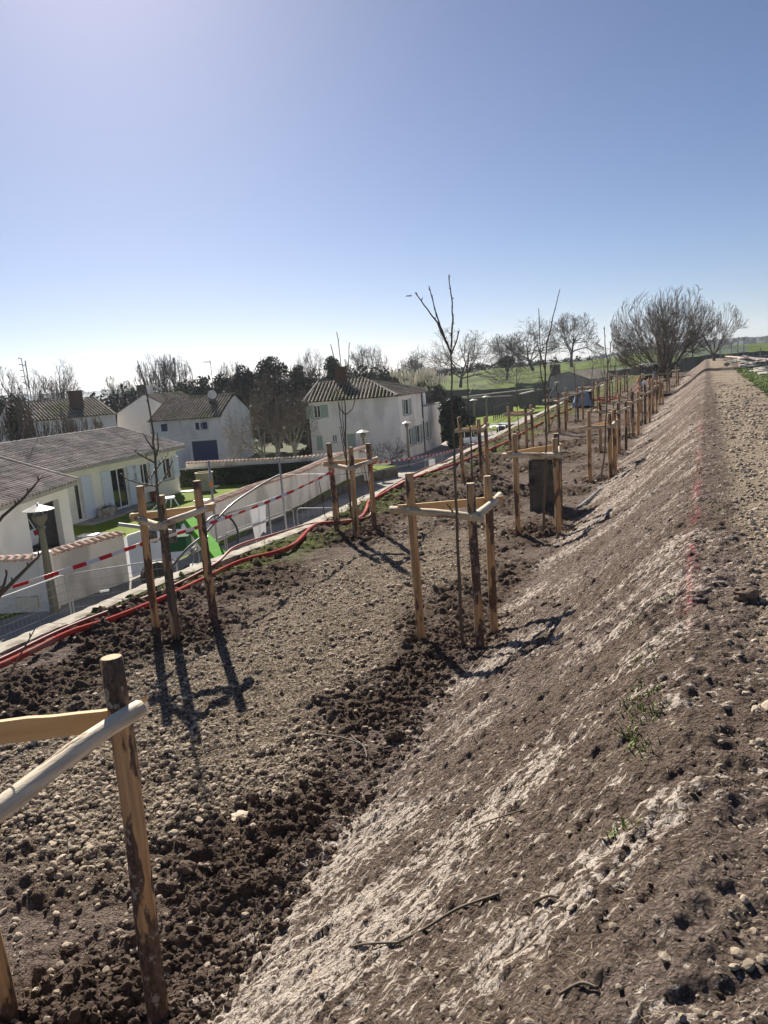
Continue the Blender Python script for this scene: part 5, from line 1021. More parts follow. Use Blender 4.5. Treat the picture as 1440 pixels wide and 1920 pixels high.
ridge_tiles(r4, rl4+np.array([0, 0, .05]), rr4+np.array([0, 0, .05]), M_tile_d); ridge_tiles(r4, np.array(xyz(eb, ze4+.05)), rr4+np.array([0, 0, .05]), M_tile)
ridge_tiles(r4, np.array(xyz(ea, ze4+.05)), rl4+np.array([0, 0, .05]), M_tile)
q = A(640, 712, D4+4.4); t = MB(); t.box((q[0], q[1], q[2]-.1), (.9, .6, 2.2), .3); t.box((q[0], q[1], q[2]+1.04), (1.02, .72, .1), .3); t.build('chimney', M_brick, r4)
# extension wall past the downpipe
f4 = G(828, 834, -5.4)[:2]; hx = [pxhole(e4, f4, zb4, 799, 806, 790, 822)]; mb = MB(); ext_ = empty('house_extension', (e4[0], e4[1], zb4), 'lower flat-topped white extension right of the two-storey house', 'building')
Px, dx_, nx_ = wall_open(mb, e4+dr*.02, f4, zb4, A(815, 760, 66)[2], hx); zt = A(815, 760, 66)[2]; f5 = f4-nx_*6; e5 = e4-nx_*6; mb.quad(xyz(f4, zb4), xyz(f5, zb4), xyz(f5, zt), xyz(f4, zt)); mb.quad(xyz(e4, zt), xyz(f4, zt), xyz(f5, zt), xyz(e5, zt)); mb.build('wall', M_plaster2, ext_)
window(ext_, Px, hx[0], 'lr', M_sage, sw=.28)
t = MB(); wbox(t, Px, -.02, np.linalg.norm(f4-e4)+.1, zt-zb4, zt-zb4+.1, -.1, .15); t.build('parapet', M_lstone, ext_)
# ---- stone barn far off
q = [A(1030, 757, 124), A(1103, 745, 124), A(1103, 712, 124), A(1068, 697, 124), A(1030, 707, 124)]; bk = [p+np.array([3, 12, 0]) for p in q]
br = empty('stone_barn', q[0], 'plain grey gabled barn standing against the rampart', 'building'); t = MB(); t.add(q+bk, [(0, 1, 2, 3, 4), (1, 6, 7, 2), (5, 0, 4, 9)]); t.build('wall', mat('barn_render', (.30, .285, .265), (.38, .36, .335), scale=.4, c3=(.24, .23, .22), s3=.3), br)
t = MB(); t.add([q[2]+[.4, -.4, .05], bk[2]+[0, 0, .05], bk[3]+[0, 0, .05], q[3]+[0, -.4, .05]], [(0, 1, 2, 3)]); t.add([q[4]+[-.4, -.4, .05], bk[4]+[0, 0, .05], bk[3]+[0, 0, .05], q[3]+[0, -.4, .05]], [(0, 1, 2, 3)]); t.build('roof', M_tile_d, br)
t = MB(); k = A(1041, 695, 126); t.box(tuple(k), (1.5, 1.0, 2.0)); t.build('chimney', M_rock, br)
k = [A(1140, 640+20, 118), A(1165, 700, 118)]
tw = empty('ruined_tower', A(1240, 690, 100), 'grey stone block wall behind the big bare tree', 'wall'); p0, p1 = A(1231, 700, 100), A(1262, 700, 100); t = MB(); t.beam((p0+p1)/2-[0, 0, 3], (p0+p1)/2+[0, 0, 3.1], 2.4, 1.6); t.build('masonry', M_rampart, tw)

# ================================================================== PART 4: street side
WT = -2.9
W = [G(-60, 1050, WT)[:2], G(76, 1041, WT)[:2]], [G(84, 1037, WT)[:2], G(229, 996, WT)[:2]], [G(352, 956, WT)[:2], G(470, 912, WT)[:2], G(560, 883, WT)[:2], G(640, 849, WT)[:2], G(690, 835, WT)[:2]]
lab_w = ['short rendered garden wall with tiled top left of the near street lamp', 'rendered garden wall with tiled top between the street lamp and the white gate', 'long curving rendered garden wall with tiled top along the lawn']
tb = MB(); r_ = .105; n_ = 8; V = []
for y_, rr, z_ in ((-.27, r_, -.045), (0.0, r_*.93, .03), (.27, r_*.88, -.02)):
    for t in np.linspace(0, math.pi, n_): V.append((rr*math.cos(t), y_, z_+rr*.8*math.sin(t)))
for y_, rr, z_ in ((-.27, r_*.8, -.045), (0.0, r_*.75, .03), (.27, r_*.7, -.02)):
    for t in np.linspace(0, math.pi, n_): V.append((rr*math.cos(t), y_, z_-.015+rr*.8*math.sin(t)))
fs = [(i*n_+j, i*n_+j+1, (i+1)*n_+j+1, (i+1)*n_+j) for i in (0, 1) for j in range(n_-1)]+[(24+i*n_+j, 24+(i+1)*n_+j, 24+(i+1)*n_+j+1, 24+i*n_+j+1) for i in (0, 1) for j in range(n_-1)]+[(j, 24+j, 24+j+1, j+1) for j in range(n_-1)]+[(16+j, 16+j+1, 40+j+1, 40+j) for j in range(n_-1)]
tb.add(V, fs); tile_me = None
for wi, pts in enumerate(W):
    p0 = pts[0]; root = empty('garden_wall', (p0[0], p0[1], -4.6), lab_w[wi], 'wall', 'rendered garden walls with tiled tops'); mb = MB(); cap = MB()
    for p, q in zip(pts[:-1], pts[1:]):
        p, q = V2(p), V2(q); L = np.linalg.norm(q-p); d = (q-p)/L; nrm = np.array([d[1], -d[0]]); za_, zb__ = -5.6, WT-.09
        a0, a1, b1, b0_ = p+nrm*.02, q+nrm*.02, q-nrm*.2, p-nrm*.2
        mb.quad(xyz(a0, za_), xyz(a1, za_), xyz(a1, zb__), xyz(a0, zb__)); mb.quad(xyz(b1, za_), xyz(b0_, za_), xyz(b0_, zb__), xyz(b1, zb__)); mb.quad(xyz(a0, zb__), xyz(a1, zb__), xyz(b1, zb__), xyz(b0_, zb__))
        if p is not None: mb.quad(xyz(b0_, za_), xyz(a0, za_), xyz(a0, zb__), xyz(b0_, zb__)); mb.quad(xyz(a1, za_), xyz(b1, za_), xyz(b1, zb__), xyz(a1, zb__))
        k = max(1, int(L/.235)); ang = math.atan2(d[1], d[0])
        for i in range(k):
            c = p+d*(i+.5)*L/k-nrm*.09
            if tile_me is None: o = tb.build('coping_tile', M_tile_c); o.parent = root; tile_me = o.data
            else: o = bpy.data.objects.new('coping_tile', tile_me); COL.objects.link(o); o.parent = root
            o.location = (c[0]-p0[0], c[1]-p0[1], WT-.06+4.6+random.uniform(-.008, .008)); o.rotation_euler = (0, 0, ang+random.uniform(-.06, .06))
    mb.build('wall', M_wall, root)
# pillar by the lamp with letter flap, cream box on the left wall
pp = V2(W[0][1])*.5+V2(W[1][0])*.5; b = MB(); b.box((pp[0], pp[1], -3.75), (.36, .36, 1.75), -.2); b.box((pp[0], pp[1], -2.86), (.42, .42, .05), -.2); o = b.build('wall_pillar', M_plaster); tag(o, 'square cream pillar where the two garden walls meet behind the lamp', 'pillar')
q = G(52, 1122, -4.05); q0 = V2(W[0][0]); dq = (V2(W[0][1])-q0); dq /= np.linalg.norm(dq); nq = np.array([dq[1], -dq[0]]); rr_ = ray(52, 1130); t_ = ((np.append(q0+nq*.08, 0)-CAM)[:2]@nq)/(rr_[:2]@nq); cq_ = CAM+rr_*t_
b = MB(); b.box(tuple(cq_), (.62, .10, .34), math.atan2(dq[1], dq[0])); o = b.build('meter_box', mat('cream_plastic', (.62, .58, .44), (.66, .62, .48))); tag(o, 'cream meter box on the wall behind the mesh fence', 'meter box')
# gate
g0, g1 = V2(W[1][1]), V2(W[2][0]); d = (g1-g0)/np.linalg.norm(g1-g0); gt_r = empty('gate', (g0[0], g0[1], -4.6), 'pale bluish sliding gate panel between the garden walls', 'gate'); b = MB(); a_ = math.atan2(d[1], d[0]); L = np.linalg.norm(g1-g0)-.3; c = (g0+g1)/2
b.box((c[0], c[1], -3.83), (L, .05, 1.42), a_); b.build('panel', M_shut, gt_r); b = MB()
for z_ in (-4.5, -3.11): b.box((c[0]+d[1]*.035, c[1]-d[0]*.035, z_), (L, .03, .07), a_)
b.build('gate_rail', M_white, gt_r); b = MB(); e = g1-d*.12; b.box((e[0], e[1], -3.7), (.16, .16, 1.8), a_); b.build('gate_post', M_conc, gt_r)
# canopy topped wall and dark hedge at the end of the lawn
h0, h1, h2 = G(348, 868, -3.15)[:2], G(540, 859, -3.15)[:2], G(690, 846, -3.15)[:2]; root = empty('garden_wall', (h0[0], h0[1], GZ), 'far garden wall topped with a line of tiles behind the hedge', 'wall'); mb = MB(); tl = MB()
for p, q in ((h0, h1), (h1, h2)):
    p, q = V2(p), V2(q); L = np.linalg.norm(q-p); d = (q-p)/L; nrm = np.array([d[1], -d[0]]); mb.beam(xyz(p-nrm*.1, -4.1), xyz(q-nrm*.1, -4.1), .2, 1.75); k = int(L/.24)
    for i in range(k):
        c = p+d*(i+.5)*L/k-nrm*.1; V = []
        for y_, rr, z_ in ((.24, .105, -.04), (0, .10, .03), (-.24, .09, -.02)):
            for t in np.linspace(0, math.pi, 5): V.append((c[0]+d[0]*rr*math.cos(t)+nrm[0]*y_, c[1]+d[1]*rr*math.cos(t)+nrm[1]*y_, -3.17+z_+rr*.8*math.sin(t)))
        tl.add(V, [(i2*5+j, i2*5+j+1, i2*5+j+6, i2*5+j+5) for i2 in (0, 1) for j in range(4)], 0, random.random())
mb.build('wall', M_wall, root); tl.build('coping_tiles', M_tile_c, root, kind='stuff')
def leaf_cloud(name, centers, radii, n, size, m, parent=None, seed=0, flat=1.0, fill=.55):
    """leaf-sized faces spread through overlapping lumps"""
    rs = np.random.RandomState(seed); centers = np.asarray(centers, float); radii = np.asarray(radii, float)
    w_ = radii**2; k = rs.choice(len(centers), n, p=w_/w_.sum()); u = rs.randn(n, 3); u /= np.linalg.norm(u, axis=1, keepdims=True); rr = radii[k]*(fill+(1.08-fill)*rs.rand(n)**.6)
    C = centers[k]+u*rr[:, None]*np.array([1, 1, flat]); a = rs.randn(n, 3); a /= np.linalg.norm(a, axis=1, keepdims=True); b_ = np.cross(a, rs.randn(n, 3)); b_ /= np.linalg.norm(b_, axis=1, keepdims=True)
    s_ = size*(.6+.8*rs.rand(n))[:, None]; V = np.stack([C-a*s_, C+b_*s_*.5, C+a*s_, C-b_*s_*.5], 1).reshape(-1, 3)
    if parent is not None: V = V-np.array(parent.location)
    rn = np.repeat(np.clip(rs.rand(len(centers))[k]*.6+rs.rand(n)*.4, 0, 1), 4)
    return np_mesh(name, V, np.arange(n*4).reshape(n, 4), m, False, {'rnd': rn}, parent)
def box_lumps(p, q, z0, z1, th, step, r):
    p, q = V2(p), V2(q); L = np.linalg.norm(q-p); C = []
    for i in range(int(L/step)+1):
        for z_ in np.arange(z0, z1, step): C.append((*(p+(q-p)*min(1, i*step/L)+np.random.uniform(-.1, .1, 2)), z_+random.uniform(-.1, .1)))
    return C, [r*random.uniform(.85, 1.15) for _ in C]
d = (V2(h1)-V2(h0)); d /= np.linalg.norm(d); nrm = np.array([d[1], -d[0]])
C, R_ = box_lumps(V2(h0)+nrm*.75, V2(h2)*.55+V2(h1)*.45+nrm*.75, GZ+.3, -3.5, 1, .42, .38); hr_ = empty('hedge', (h0[0], h0[1], GZ), 'dark clipped hedge along the far end of the lawn', 'hedge'); leaf_cloud('foliage', C, R_, 9000, .07, M_leafd, hr_, 3); b = MB(); b.beam(xyz(V2(h0)+nrm*.75, -4.05), xyz(V2(h2)*.55+V2(h1)*.45+nrm*.75, -4.05), .5, 1.2); b.build('stems', mat('hedge_core', (.015, .02, .012), (.02, .025, .015)), hr_)
def bush(px, py, z, w_, h_, m, label, n=900, seed=0, name='shrub', sz=.05, cat='shrub'):
    p = G(px, py, z); root = empty(name, p, label, cat); C = [(p[0]+random.uniform(-.5, .5)*w_, p[1]+random.uniform(-.5, .5)*w_, z+h_*random.uniform(.2, .8)) for _ in range(9)]; leaf_cloud('foliage', C, [h_*.32]*9, n, sz, m, root, seed); b = MB(); b.tube([p, p+np.array([0, 0, h_*.6])], [.03, .015], 5); b.build('stem', M_bark, root)
bush(440, 898, GZ, 2.4, .8, M_leafb, 'low rounded shrub with pale tops in front of the hedge', seed=1); bush(462, 892, GZ, 1.6, .7, M_leafd, 'small dark green shrub at the right end of the flower bed', seed=2); bush(600, 800, -5.4, .8, .6, M_leafd, 'dark shrub at the two-storey house', seed=12) if False else None
bush(860, 832, -5.4, 2.2, 1.0, M_leafd, 'low dark shrub at the foot of the extension wall', seed=3); bush(615, 888, -5.2, 1.2, .7, M_leafd, 'weedy green shrub at the end of the long wall', seed=4)
# well, pots, slabs on the lawn
p = G(386, 919, GZ); wl = empty('garden_well', p, 'round cream stone well on the lawn beside the bungalow', 'well'); b = MB(); b.lathe(tuple(p), [(.52, 0), (.50, 1.0), (.56, 1.02), (.56, 1.10), (.44, 1.10), (.42, .6), (0, .6)], 22); b.build('stone_ring', mat('well_stone', (.42, .36, .24), (.55, .49, .36), scale=5, bump=.01), wl); b = MB(); b.box((p[0]+.35, p[1]-.55, p[2]+.35), (.3, .12, .6), .5); b.build('hatch', M_lstone, wl)
for px, py, r_, lb in ((409, 899, .22, 'dark red pot on the lawn right of the round well'), (395, 893, .14, 'small dark pot just behind the round well')):
    p = G(px, py, GZ); b = MB(); b.lathe(tuple(p+np.array([0, 0, .006])), [(0, 0), (r_*.75, 0), (r_, r_*1.8), (r_*.85, r_*1.8), (r_*.8, r_*1.6), (0, r_*1.6)], 12); o = b.build('flower_pot', M_pot); tag(o, lb, 'pot')
for px, py, lb in ((352, 921, 'flat white paving slab beside the bungalow corner'), (398, 912, 'flat white slab at the right foot of the well'), (378, 938, 'pale slab on the lawn behind the long wall'), (167, 1003, 'pale slab at the garage corner on the grass')):
    p = G(px, py, GZ+.04); b = MB(); b.box(tuple(p), (.8, .5, .06), .3); o = b.build('paving_slab', M_white); tag(o, lb, 'slab', 'pale slabs on the lawn')
# ---- street lamps
def lamp(top, h, label, sc_=1.0):
    x, y, zt_ = top; z0 = zt_-h; root = empty('street_lamp', (x, y, z0), label, 'street lamp', 'olive street lamps with conical hoods'); b = MB(); b.tube([(x, y, z0-.3), (x, y, z0+.9), (x, y, zt_-.75*sc_)], [.135*sc_, .12*sc_, .085*sc_], 8); b.build('pole', M_lamp, root, smooth=False)
    zz = zt_-.75*sc_; b = MB(); b.lathe((x, y, zz), [(0, 0), (.12*sc_, 0), (.12*sc_, .05*sc_), (.07*sc_, .08*sc_), (.10*sc_, .16*sc_), (.19*sc_, .27*sc_), (.21*sc_, .40*sc_), (.19*sc_, .42*sc_), (0, .42*sc_)], 14); b.build('lantern', M_lamp, root, smooth=True)
    b = MB()
    for a in (0, 2.09, 4.19): b.tube([(x+.17*sc_*math.cos(a), y+.17*sc_*math.sin(a), zz+.4*sc_), (x+.15*sc_*math.cos(a), y+.15*sc_*math.sin(a), zz+.62*sc_)], .014, 5)
    b.build('bracket', M_lamp, root); b = MB(); b.lathe((x, y, zz), [(.43*sc_, .555*sc_), (.43*sc_, .57*sc_), (.25*sc_, .64*sc_), (.08*sc_, .71*sc_), (.03*sc_, .72*sc_), (.03*sc_, .76*sc_), (0, .77*sc_)], 20); b.lathe((x, y, zz), [(.43*sc_, .555*sc_), (0, .64*sc_)], 20); b.build('hood', M_lampt, root, smooth=False)
    b = MB(); b.lathe((x, y, zz), [(.13*sc_, .42*sc_), (.12*sc_, .50*sc_), (0, .52*sc_)], 10); b.build('glass_dome', M_glass, root)
for px, py, D, h, lb, sc_ in ((70, 944, 23.3, 3.3, 'nearest street lamp with a speckled conical hood, in front of the open garage', 1.0), (680, 805, 50.5, 3.3, 'street lamp before the sage door of the two-storey house', 1.0), (762, 789, 55, 3.5, 'street lamp on the road against the corner of the two-storey house', .8), (888, 747, 86, 3.4, 'left one of the two street lamps on the meadow edge', 1.1), (911, 741, 90, 3.5, 'right one of the two street lamps on the meadow edge', 1.1), (1044, 715, 120, 4.2, 'distant street lamp in front of the stone barn', .9)):
    lamp(A(px, py, D), h, lb, sc_)
# ---- mesh fence panels and crowd barriers
def panel(p, q, zt_, h, label, rows=8, r_=.021, wires=True, plate=None, name='fence_panel', cat='fence panel', grp='temporary mesh fence panels', cols=0, feet=True):
    p, q = V2(p), V2(q); L = np.linalg.norm(q-p); d = (q-p)/L; z0 = zt_-h; root = empty(name, (p[0], p[1], z0), label, cat, grp); P = lambda u, v: np.array([p[0]+d[0]*u, p[1]+d[1]*u, z0+v]); c = .16
    pts = [P(0, 0), P(0, h-c), P(.03, h-c*.4), P(c*.4, h-.03), P(c, h), P(L-c, h), P(L-c*.4, h-.03), P(L-.03, h-c*.4), P(L, h-c), P(L, 0)]; b = MB(); b.tube(pts, r_, 8); b.tube([P(0, .12), P(L, .12)], r_*.8, 6); b.build('tube_frame', M_galv, root, smooth=True)
    if wires:
        b = MB(); 
        for k in range(rows): v = .12+(h-.12)*(k+1)/(rows+1); b.tube([P(0, v), P(L, v)], .0055, 4)
        b.build('horizontal_wires', M_galv, root); b = MB(); nn = cols or int(L/.12)
        for k in range(nn): u = L*(k+1)/(nn+1); b.tube([P(u, .1), P(u, h)], .0018 if not cols else .007, 3)
        b.build('vertical_wires', M_galv, root)
    if plate is not None: b = MB(); c_ = P(*plate); b.box(tuple(c_), (.22, .012, .05), math.atan2(d[1], d[0])); b.build('maker_plate', M_wht, root)
    if feet:
        b = MB(); 
        for u in (0, L): b.box(tuple(P(u, .04)), (.22, .6, .09), math.atan2(d[1], d[0]))
        b.build('foot', M_conc, root)
    return root
panel(G(-230, 1205, -2.62)[:2], G(122, 1077, -2.62)[:2], -2.62, 2.0, 'mesh fence panel at the left edge, cutting across the lamp foot', plate=(4.0, 1.35) if False else None)
pa_, pb_ = G(128, 1077, -2.6)[:2], G(329, 1046, -2.6)[:2]; panel(pa_, pb_, -2.6, 2.0, 'second mesh fence panel, its top rail passing behind the taped stake frame', plate=(.75, 1.45))
for (a, b_, lb, lo) in (((330, 1046), (370, 1022), 'short crowd barrier just left of the green boom', 1), ((423, 1000), (549, 954), 'crowd barrier behind the white cloth', 1), ((556, 953), (664, 952), 'crowd barrier right of the white cloth, behind the thin iron bars', 1), ((383, 1022), (420, 1004), 'crowd barrier mostly behind the green boom', 1)):
    panel(G(*a, -3.55)[:2], G(*b_, -3.55)[:2], -3.55, 1.08, lb, wires=(a[0] == 556), rows=1, cols=9, r_=.02, name='crowd_barrier', cat='barrier', grp='grey crowd barriers on the road', feet=False)
# far barriers near the house bend, white and blue
for (a, b_, lb) in (((796, 862), (828, 850), 'faint mesh barrier at the bend carrying a small white sheet'), ((830, 849), (880, 836), 'last mesh barrier before the kerb behind the tall sapling')):
    panel(G(*a, -4.3)[:2], G(*b_, -4.3)[:2], -4.3, 1.1, lb, rows=4, name='crowd_barrier', cat='barrier', grp='faint mesh barriers at the bend', feet=False)
c_ = A(810, 868, 42); b = MB(); b.box(tuple(c_), (.35, .02, .45), .5); o = b.build('paper_sheet', M_wht); tag(o, 'small white sheet fixed to the far barrier', 'sheet')
# ---- scaffold posts and rails with the white cloth
sp = []
for px, pyt, pyb, D, lb in ((391, 863, 1045, 20.6, 'left steel scaffold post with an orange tape band'), (523, 858, 995, 23.0, 'right steel scaffold post above the crowd barriers'), (502, 938, 1005, 22.4, 'short steel scaffold post right of the white cloth')):
    t_ = A(px, pyt, D); b_ = A(px+(pyb-pyt)*.105, pyb, D); root = empty('scaffold_post', (b_[0], b_[1], -4.6), lb, 'scaffold post', 'steel scaffold posts by the kerb'); b = MB(); b.tube([(b_[0], b_[1], -4.6), t_], .032, 8); b.build('tube', M_galv, root, smooth=True)
    if px == 391:
        m_ = A(396, 908, D); b = MB(); b.tube([m_-np.array([0, 0, .06]), m_+np.array([0, 0, .06])], .037, 8); b.build('tape_band', M_orange, root)
    sp.append(t_)
for a, b_, lb in (((425, 964, 21.2), (534, 927, 23.1), 'upper scaffold rail carrying the white cloth'), ((400, 1015, 20.7), (534, 964, 23.0), 'lower scaffold rail behind the white cloth')):
    b = MB(); b.tube([A(*a), A(*b_)], .03, 8); o = b.build('scaffold_rail', M_galv, smooth=True); tag(o, lb, 'scaffold rail')
# hanging cloth: draped folds
p0, p1 = A(466, 951, 22.0), A(498, 940, 22.4); X = []; nx, nz = 14, 16; drop = 1.0
for j in range(nz+1):
    for i in range(nx+1):
        u, v = i/nx, j/nz; q = p0*(1-u)+p1*u; wd = 1-.35*v; q = (p0+p1)/2+(q-(p0+p1)/2)*wd; tow = np.array([-q[0], -q[1], 0]); tow /= np.linalg.norm(tow); q = q+tow*(.045+.05*v*math.sin(u*11+v*2)+.02*math.sin(u*23))+np.array([0, 0, .03-v*drop*(1+.10*math.sin(u*5+1))]); X.append(q)
idx = lambda i, j: j*(nx+1)+i
b = MB(); b.add(X, [(idx(i, j), idx(i+1, j), idx(i+1, j+1), idx(i, j+1)) for j in range(nz) for i in range(nx)]); o = b.build('hanging_cloth', M_cloth, smooth=True); tag(o, 'white cloth hung over the scaffold rail', 'cloth'); md = o.modifiers.new('th', 'SOLIDIFY'); md.thickness = .006
# ---- hoses and cables
def hose(name, pts, r_, m, label, cat, n=8, res=10, corr=False, parent=None):
    P = np.array(pts, float); k = len(P); T = np.linspace(0, k-1, (k-1)*res+1); Q = []
    for t in T:
        i = min(int(t), k-2); f = t-i; a, b_, c, d_ = P[max(i-1, 0)], P[i], P[i+1], P[min(i+2, k-1)]; Q.append(.5*((2*b_)+(c-a)*f+(2*a-5*b_+4*c-d_)*f*f+(3*b_-a-3*c+d_)*f**3))
    b = MB(); b.tube(Q, r_, n); o = b.build(name, m, parent, smooth=True)
    if label: tag(o, label, cat)
    return o
hose('hose', [A(318, 1068, 18.5), A(350, 1030, 19), A(385, 1000, 19.5), A(430, 950, 20.5), A(480, 915, 22), A(515, 895, 23), A(528, 890, 23.2)], .032, M_hose, 'long black hose rising from the green boom to the right scaffold post', 'hose')
hose('cable', [A(526, 891, 23.2), A(580, 889, 22), A(640, 889, 21), A(700, 884, 22), A(780, 868, 26), A(850, 845, 30), A(930, 805, 36), A(1010, 762, 46), A(1040, 735, 52)], .009, M_hose, 'thin dark cable strung from the scaffold past the frames towards the far poles', 'cable')
hose('hose', [A(381, 1000, 19.4), A(388, 978, 19.6), A(403, 967, 20), A(425, 968, 20.3), A(440, 982, 20.2), A(447, 1005, 20), A(444, 1036, 19.6)], .028, M_hose, 'black hose looping over beside the green boom', 'hose')
hose('hose', [A(367, 1030, 18.8), A(360, 1060, 18.3), A(340, 1078, 17.8), A(318, 1080, 17.3), A(303, 1085, 16.5), A(288, 1102, 15.5)], .018, M_hose, 'thin black hose sagging low between the stakes and the kerb', 'hose')
# red conduits on the terrace
pipe = [(-60, 1268), (0, 1243), (60, 1215), (130, 1184), (210, 1156), (300, 1122), (380, 1080), (450, 1050), (520, 1032), (555, 1018), (580, 990), (600, 978), (640, 975), (672, 970), (686, 955), (692, 940), (710, 930), (760, 902), (800, 886), (860, 866), (900, 850), (950, 827), (985, 808), (1005, 797), (1030, 783), (1060, 770), (1085, 757)]
P = [G(px, py, Z0+.09) for px, py in pipe]; hose('red_conduit', [(p[0], p[1], .4*ground_z(p[0], p[1])+.6*(Z0+.01)+.055) for i, p in enumerate(P)], .040, M_redp, 'nearer red conduit snaking along the terrace edge', 'conduit', 10)
pipe2 = [(-60, 1258), (0, 1234), (130, 1173), (300, 1108), (400, 1058), (440, 1025), (520, 1000), (580, 983), (640, 977), (690, 968), (700, 935), (740, 908), (790, 882), (840, 864), (900, 838), (945, 818), (990, 795), (1030, 773), (1065, 760), (1095, 752)]
P = [G(px, py-2, Z0+.07) for px, py in pipe2]; hose('red_conduit', [(p[0]+.03, p[1], Z0+.05) for p in P], .028, M_redp2, 'thinner red conduit, shade-browned in colour, lying behind the nearer one by the kerb', 'conduit', 8)
# ---- barrier tape
def tape(pts, label, wd=.05, seg=.20, twist=3.0, parent=None):
    P = np.array(pts, float); L = np.r_[0, np.cumsum(np.linalg.norm(np.diff(P, axis=0), axis=1))]; n = int(L[-1]/.065); b = MB(); prev = None; s_ = np.linspace(0, L[-1], n+1); Q = np.stack([np.interp(s_, L, P[:, k]) for k in range(3)], 1)
    for i in range(n+1):
        d_ = Q[min(i+1, n)]-Q[max(i-1, 0)]; d_ /= np.linalg.norm(d_); sd_ = np.cross(d_, [0, 0, 1.]); a = .5*math.sin(s_[i]*twist); up_ = np.array([0, 0, 1.])*math.cos(a)+sd_*math.sin(a); cur = (Q[i]-up_*wd/2, Q[i]+up_*wd/2)
        if prev: b.quad(prev[0], cur[0], cur[1], prev[1], int(s_[i]/seg) % 2)
        prev = cur
    o = b.build('barrier_tape', [M_red, M_wht]); tag(o, label, 'barrier tape'); md = o.modifiers.new('th', 'SOLIDIFY'); md.thickness = .002; return o
def sag(a, b_, n=14, s_=.12): a, b_ = np.array(a), np.array(b_); return [a*(1-t)+b_*t-np.array([0, 0, s_*4*t*(1-t)]) for t in np.linspace(0, 1, n)]
f1 = np.linalg.norm(FR['F1'][0]); f2 = np.linalg.norm(FR['F2'][0]); f23 = np.linalg.norm(FR['F2'][2]); Tq = A(262, 1021, f1-.07); Tr = A(623, 884, f2-.07)
tape(sag(A(-40, 1119, 8.8), Tq, s_=.02), 'red and white tape coming from the left edge to the taped stake frame'); tape(sag(Tq, Tr, 24, .10), 'red and white tape between the two left stake frames')
tape(sag(A(700, 868, f23+.1), A(872, 838, 24.0), 20, .06)+sag(A(872, 838, 24.0), A(1000, 800, 34), 10, .05), 'red and white tape running right across the front of the two-storey house'); tape(sag(A(697, 872, f23-.05), A(690, 912, f23-.1), 6, -.03), 'loose tape end dangling at the right post', twist=9); tape([A(627, 882, f2-.08), A(622, 888, f2-.12), A(619, 884, f2-.1), A(629, 886, f2-.08)], 'knotted tape end on the left post of the second frame', twist=12)
tape(sag(A(-1, 1000, 3)*0+A(880, 835, 26), A(1090, 770, 60), 10, .1), 'faint far stretch of tape beyond the kerb frames', seg=.5)
# ---- iron bars
def bar(a, b_, label, r_=.009, name='iron_bar', cap=None, grp='thin iron bars'):
    root = empty(name, b_, label, 'iron bar', grp); b = MB(); b.tube([b_, a], r_, 6); b.build('rod', M_rust, root)
    if cap: b = MB(); b.tube([a-np.array([0, 0, .04]), a+np.array([0, 0, .03])], .018, 8); b.build('cap', M_wht, root)
for (a, b_, lb) in (((598, 900), (610, 972), 'white-capped iron bar standing left of the second stake frame'), ((683, 874), (696, 938), 'iron bar behind the right post of the second frame'), ((632, 925), (638, 985), 'iron bar hidden beside the left post of the second frame')):
    g = G(*b_, Z0); D = math.hypot(g[0], g[1]); bar(A(*a, D), g, lb, cap=lb.startswith('white'))
for i, lb in enumerate(['leftmost rod of the loose bundle on the bank foot', 'second rod from the left in the loose bundle', 'third rod from the left in the loose bundle', 'rightmost rod of the loose bundle on the bank foot']):
    g = G(1080+i*5, 956-i*2, Z0); g[2] = ground_z(g[0], g[1])+.02; h = G(1116+i*5, 912-i*3, -1.35); h[0] = min(h[0], -1.9); h[2] = ground_z(h[0], h[1])+.05; b = MB(); b.tube([g, h], .014, 6); o = b.build('iron_rod', M_galv); tag(o, lb, 'rod', 'loose bundle of rods')
# ---- dark square block with pale top
g = G(1016, 958, Z0); ba = -.18; blk = empty('stone_block', (g[0]+.05, g[1]+.25, Z0), 'dark square stone block with a pale broken top inside the stake frame row', 'stone block'); cx, cy = g[0]+.05, g[1]+.25
b = MB(); k = 7
for i in range(6):
    for j in range(2): b.box((cx+.004*((i*7+j) % 3), cy+.003*((i+j) % 2), Z0-.1+i*.2+.1), (.56, .5, .196), ba) if j == 0 else None
b.build('body', M_rock, blk); b = MB(); zt = Z0+1.12; V = [(-.27, -.24, 0), (.27, -.24, 0), (.27, .24, 0), (-.27, .24, 0), (-.10, -.22, .10), (.26, -.22, .11), (.26, .2, .10), (-.12, .2, .10)]; ca, sa = math.cos(ba), math.sin(ba)
b.add([(cx+x*ca-y*sa, cy+x*sa+y*ca, zt+z_) for x, y, z_ in V], [(0, 1, 5, 4), (1, 2, 6, 5), (2, 3, 7, 6), (3, 0, 4, 7), (4, 5, 6, 7)]); b.build('top_slab', mat('tan_sandstone', (.50, .38, .22), (.56, .44, .28), scale=8, bump=.01), blk)
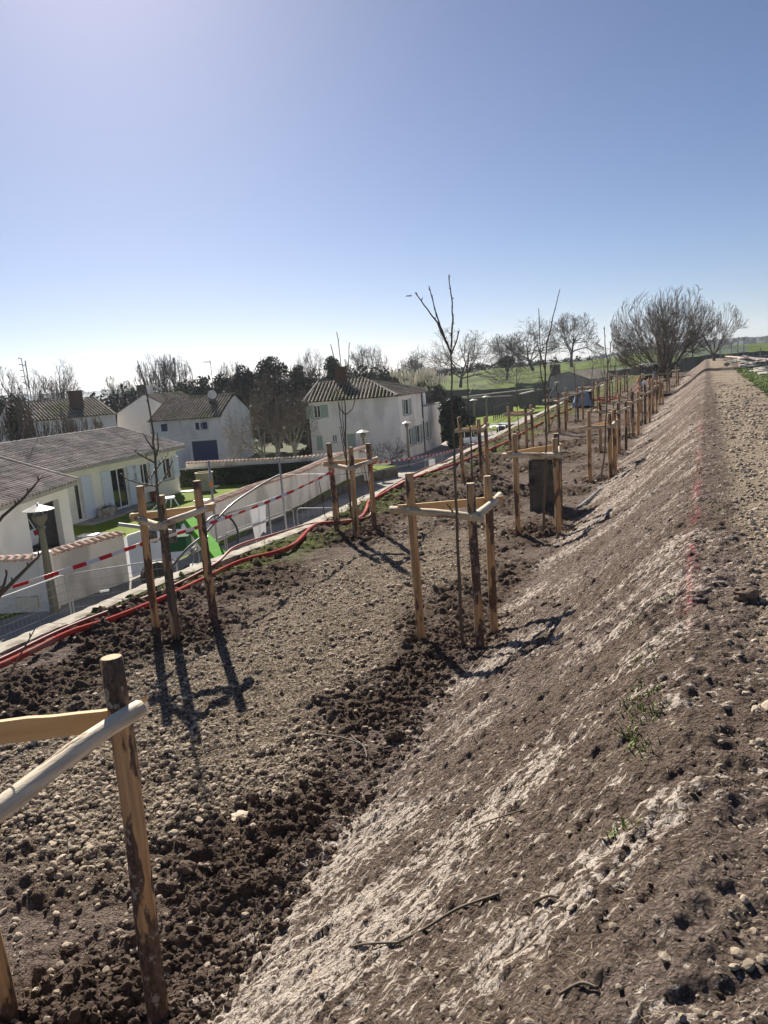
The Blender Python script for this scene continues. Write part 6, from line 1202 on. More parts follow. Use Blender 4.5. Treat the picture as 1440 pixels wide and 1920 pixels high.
# ---- green machine on the road
tm = A(330, 975, 25); th_ = empty('green_handler', (tm[0], tm[1], -4.6), 'bright green lifting machine with a sloping lettered boom, half hidden by the stakes', 'machine')
a, b_ = A(343, 962, 23.5), A(414, 1050, 19.2); b2 = b_+(b_-a)*.35; dirb = (b2-a)/np.linalg.norm(b2-a); t = MB(); sdv = np.cross(dirb, [0, 0, 1.]); sdv /= np.linalg.norm(sdv); upv = np.cross(sdv, dirb)
V = []
for q, wd, ht in ((a, .10, .10), (a+(b2-a)*.2, .15, .13), (b2, .19, .15)): V += [q-sdv*wd-upv*ht, q+sdv*wd-upv*ht, q+sdv*wd+upv*ht, q-sdv*wd+upv*ht]
t.add(V, [(i*4+j, i*4+(j+1) % 4, i*4+4+(j+1) % 4, i*4+4+j) for i in (0, 1) for j in range(4)]+[(3, 2, 1, 0), (8, 9, 10, 11)]); bo = t.build('boom', M_green, th_); t = MB()
for f in (.1, .32): q = a+(b2-a)*f; t.beam(q-sdv*.33, q+sdv*.33, .07, .07)
t.build('pivot_pin', M_rock, bo)
# lettering seen on the boom
def glyph(ch, o, ux, uy, h_):
    st_ = {'L': [((0, 1), (0, 0)), ((0, 0), (.55, 0))], 'O': [((0, 0), (0, 1)), ((0, 1), (.6, 1)), ((.6, 1), (.6, 0)), ((.6, 0), (0, 0))]}[ch]
    for (x0, y0), (x1, y1) in st_:
        dx, dy = x1-x0, y1-y0; l = math.hypot(dx, dy); px_, py_ = -dy/l*.09, dx/l*.09; ex, ey = dx/l*.09, dy/l*.09
        P4q = [(x0-ex+px_, y0-ey+py_), (x1+ex+px_, y1+ey+py_), (x1+ex-px_, y1+ey-py_), (x0-ex-px_, y0-ey-py_)]; t2.add([o+ux*(x*h_)+uy*(y*h_) for x, y in P4q]+[o+ux*(x*h_)+uy*(y*h_)-nv*.004 for x, y in P4q], [(0, 1, 2, 3), (7, 6, 5, 4), (0, 4, 5, 1), (1, 5, 6, 2), (2, 6, 7, 3), (3, 7, 4, 0)])
fc = a+(b2-a)*.46; vw = (CAM-fc)/np.linalg.norm(CAM-fc); cand = [(upv, .135, sdv, .17), (-upv, .135, sdv, .17), (sdv, .165, upv, .13), (-sdv, .165, upv, .13)]; nv, off_, ux_, hw_ = max(cand, key=lambda q_: (q_[0]@vw)*q_[3]); face = fc+nv*(off_+.02); t2 = MB()
if np.cross(ux_, -dirb)@nv < 0: ux_ = -ux_
glyph('L', face-ux_*.05-dirb*.12, ux_, -dirb, .17); glyph('O', face+dirb*.16-ux_*.05, ux_, -dirb, .17); t2.build('lettering', M_wht, bo)
cbx = A(322, 950, 25.5); t = MB(); ang = .5
t.box((cbx[0], cbx[1], cbx[2]-.35), (.7, .9, .4), ang); t.box((cbx[0]+.1, cbx[1]-.1, cbx[2]-1.2), (.8, 1.0, .4), ang); t.build('body', M_dgreen, th_); t = MB(); t.box((cbx[0]-.05, cbx[1], cbx[2]+.30), (.30, .42, .05), ang); t.build('cab_roof', M_white, th_); t = MB()
for dx, dy in ((-.5, -.3), (.15, -.45), (-.2, .35), (.35, .2)): t.tube([(cbx[0]+dx*1.3-.2, cbx[1]+dy*1.3, cbx[2]-.3), (cbx[0]-.05+dx*.3, cbx[1]+dy*.45, cbx[2]+.28)], .02, 5)
t.build('cab_pillar', M_white, th_); t = MB(); q = A(285, 992, 24.3); q2 = A(322, 992, 24.0)
for qq in (q, q2): t.box((qq[0], qq[1], qq[2]), (.22, .22, .85), ang)
t.build('hydraulic_arm', M_rock, th_); t = MB(); q = A(300, 978, 24.6); t.tube([A(262, 976, 24.8), A(338, 972, 24.6)], [.3, .34], 14); t.build('tank', M_dgreen, th_)
for px, D in ((282, 24.0), (352, 22.8)):
    q = A(px, 1000, D); t = MB(); t.tube([(q[0], q[1], -4.12), (q[0]+.3, q[1]-.25, -4.12)], .48, 16); t.build('wheel', M_black, th_)
t = MB(); t.beam(A(222, 983, 23.5), A(322, 996, 23), .06, .10); t.build('fork_bar', M_galv, th_)
# ---- white truck behind the kerb
q = A(926, 812, 62); tr = empty('pickup_truck', (q[0], q[1], -5.4), 'white flatbed truck with a ladder rack parked below the kerb', 'truck'); a_ = .9; ca, sa = math.cos(a_), math.sin(a_)
def tp(x, y, z_): return (q[0]+x*ca-y*sa, q[1]+x*sa+y*ca, -5.4+z_)
def tbx(x0, x1, y0, y1, z0, z1, nm, m, par=None): t = MB(); t.add([tp(x, y, z_) for x in (x0, x1) for y in (y0, y1) for z_ in (z0, z1)], [(0, 1, 3, 2), (4, 6, 7, 5), (0, 4, 5, 1), (2, 3, 7, 6), (0, 2, 6, 4), (1, 5, 7, 3)]); return t.build(nm, m, par or tr)
tbx(.9, 2.6, -.9, .9, .5, 1.25, 'cab', M_car); t = MB(); t.add([tp(*v) for v in ((.9, -.88, 1.25), (2.2, -.88, 1.25), (1.9, -.75, 2.05), (1.0, -.75, 2.05), (.9, .88, 1.25), (2.2, .88, 1.25), (1.9, .75, 2.05), (1.0, .75, 2.05))], [(0, 1, 2, 3), (7, 6, 5, 4), (0, 4, 5, 1), (1, 5, 6, 2), (3, 7, 4, 0)]); t.build('windscreen', M_glass, tr)
tbx(.95, 1.95, -.76, .76, 2.05, 2.1, 'roof', M_car); tbx(-2.4, .8, -.95, .95, .7, .82, 'bed', M_galv)
for y_ in (-.95, .93): tbx(-2.4, .8, y_, y_+.03, .82, 1.25, 'side_board', M_car)
for x in (-2.3, -1.6, -.9, -.2, .5): t = MB(); t.tube([tp(x, -.9, 1.2), tp(x, -.9, 2.0), tp(x, .9, 2.0), tp(x, .9, 1.2)], .03, 5); t.build('rack_hoop', M_white, tr)
t = MB(); t.tube([tp(-2.4, -.9, 2.02), tp(1.6, -.9, 2.12)], .03, 5); t.tube([tp(-2.4, .9, 2.02), tp(1.6, .9, 2.12)], .03, 5); t.build('rack_rail', M_white, tr)
for x in (-1.6, 1.8):
    for y_ in (-.9, .75): t = MB(); t.tube([tp(x, y_, .38), tp(x, y_+.16, .38)], .38, 14); t.build('wheel', M_black, tr)
tbx(1.75, 1.85, -1.15, -.9, 1.3, 1.55, 'mirror', M_black); tbx(1.75, 1.85, .9, 1.15, 1.3, 1.55, 'mirror', M_black)

# ================================================================== PART 5: evergreens, plumes, far things
def evergreen(px, pyt, D, wpx, z0, m, label, n=5000, size=.22, seed=0, lumps=26, name='evergreen_tree', grp=None, trunk=True, lowf=.12):
    rs = np.random.RandomState(seed); b0 = A(px, 700, D); b0[2] = z0; H = A(px, pyt, D)[2]-z0; Wd = wpx*D/F; root = empty(name, b0, label, 'tree' if 'tree' in name else 'shrub', grp); C = []; R_ = []
    for i in range(lumps):
        f = rs.uniform(lowf, .9); ww = Wd*.5*math.sin(math.pi*min(1, (f*.85+.18)))**.6; a = rs.rand()*6.28; rr = ww*rs.rand()**.5*.8; r_ = Wd*.17*rs.uniform(.7, 1.25); C.append((b0[0]+rr*math.cos(a), b0[1]+rr*math.sin(a), min(z0+H*f, z0+H-r_*.9))); R_.append(r_)
    C.append((b0[0], b0[1], z0+H-Wd*.15)); R_.append(Wd*.16); leaf_cloud('foliage', C, R_, n, size, m, root, seed, fill=.35)
    t = MB(); t.tube([b0, b0+np.array([.1, 0, H*.45]), b0+np.array([0, .1, H*.8])], [H*.03, H*.02, H*.008], 8); t.build('trunk', M_bark, root); return root
eg = 'dark evergreens behind the houses'
for i, (px, pyt, D, w_, m, lb, n, nm) in enumerate([(340, 716, 96, 60, M_leafd, 'dark round evergreen right behind the grey gable', 3500, 'evergreen_tree'), (378, 706, 98, 58, M_leafd, 'dark evergreen behind the satellite dish', 3500, 'evergreen_tree'), (415, 700, 95, 60, M_leafd, 'dark evergreen over the right end of the blue-shuttered roof', 3500, 'evergreen_tree'),
        (455, 686, 90, 85, M_leafb, 'broad brownish evergreen over the plain gable', 6500, 'evergreen_tree'), (512, 668, 88, 88, M_leafb, 'tallest brownish evergreen behind the birches', 7500, 'evergreen_tree'), (560, 684, 90, 62, M_leafb, 'brownish evergreen touching the left end of the two-storey roof', 4500, 'evergreen_tree'), (622, 668, 104, 56, M_leafd, 'neat round dark evergreen behind the chimney of the two-storey house', 5000, 'evergreen_tree'),
        (683, 684, 108, 34, M_leafd, 'ivy-dark small evergreen at the foot of the round-headed bare tree', 1800, 'evergreen_tree'), (650, 698, 108, 40, M_leafd, 'low green evergreen between the round one and the bare tree', 1800, 'evergreen_tree'), (715, 712, 112, 50, M_leafb, 'low brown thicket at the right end of the two-storey roof', 1800, 'evergreen_tree'),
        (10, 764, 50, 66, M_leafd, 'dark conifer at the left edge behind the bungalow roof', 3500, 'evergreen_tree'), (846, 742, 66, 66, M_leafd, 'ivy covered tree right of the house extension', 4000, 'evergreen_tree'), (820, 722, 88, 50, M_leafb, 'brown thicket behind the house extension', 2200, 'evergreen_tree'), (872, 778, 66, 40, M_leafd, 'low dark bush mass beside the white truck', 1500, 'evergreen_tree'), (565, 720, 70, 50, M_leafb, 'ivy covered tree beside the left end of the two-storey house', 2600, 'evergreen_tree')]):
    evergreen(px, pyt, D, w_, -6.2 if D < 100 else -6, m, lb, n, .18 if D > 60 else .12, 50+i, grp=eg)
# continuous far thickets along the skyline
def thicket(line, D, h_, n, m, label, size=.35, seed=0, name='far_thicket'):
    C = []; rs = np.random.RandomState(seed)
    for (x0, y0), (x1, y1) in zip(line[:-1], line[1:]):
        for x in np.arange(x0, x1, 7): y = y0+(y1-y0)*(x-x0)/(x1-x0); p = A(x, y, D*rs.uniform(.95, 1.05)); C.append((p[0], p[1], p[2]-h_*.4+rs.uniform(-.3, .35)*h_)); C.append((p[0], p[1], p[2]-h_*1.1))
    o = leaf_cloud(name, C, [h_*.5]*len(C), n, size, m, None, seed, fill=.2); tag(o, label, 'thicket', kind='stuff')
thicket([(-80, 762), (60, 752), (150, 748), (260, 738)], 112, 3.2, 6000, M_leafb, 'far brown thicket behind the chimneyed house'); thicket([(330, 722), (470, 705), (620, 700), (760, 702)], 125, 3.5, 9000, M_leafb, 'far brown thicket behind the evergreens', seed=2); thicket([(700, 703), (800, 696), (900, 684), (1000, 680), (1110, 672)], 225, 2.4, 8000, M_leafb, 'line of distant bare scrub along the rampart crest', .4, 3)
thicket([(860, 745), (940, 745), (1035, 728)], 146, 2.2, 5000, M_leafd, 'dark bramble bank under the rampart', .3, 4)
thicket([(1100, 671), (1155, 664), (1195, 655), (1240, 650), (1290, 642), (1350, 638), (1385, 635), (1440, 632), (1540, 628)], 1050, 6, 9000, M_hill, 'bare woodland along the ridge of the right-hand hill', 1.6, 6, 'hill_woodland')
thicket([(0, 744), (150, 737), (230, 730), (330, 730), (420, 732), (560, 718), (700, 702), (900, 690)], 2500, 12, 9000, M_hill, 'distant woodland along the blue hills', 4, 7, 'hill_woodland')
# pampas grass
for i, (px, py, D, hh) in enumerate([(772, 752, 92, 3.2), (790, 742, 96, 3.4), (806, 738, 92, 3.2), (760, 733, 104, 3.0), (822, 748, 90, 3.0), (745, 728, 108, 2.8), (782, 728, 110, 2.8)]):
    b0 = A(px, py, D); rs = np.random.RandomState(i+70); root = empty('pampas_grass', b0, ['pampas clump with tall pale plumes nearest the house gutter', 'densest pampas clump with pale plumes behind the roof end', 'pampas clump right of the densest one', 'small pampas clump rising over the right roof slope', 'pampas clump beside the ivy covered tree', 'leftmost small pampas clump on the roof line', 'farthest pampas clump against the green rampart'][i], 'pampas grass', 'pampas grass clumps')
    b = MB(); c = MB()
    for k in range(26):
        a = rs.rand()*6.28; o_ = rs.rand()*1.3; L = hh*rs.uniform(.75, 1.05); p = b0+np.array([math.cos(a)*o_*.4, math.sin(a)*o_*.4, 0]); t_ = p+np.array([math.cos(a)*o_*.8, math.sin(a)*o_*.8, L]); m_ = p*.35+t_*.65; c.tube([p, m_], [.02, .015], 3); b.tube([m_, m_*.5+t_*.5, t_], [.05, .12, .02], 5, 0, r=rs.rand())
    for k in range(60): a = rs.rand()*6.28; p = b0; c.tube([p, p+np.array([math.cos(a)*.6, math.sin(a)*.6, hh*.5]), p+np.array([math.cos(a)*1.3, math.sin(a)*1.3, hh*.25])], [.03, .02, .005], 3)
    b.build('plumes', M_pamp, root, kind='stuff'); c.build('leaves', M_leafb, root, kind='stuff')
# low walls and hedge bands behind the meadow
def lowwall(a, b_, h_, label, m, cap=M_lstone, th=.6):
    a, b_ = np.array(a), np.array(b_); root = empty('low_wall', a, label, 'wall'); t = MB(); t.beam(a-[0, 0, h_/2], b_-[0, 0, h_/2], th, h_); t.build('masonry', m, root); t = MB(); t.beam(a+[0, 0, .08], b_+[0, 0, .08], th*1.15, .16); t.build('coping', cap, root)
lowwall(A(838, 749, 118), A(1000, 730, 130), 2.4, 'upper low stone wall with pale coping below the rampart', M_rampart); lowwall(A(862, 748, 106), A(958, 743, 112), 3.4, 'lower low stone wall along the back of the meadow', M_rampart); lowwall(A(975, 740, 116), A(1000, 734, 118), 3.2, 'short stepped wall end beside the meadow', M_rampart)
lowwall(A(1005, 733, 122), A(1032, 730, 124), 3.0, 'dark wall stub left of the stone barn', M_rampart, M_rampart)
def slat_fence(a, b_, h_, n, label, m, group=None):
    a, b_ = np.array(a), np.array(b_); root = empty('slat_fence', a, label, 'fence', group); t = MB(); 
    for z_ in (.25, .85): t.beam(a+[0, 0, h_*z_], b_+[0, 0, h_*z_], .05, .08)
    t.build('rail', m, root)
    d = b_-a; me = None
    for k in range(n+1):
        p = a+d*k/n
        if me is None: t = MB(); t.box((p[0], p[1], p[2]+h_/2), (.10, .10, h_), math.atan2(d[1], d[0])); o = t.build('slat', m, root); me = o.data
        else: o = bpy.data.objects.new('slat', me); COL.objects.link(o); o.parent = root; o.location = tuple(p-a)
slat_fence(A(926, 790, 92), A(962, 775, 108), 1.9, 11, 'grey slatted fence crossing the meadow behind the street lamps', M_rock)
slat_fence(A(1235, 671, 150), A(1298, 667, 152), 1.1, 26, 'white paling fence behind the big bare tree', M_white); slat_fence(A(1300, 667, 150), A(1402, 660, 148), 1.1, 40, 'long white paling fence on the far bank at the right', M_white)
# ---- right hand basin: scaffold and boards
sc = empty('scaffold', (7, 52, -5), 'steel scaffold standing in the basin beyond the coping', 'scaffold'); us = [A(px, 690, D) for px, D in ((1402, 58), (1425, 57), (1436, 50), (1470, 50), (1412, 66), (1447, 62))]
for i, u in enumerate(us): t = MB(); t.tube([(u[0], u[1], -5), (u[0], u[1], A(1425, 652 if i % 2 else 662, 57)[2])], .03, 6); t.build('upright', M_galv, sc)
for py, D in ((668, 57), (677, 56), (684, 54), (693, 52)): t = MB(); t.tube([A(1400, py, D), A(1475, py-3, D-1)], .028, 6); t.build('ledger', M_galv, sc)
for a, b_ in (((1394, 667, 60), (1424, 675, 56)), ((1408, 671, 58), (1450, 674, 55)), ((1362, 668, 70), (1390, 670, 66)), ((1386, 672, 66), (1404, 668, 62)), ((1400, 679, 58), (1440, 676, 55))): t = MB(); t.beam(A(*a), A(*b_), .25, .07); o = t.build('scaffold_board', mat('pale_board', (.62, .52, .44), (.68, .58, .5)) if 'pale_board' not in MATS else MATS['pale_board']); tag(o, {1394: 'pale board sloping down at the scaffold', 1408: 'pale pink board lying level across the scaffold', 1362: 'short pale board left of the scaffold', 1386: 'tilted board joining the scaffold at its left', 1400: 'lower board on the scaffold'}[a[0]], 'board')
q = A(1363, 683, 62); lumpy('white_stone', q, .18, M_lstone, 'single white stone at the end of the coping', 'stone', seed=9)
for i, (px, py, D) in enumerate([(1372, 640, 130), (1384, 637, 128), (1395, 632, 120), (1350, 640, 140), (1352, 655, 110)]): q = A(px, py, D); t = MB(); t.tube([(q[0], q[1], -4), tuple(q)], .05, 5); o = t.build('mast', M_galv); tag(o, ['thin mast left of the middle one at the right skyline', 'middle thin mast at the right skyline', 'rightmost thin mast at the right skyline', 'thin mast nearest to the round bare tree', 'short mast below the round bare tree crown'][i], 'mast')
# ---- tractor and two workers
T0_ = A(1218, 728, 60); T0_[2] = ground_z(T0_[0], T0_[1]); tt = empty('tractor', T0_, 'small orange tractor with a dark cab frame and pale roof', 'tractor'); a_ = -1.35; ca, sa = math.cos(a_), math.sin(a_)
def kp(x, y, z_): return (T0_[0]+x*ca-y*sa, T0_[1]+x*sa+y*ca, T0_[2]+z_)
def kb(x0, x1, y0, y1, z0, z1, nm, m): t = MB(); t.add([kp(x, y, z_) for x in (x0, x1) for y in (y0, y1) for z_ in (z0, z1)], [(0, 1, 3, 2), (4, 6, 7, 5), (0, 4, 5, 1), (2, 3, 7, 6), (0, 2, 6, 4), (1, 5, 7, 3)]); return t.build(nm, m, tt)
kb(.2, 1.5, -.35, .35, .6, 1.25, 'bonnet', M_orange); kb(1.5, 1.56, -.3, .3, .65, 1.2, 'grille', M_black); kb(-.9, .2, -.4, .4, .5, .85, 'chassis', M_orange); kb(-.7, -.25, -.25, .25, .95, 1.5, 'seat', M_black); kb(-.95, .25, -.55, .55, 2.3, 2.38, 'roof', M_white)
for x, y_ in ((-.9, -.5), (-.9, .5), (.2, -.5), (.2, .5)): t = MB(); t.tube([kp(x, y_, .7), kp(x, y_, 2.3)], .04, 6); t.build('cab_post', M_black, tt)
for x, y_, r_, w_ in ((-.6, -.75, .62, .3), (-.6, .45, .62, .3), (1.2, -.6, .36, .2), (1.2, .4, .36, .2)): t = MB(); t.tube([kp(x, y_, r_), kp(x, y_+w_, r_)], r_, 16); wo = t.build('wheel', M_black, tt); t = MB(); t.tube([kp(x, y_-.01, r_), kp(x, y_+w_+.01, r_)], r_*.5, 12); t.build('rim', M_orange, wo)
kb(-.95, -.35, -.78, -.42, 1.1, 1.3, 'mudguard', M_orange); kb(-.95, -.35, .42, .78, 1.1, 1.3, 'mudguard', M_orange)
def person(loc, face, lean, label, jacket, trousers, cap, arms, scale=1.0):
    root = empty('person', loc, label, 'person'); cf, sf = math.cos(face), math.sin(face)
    def W_(p): x, y, z_ = p; return ((x*cf-y*sf)*scale, (x*sf+y*cf)*scale, z_*scale)     # x forward
    sx = lambda z_: lean*(z_-.9) if z_ > .9 else 0
    J = dict(pel=(0, 0, .93), sp=(sx(1.15), 0, 1.15), ch=(sx(1.38), 0, 1.38), nk=(sx(1.5), 0, 1.49), hd=(sx(1.6)+.02, 0, 1.60), hd2=(sx(1.68)+.03, 0, 1.70))
    for s_, n_ in ((1, 'l'), (-1, 'r')):
        J['sh'+n_] = (sx(1.42), .19*s_, 1.42); a = arms[0 if s_ == 1 else 1]; J['el'+n_] = (sx(1.42)+a[0], (.24)*s_, 1.42-.28+a[1]); J['wr'+n_] = (sx(1.42)+a[0]+a[2], .22*s_, 1.42-.28+a[1]-.25+a[3]); w0 = J['wr'+n_]; J['ha'+n_] = (w0[0]+.04+a[2]*.2, w0[1], w0[2]-.07)
        J['hp'+n_] = (0, .10*s_, .90); J['kn'+n_] = (.05, .12*s_, .49); J['an'+n_] = (0, .13*s_, .08); J['to'+n_] = (.15, .14*s_, .03)
    def skin(nm, keys, edges, rad, m, sub=1):
        me = bpy.data.meshes.new(nm); me.from_pydata([W_(J[k]) for k in keys], [(keys.index(a), keys.index(b_)) for a, b_ in edges], []); o = bpy.data.objects.new(nm, me); COL.objects.link(o); o.parent = root; me.materials.append(m); o.modifiers.new('s', 'SKIN'); sk = me.skin_vertices[0] if me.skin_vertices else None
        if not me.skin_vertices:
            bpy.context.view_layer.objects.active = o; bpy.ops.mesh.customdata_skin_add()
        for k, v in zip(keys, me.skin_vertices[0].data): r_ = rad[k] if k in rad else rad[k[:-1]]; v.radius = (r_[0]*scale, r_[1]*scale) if isinstance(r_, tuple) else (r_*scale, r_*scale); v.use_root = (k == keys[0])
        ss_ = o.modifiers.new('ss', 'SUBSURF'); ss_.levels = ss_.render_levels = sub; return o
    arms_e = [('ch', 'sh'+n_) for n_ in 'lr']+[('sh'+n_, 'el'+n_) for n_ in 'lr']+[('el'+n_, 'wr'+n_) for n_ in 'lr']; leg_e = [('pel', 'hp'+n_) for n_ in 'lr']+[('hp'+n_, 'kn'+n_) for n_ in 'lr']+[('kn'+n_, 'an'+n_) for n_ in 'lr']
    R1 = dict(pel=(.13, .10), sp=(.13, .09), ch=(.15, .10), nk=.055, hd=(.085, .10), hd2=(.06, .07), sh=.06, el=.042, wr=.032, ha=(.035, .025), hp=.085, kn=.055, an=.04, to=.035)
    body = skin('body', list(J), [('pel', 'sp'), ('sp', 'ch'), ('ch', 'nk'), ('nk', 'hd'), ('hd', 'hd2')]+arms_e+[('wr'+n_, 'ha'+n_) for n_ in 'lr']+leg_e+[('an'+n_, 'to'+n_) for n_ in 'lr'], R1, M_skin)
    R2_ = {k: ((v[0]+.02, v[1]+.02) if isinstance(v, tuple) else v+.018) for k, v in R1.items()}; R2_['hp'] = .105; R2_['wr'] = .045
    skin('jacket', ['pel', 'sp', 'ch', 'shl', 'shr', 'ell', 'elr', 'wrl', 'wrr'], [('pel', 'sp'), ('sp', 'ch')]+arms_e, R2_, jacket); R3 = dict(R2_); R3['pel'] = (.135, .105)
    skin('trousers', ['pel', 'hpl', 'hpr', 'knl', 'knr', 'anl', 'anr'], leg_e, R3, trousers)
    h = J['hd2']; t = MB(); c = W_((h[0]-.01, 0, h[2]-.02)); t.lathe((loc[0]+c[0], loc[1]+c[1], loc[2]+c[2]), [(.115, -.03), (.115, .03), (.08, .085), (0, .10)], 12); x0 = W_((.12, 0, 0)); t.box((loc[0]+c[0]+x0[0], loc[1]+c[1]+x0[1], loc[2]+c[2]-.02), (.14, .16, .015), face); t.build('cap', cap, root)
    for n_ in 'lr':
        f_ = J['an'+n_]; a = W_((f_[0]-.06, f_[1], .05)); b_ = W_((f_[0]+.17, f_[1], .04)); t = MB(); t.tube([np.array(loc)+a, np.array(loc)+b_], [.06, .05], 8); t.build('boot', M_black, root)
q = A(1205, 737, 56.5); q[2] = ground_z(q[0], q[1]); person(q, -1.3, .15, 'worker in dark jacket and straw-yellow cap standing left of the orange tractor', M_vest, M_pants, M_cap, [(.12, .02, .18, .05), (.1, 0, .15, .08)])
q = A(1237, 736, 56.5); q[2] = ground_z(q[0], q[1]); person(q, 2.6, .45, 'worker in blue-grey jacket bending towards the right side of the orange tractor', M_jack, M_pants, M_jack, [(.18, -.02, .2, .02), (.2, 0, .18, .0)])
q = A(1208, 724, 47); b = MB(); b.box(tuple(q), (.34, .2, .46), .2); b.lathe((q[0], q[1], q[2]+.23), [(.1, 0), (.05, .06), (.05, .1), (0, .1)], 8); o = b.build('white_container', M_cloth); tag(o, 'white plastic container resting on a far stake frame', 'container')
# sheeted bag, boards, red coils on the far terrace
q = G(1098, 763, Z0); bgr = empty('builders_bag', (q[0], q[1], Z0), 'dark bulk bag wrapped in blue-grey crumpled sheeting near the kerb', 'bag'); t = MB(); t.box((q[0], q[1], Z0+.5), (.95, .95, 1.0), .3); t.build('bag', M_black, bgr)
rs = np.random.RandomState(5); V = []; n_ = 16
for i in range(n_+1):
    for j in range(n_+1):
        u, v = i/n_-.5, j/n_-.5; r_ = max(abs(u), abs(v))*2; zz = 1.05 if r_ < .55 else 1.05-(r_-.55)*2.1; V.append((q[0]-.15+u*1.5*(1 if r_ < .6 else .85)+rs.uniform(-.05, .05), q[1]-.1+v*1.4+rs.uniform(-.05, .05), Z0+max(.05, zz)+rs.uniform(-.06, .06)))
t = MB(); t.add(V, [(i*(n_+1)+j, (i+1)*(n_+1)+j, (i+1)*(n_+1)+j+1, i*(n_+1)+j+1) for i in range(n_) for j in range(n_) if not (i > 9 and j > 5)]); t.build('sheeting', M_tarp, bgr)
for i in range(4): a = G(1058+i*2, 756-i, Z0); b_ = G(1080+i, 752-i, Z0); t = MB(); t.beam(a+[0, 0, .08+.09*i], b_+[0, 0, .08+.09*i], .3, .08); o = t.build('loose_board', M_rock); tag(o, ['lowest', 'second', 'third', 'topmost'][i]+' dark board of the small pile left of the sheeted bag', 'board', 'dark boards piled at the kerb')
for i, (px, py, lb) in enumerate([(1122, 757, 'left coil of red conduit on the far terrace'), (1138, 754, 'right coil of red conduit on the far terrace')]):
    q = G(px, py, Z0); P = [(q[0]+(.75+.05*math.sin(t*3))*math.cos(t), q[1]+.75*math.sin(t), Z0+.12+.25*abs(math.sin(t*.5+i))*.8) for t in np.linspace(0, 12.5, 30)]; hose('conduit_coil', P, .045, M_redp, lb, 'conduit', 6, 3)
q = G(1145, 742, Z0); C = [(q[0]+random.uniform(-1, 1)*6, q[1]+random.uniform(-1, 1)*14, Z0-.2) for _ in range(20)]
strip('grass_bank', [[(1090, 757, 66), (1120, 750, 68), (1160, 742, 72), (1200, 733, 76)], [(1100, 744, 74), (1130, 736, 78), (1165, 726, 82), (1205, 716, 86)], [(1090, 748, 84), (1120, 742, 86), (1160, 735, 90), (1200, 725, 94)]], M_hillg, 5, .12, .8, cols=40)
# antenna mast at left, TV aerial, pole, plane
def aerial(px, pyt, pyb, D, label, yagi=True, r_=.03):
    t_, b_ = A(px, pyt, D), A(px+(pyb-pyt)*.13, pyb, D); b_[:2] = t_[:2]; root = empty('tv_aerial', b_, label, 'aerial'); t = MB(); t.tube([b_, t_], r_, 6); t.build('mast', M_galv, root)
    if yagi:
        dv = np.array([-1., .2, 0]); t = MB(); t.tube([t_+[0, 0, -.1], t_+dv*1.0+[0, 0, -.12]], .015, 4); sv = np.array([.2, 1., 0])
        for k in range(6): c = t_+dv*(.15+.16*k)+[0, 0, -.1]; t.tube([c-sv*.22+[0, 0, .1], c+sv*.22-[0, 0, .1]], .01, 4)
        t.tube([t_+[0, 0, -.1], t_+[-.2, 0, .18]], .012, 4); t.tube([t_+[0, 0, -.1], t_+[-.2, 0, -.38]], .012, 4); t.build('antenna', M_galv, root)
    return root
aerial(394, 676, 752, 76, 'TV aerial pointing left above the blue-shuttered roof'); r_ = aerial(47, 676, 830, 44, 'tall antenna mast with a ladder of short rods at the far left', False)
t = MB(); b0 = A(40, 672, 44); t.tube([b0, A(56, 760, 44)], .02, 5)
for k in range(6): q = b0*(1-k*.13)+A(56, 760, 44)*(k*.13); t.tube([q, q+np.array([-.25, 0, .03])], .02, 4)
t.tube([A(41, 686, 44), A(49, 684, 44)], .02, 4); t.build('side_rods', M_galv, r_)
q = A(766, 555, 400); t = MB(); t.tube([q-[1.6, 0, 0], q+[1.6, 0, 0]], [.15, .45], 6); t.tube([q+[0, 2, .1], q-[0, 2, -.1]], [.2, .2], 4); o = t.build('distant_aeroplane', M_rock); tag(o, 'tiny aeroplane left of the tall forked shoots', 'aeroplane')
# ---- twigs, straw, grass on the bank
def on_ground(px, py, zguess, lift=.01):
    z = zguess
    for _ in range(6): g = G(px, py, z); z = ground_z(g[0], g[1])
    return np.array([g[0], g[1], z+lift])
for pts, r_, lb in (([(660, 1778), (690, 1776), (752, 1772)], .006, 'short pale twig end near the bottom of the bank'), ([(750, 1772), (800, 1745), (860, 1712), (935, 1682)], .0065, 'long dark stick lying up the lower bank'), ([(1000, 1697), (1030, 1690), (1048, 1688)], .006, 'short dark stick right of the long one'), ([(590, 1378), (640, 1385), (680, 1400), (688, 1425)], .007, 'forked dry twig on the dark clods'), ([(655, 1375), (670, 1392), (684, 1402)], .007, 'small side twig beside the forked dry twig'), ([(885, 1555), (920, 1545), (985, 1520)], .004, 'thin root across the middle of the bank'), ([(1050, 1870), (1090, 1850), (1120, 1845)], .005, 'thin straw stalk low on the bank')):
    P = [on_ground(px, py, Z0 if px < 720 and py < 1500 else -1.0, .012) for px, py in pts]; hose('fallen_twig', P, r_, M_twig, lb, 'twig', 5, 5)
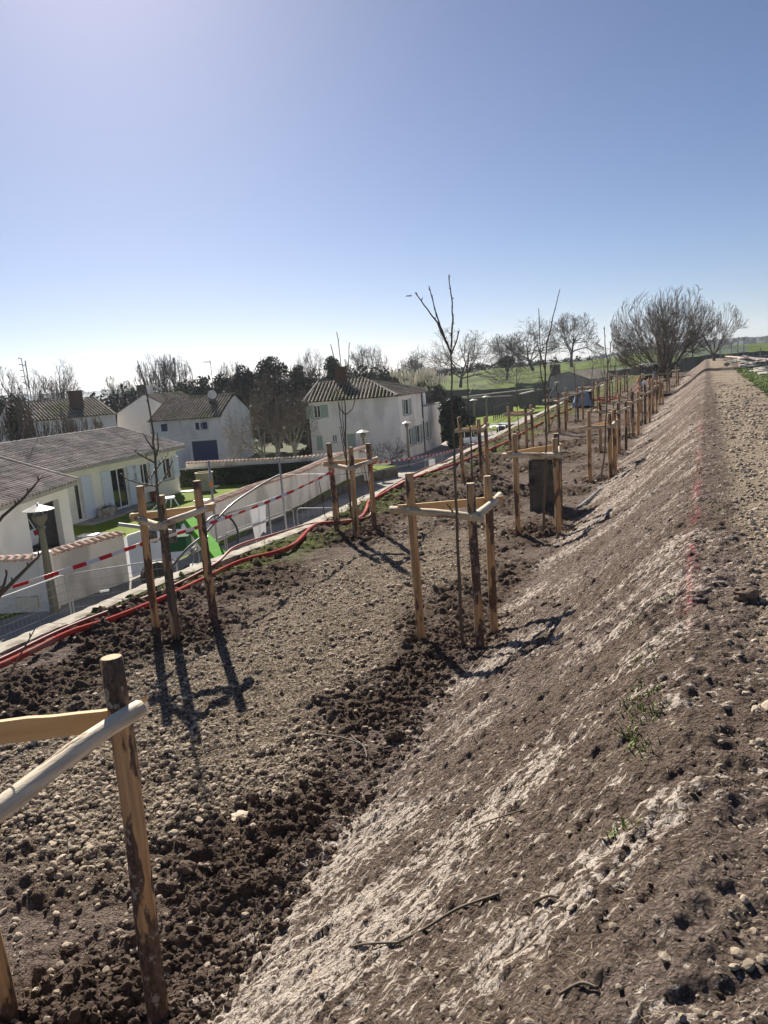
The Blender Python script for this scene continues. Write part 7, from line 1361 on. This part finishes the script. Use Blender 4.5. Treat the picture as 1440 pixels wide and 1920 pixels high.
def blades(name, centres, per, h_, spread, m, label, cat, flat=0.0, wd=.004, seed=0):
    rs = np.random.RandomState(seed); C = np.repeat(centres, per, 0); n = len(C); C = C+np.c_[rs.randn(n, 2)*spread, np.zeros(n)]; C[:, 2] = height(C[:, 0], C[:, 1])[0]-.004; a = rs.rand(n)*6.28; L = h_*(.5+.8*rs.rand(n)); ti = flat if flat else 0; up_ = np.stack([np.cos(a)*(.45+ti), np.sin(a)*(.45+ti), np.ones(n)*(1-ti*.97)], 1); up_ /= np.linalg.norm(up_, axis=1, keepdims=True); sd_ = np.stack([-np.sin(a), np.cos(a), np.zeros(n)], 1)
    mid = C+up_*(L*.55)[:, None]; tip = C+up_*L[:, None]+np.stack([np.cos(a)*L*.25, np.sin(a)*L*.25, -L*.08], 1)*(1 if not flat else 0)
    V = np.stack([C-sd_*wd, C+sd_*wd, mid+sd_*wd*.8, tip+sd_*wd*.15, tip-sd_*wd*.15, mid-sd_*wd*.8], 1).reshape(-1, 3); i0 = np.arange(n)*6; Fq = np.stack([i0, i0+1, i0+2, i0+5], 1); F2 = np.stack([i0+5, i0+2, i0+3, i0+4], 1)
    o = np_mesh(name, V, np.concatenate([Fq, F2]), m, False, {'rnd': np.repeat(rs.rand(n), 6)}); return tag(o, label, cat, kind='stuff')
gc = [on_ground(px, py, -.3) for px, py in ((1205, 1228), (1212, 1240), (1195, 1290), (1205, 1310), (1180, 1322), (1215, 1330), (1225, 1338), (1190, 1345), (1178, 1368), (1190, 1395), (1205, 1412), (1165, 1555), (1155, 1562), (1245, 1124), (1192, 1165), (1172, 1335), (1230, 1300), (1195, 1410), (1180, 1385), (1340, 945), (1350, 960))]
blades('grass_tufts', np.array(gc), 16, .035, .035, M_grass, 'small bright green grass tufts sprouting on the upper bank', 'grass', seed=3)
vx, vy = sample(500, 1.85, 2.6, 22, 58, 1.3); blades('verge_grass', np.stack([vx, vy, vx*0], 1), 22, .10, .12, M_grass, 'bright green grass along the verge by the coping', 'grass', wd=.01, seed=4)
ex, ey = sample(130, -8.1, -7.2, 5, 40, 1.2); kk = fbm(ex*1.3, ey*.8, 3, 95) > .5; blades('kerb_weeds', np.stack([ex, ey, ex*0], 1)[kk], 26, .07, .10, M_grass, 'thin green weeds along the conduit by the kerb', 'weeds', wd=.006, seed=5)
sx_, sy_ = sample(4200, -2.4, .3, 1.3, 14, 1.8); o_ = blades('straw', np.stack([sx_, sy_, sx_*0], 1), 1, .036, .01, mat('dry_straw', (.22, .17, .11), (.36, .29, .20), attr='rnd'), 'dry straw and root fibres scattered over the bank', 'straw', flat=.93, wd=.0013, seed=6)
gx, gy = np.random.uniform(-42, -18, 9000), np.random.uniform(12, 45, 9000)
# ---- air
hb = bpy.data.materials.new('thin_haze'); hb.use_nodes = True; N, L = nodes(hb); N.remove(N['Principled BSDF']); pv = N.new('ShaderNodeVolumePrincipled'); pv.inputs['Density'].default_value = .00020; pv.inputs['Color'].default_value = (.80, .90, 1, 1); pv.inputs['Anisotropy'].default_value = .3; L.new(pv.outputs[0], N['Material Output'].inputs['Volume'])
b = MB(); b.box((0, 1400, 31), (6800, 3600, 78)); o = b.build('haze', hb); tag(o, 'thin pale haze over the whole place', 'haze', kind='stuff')
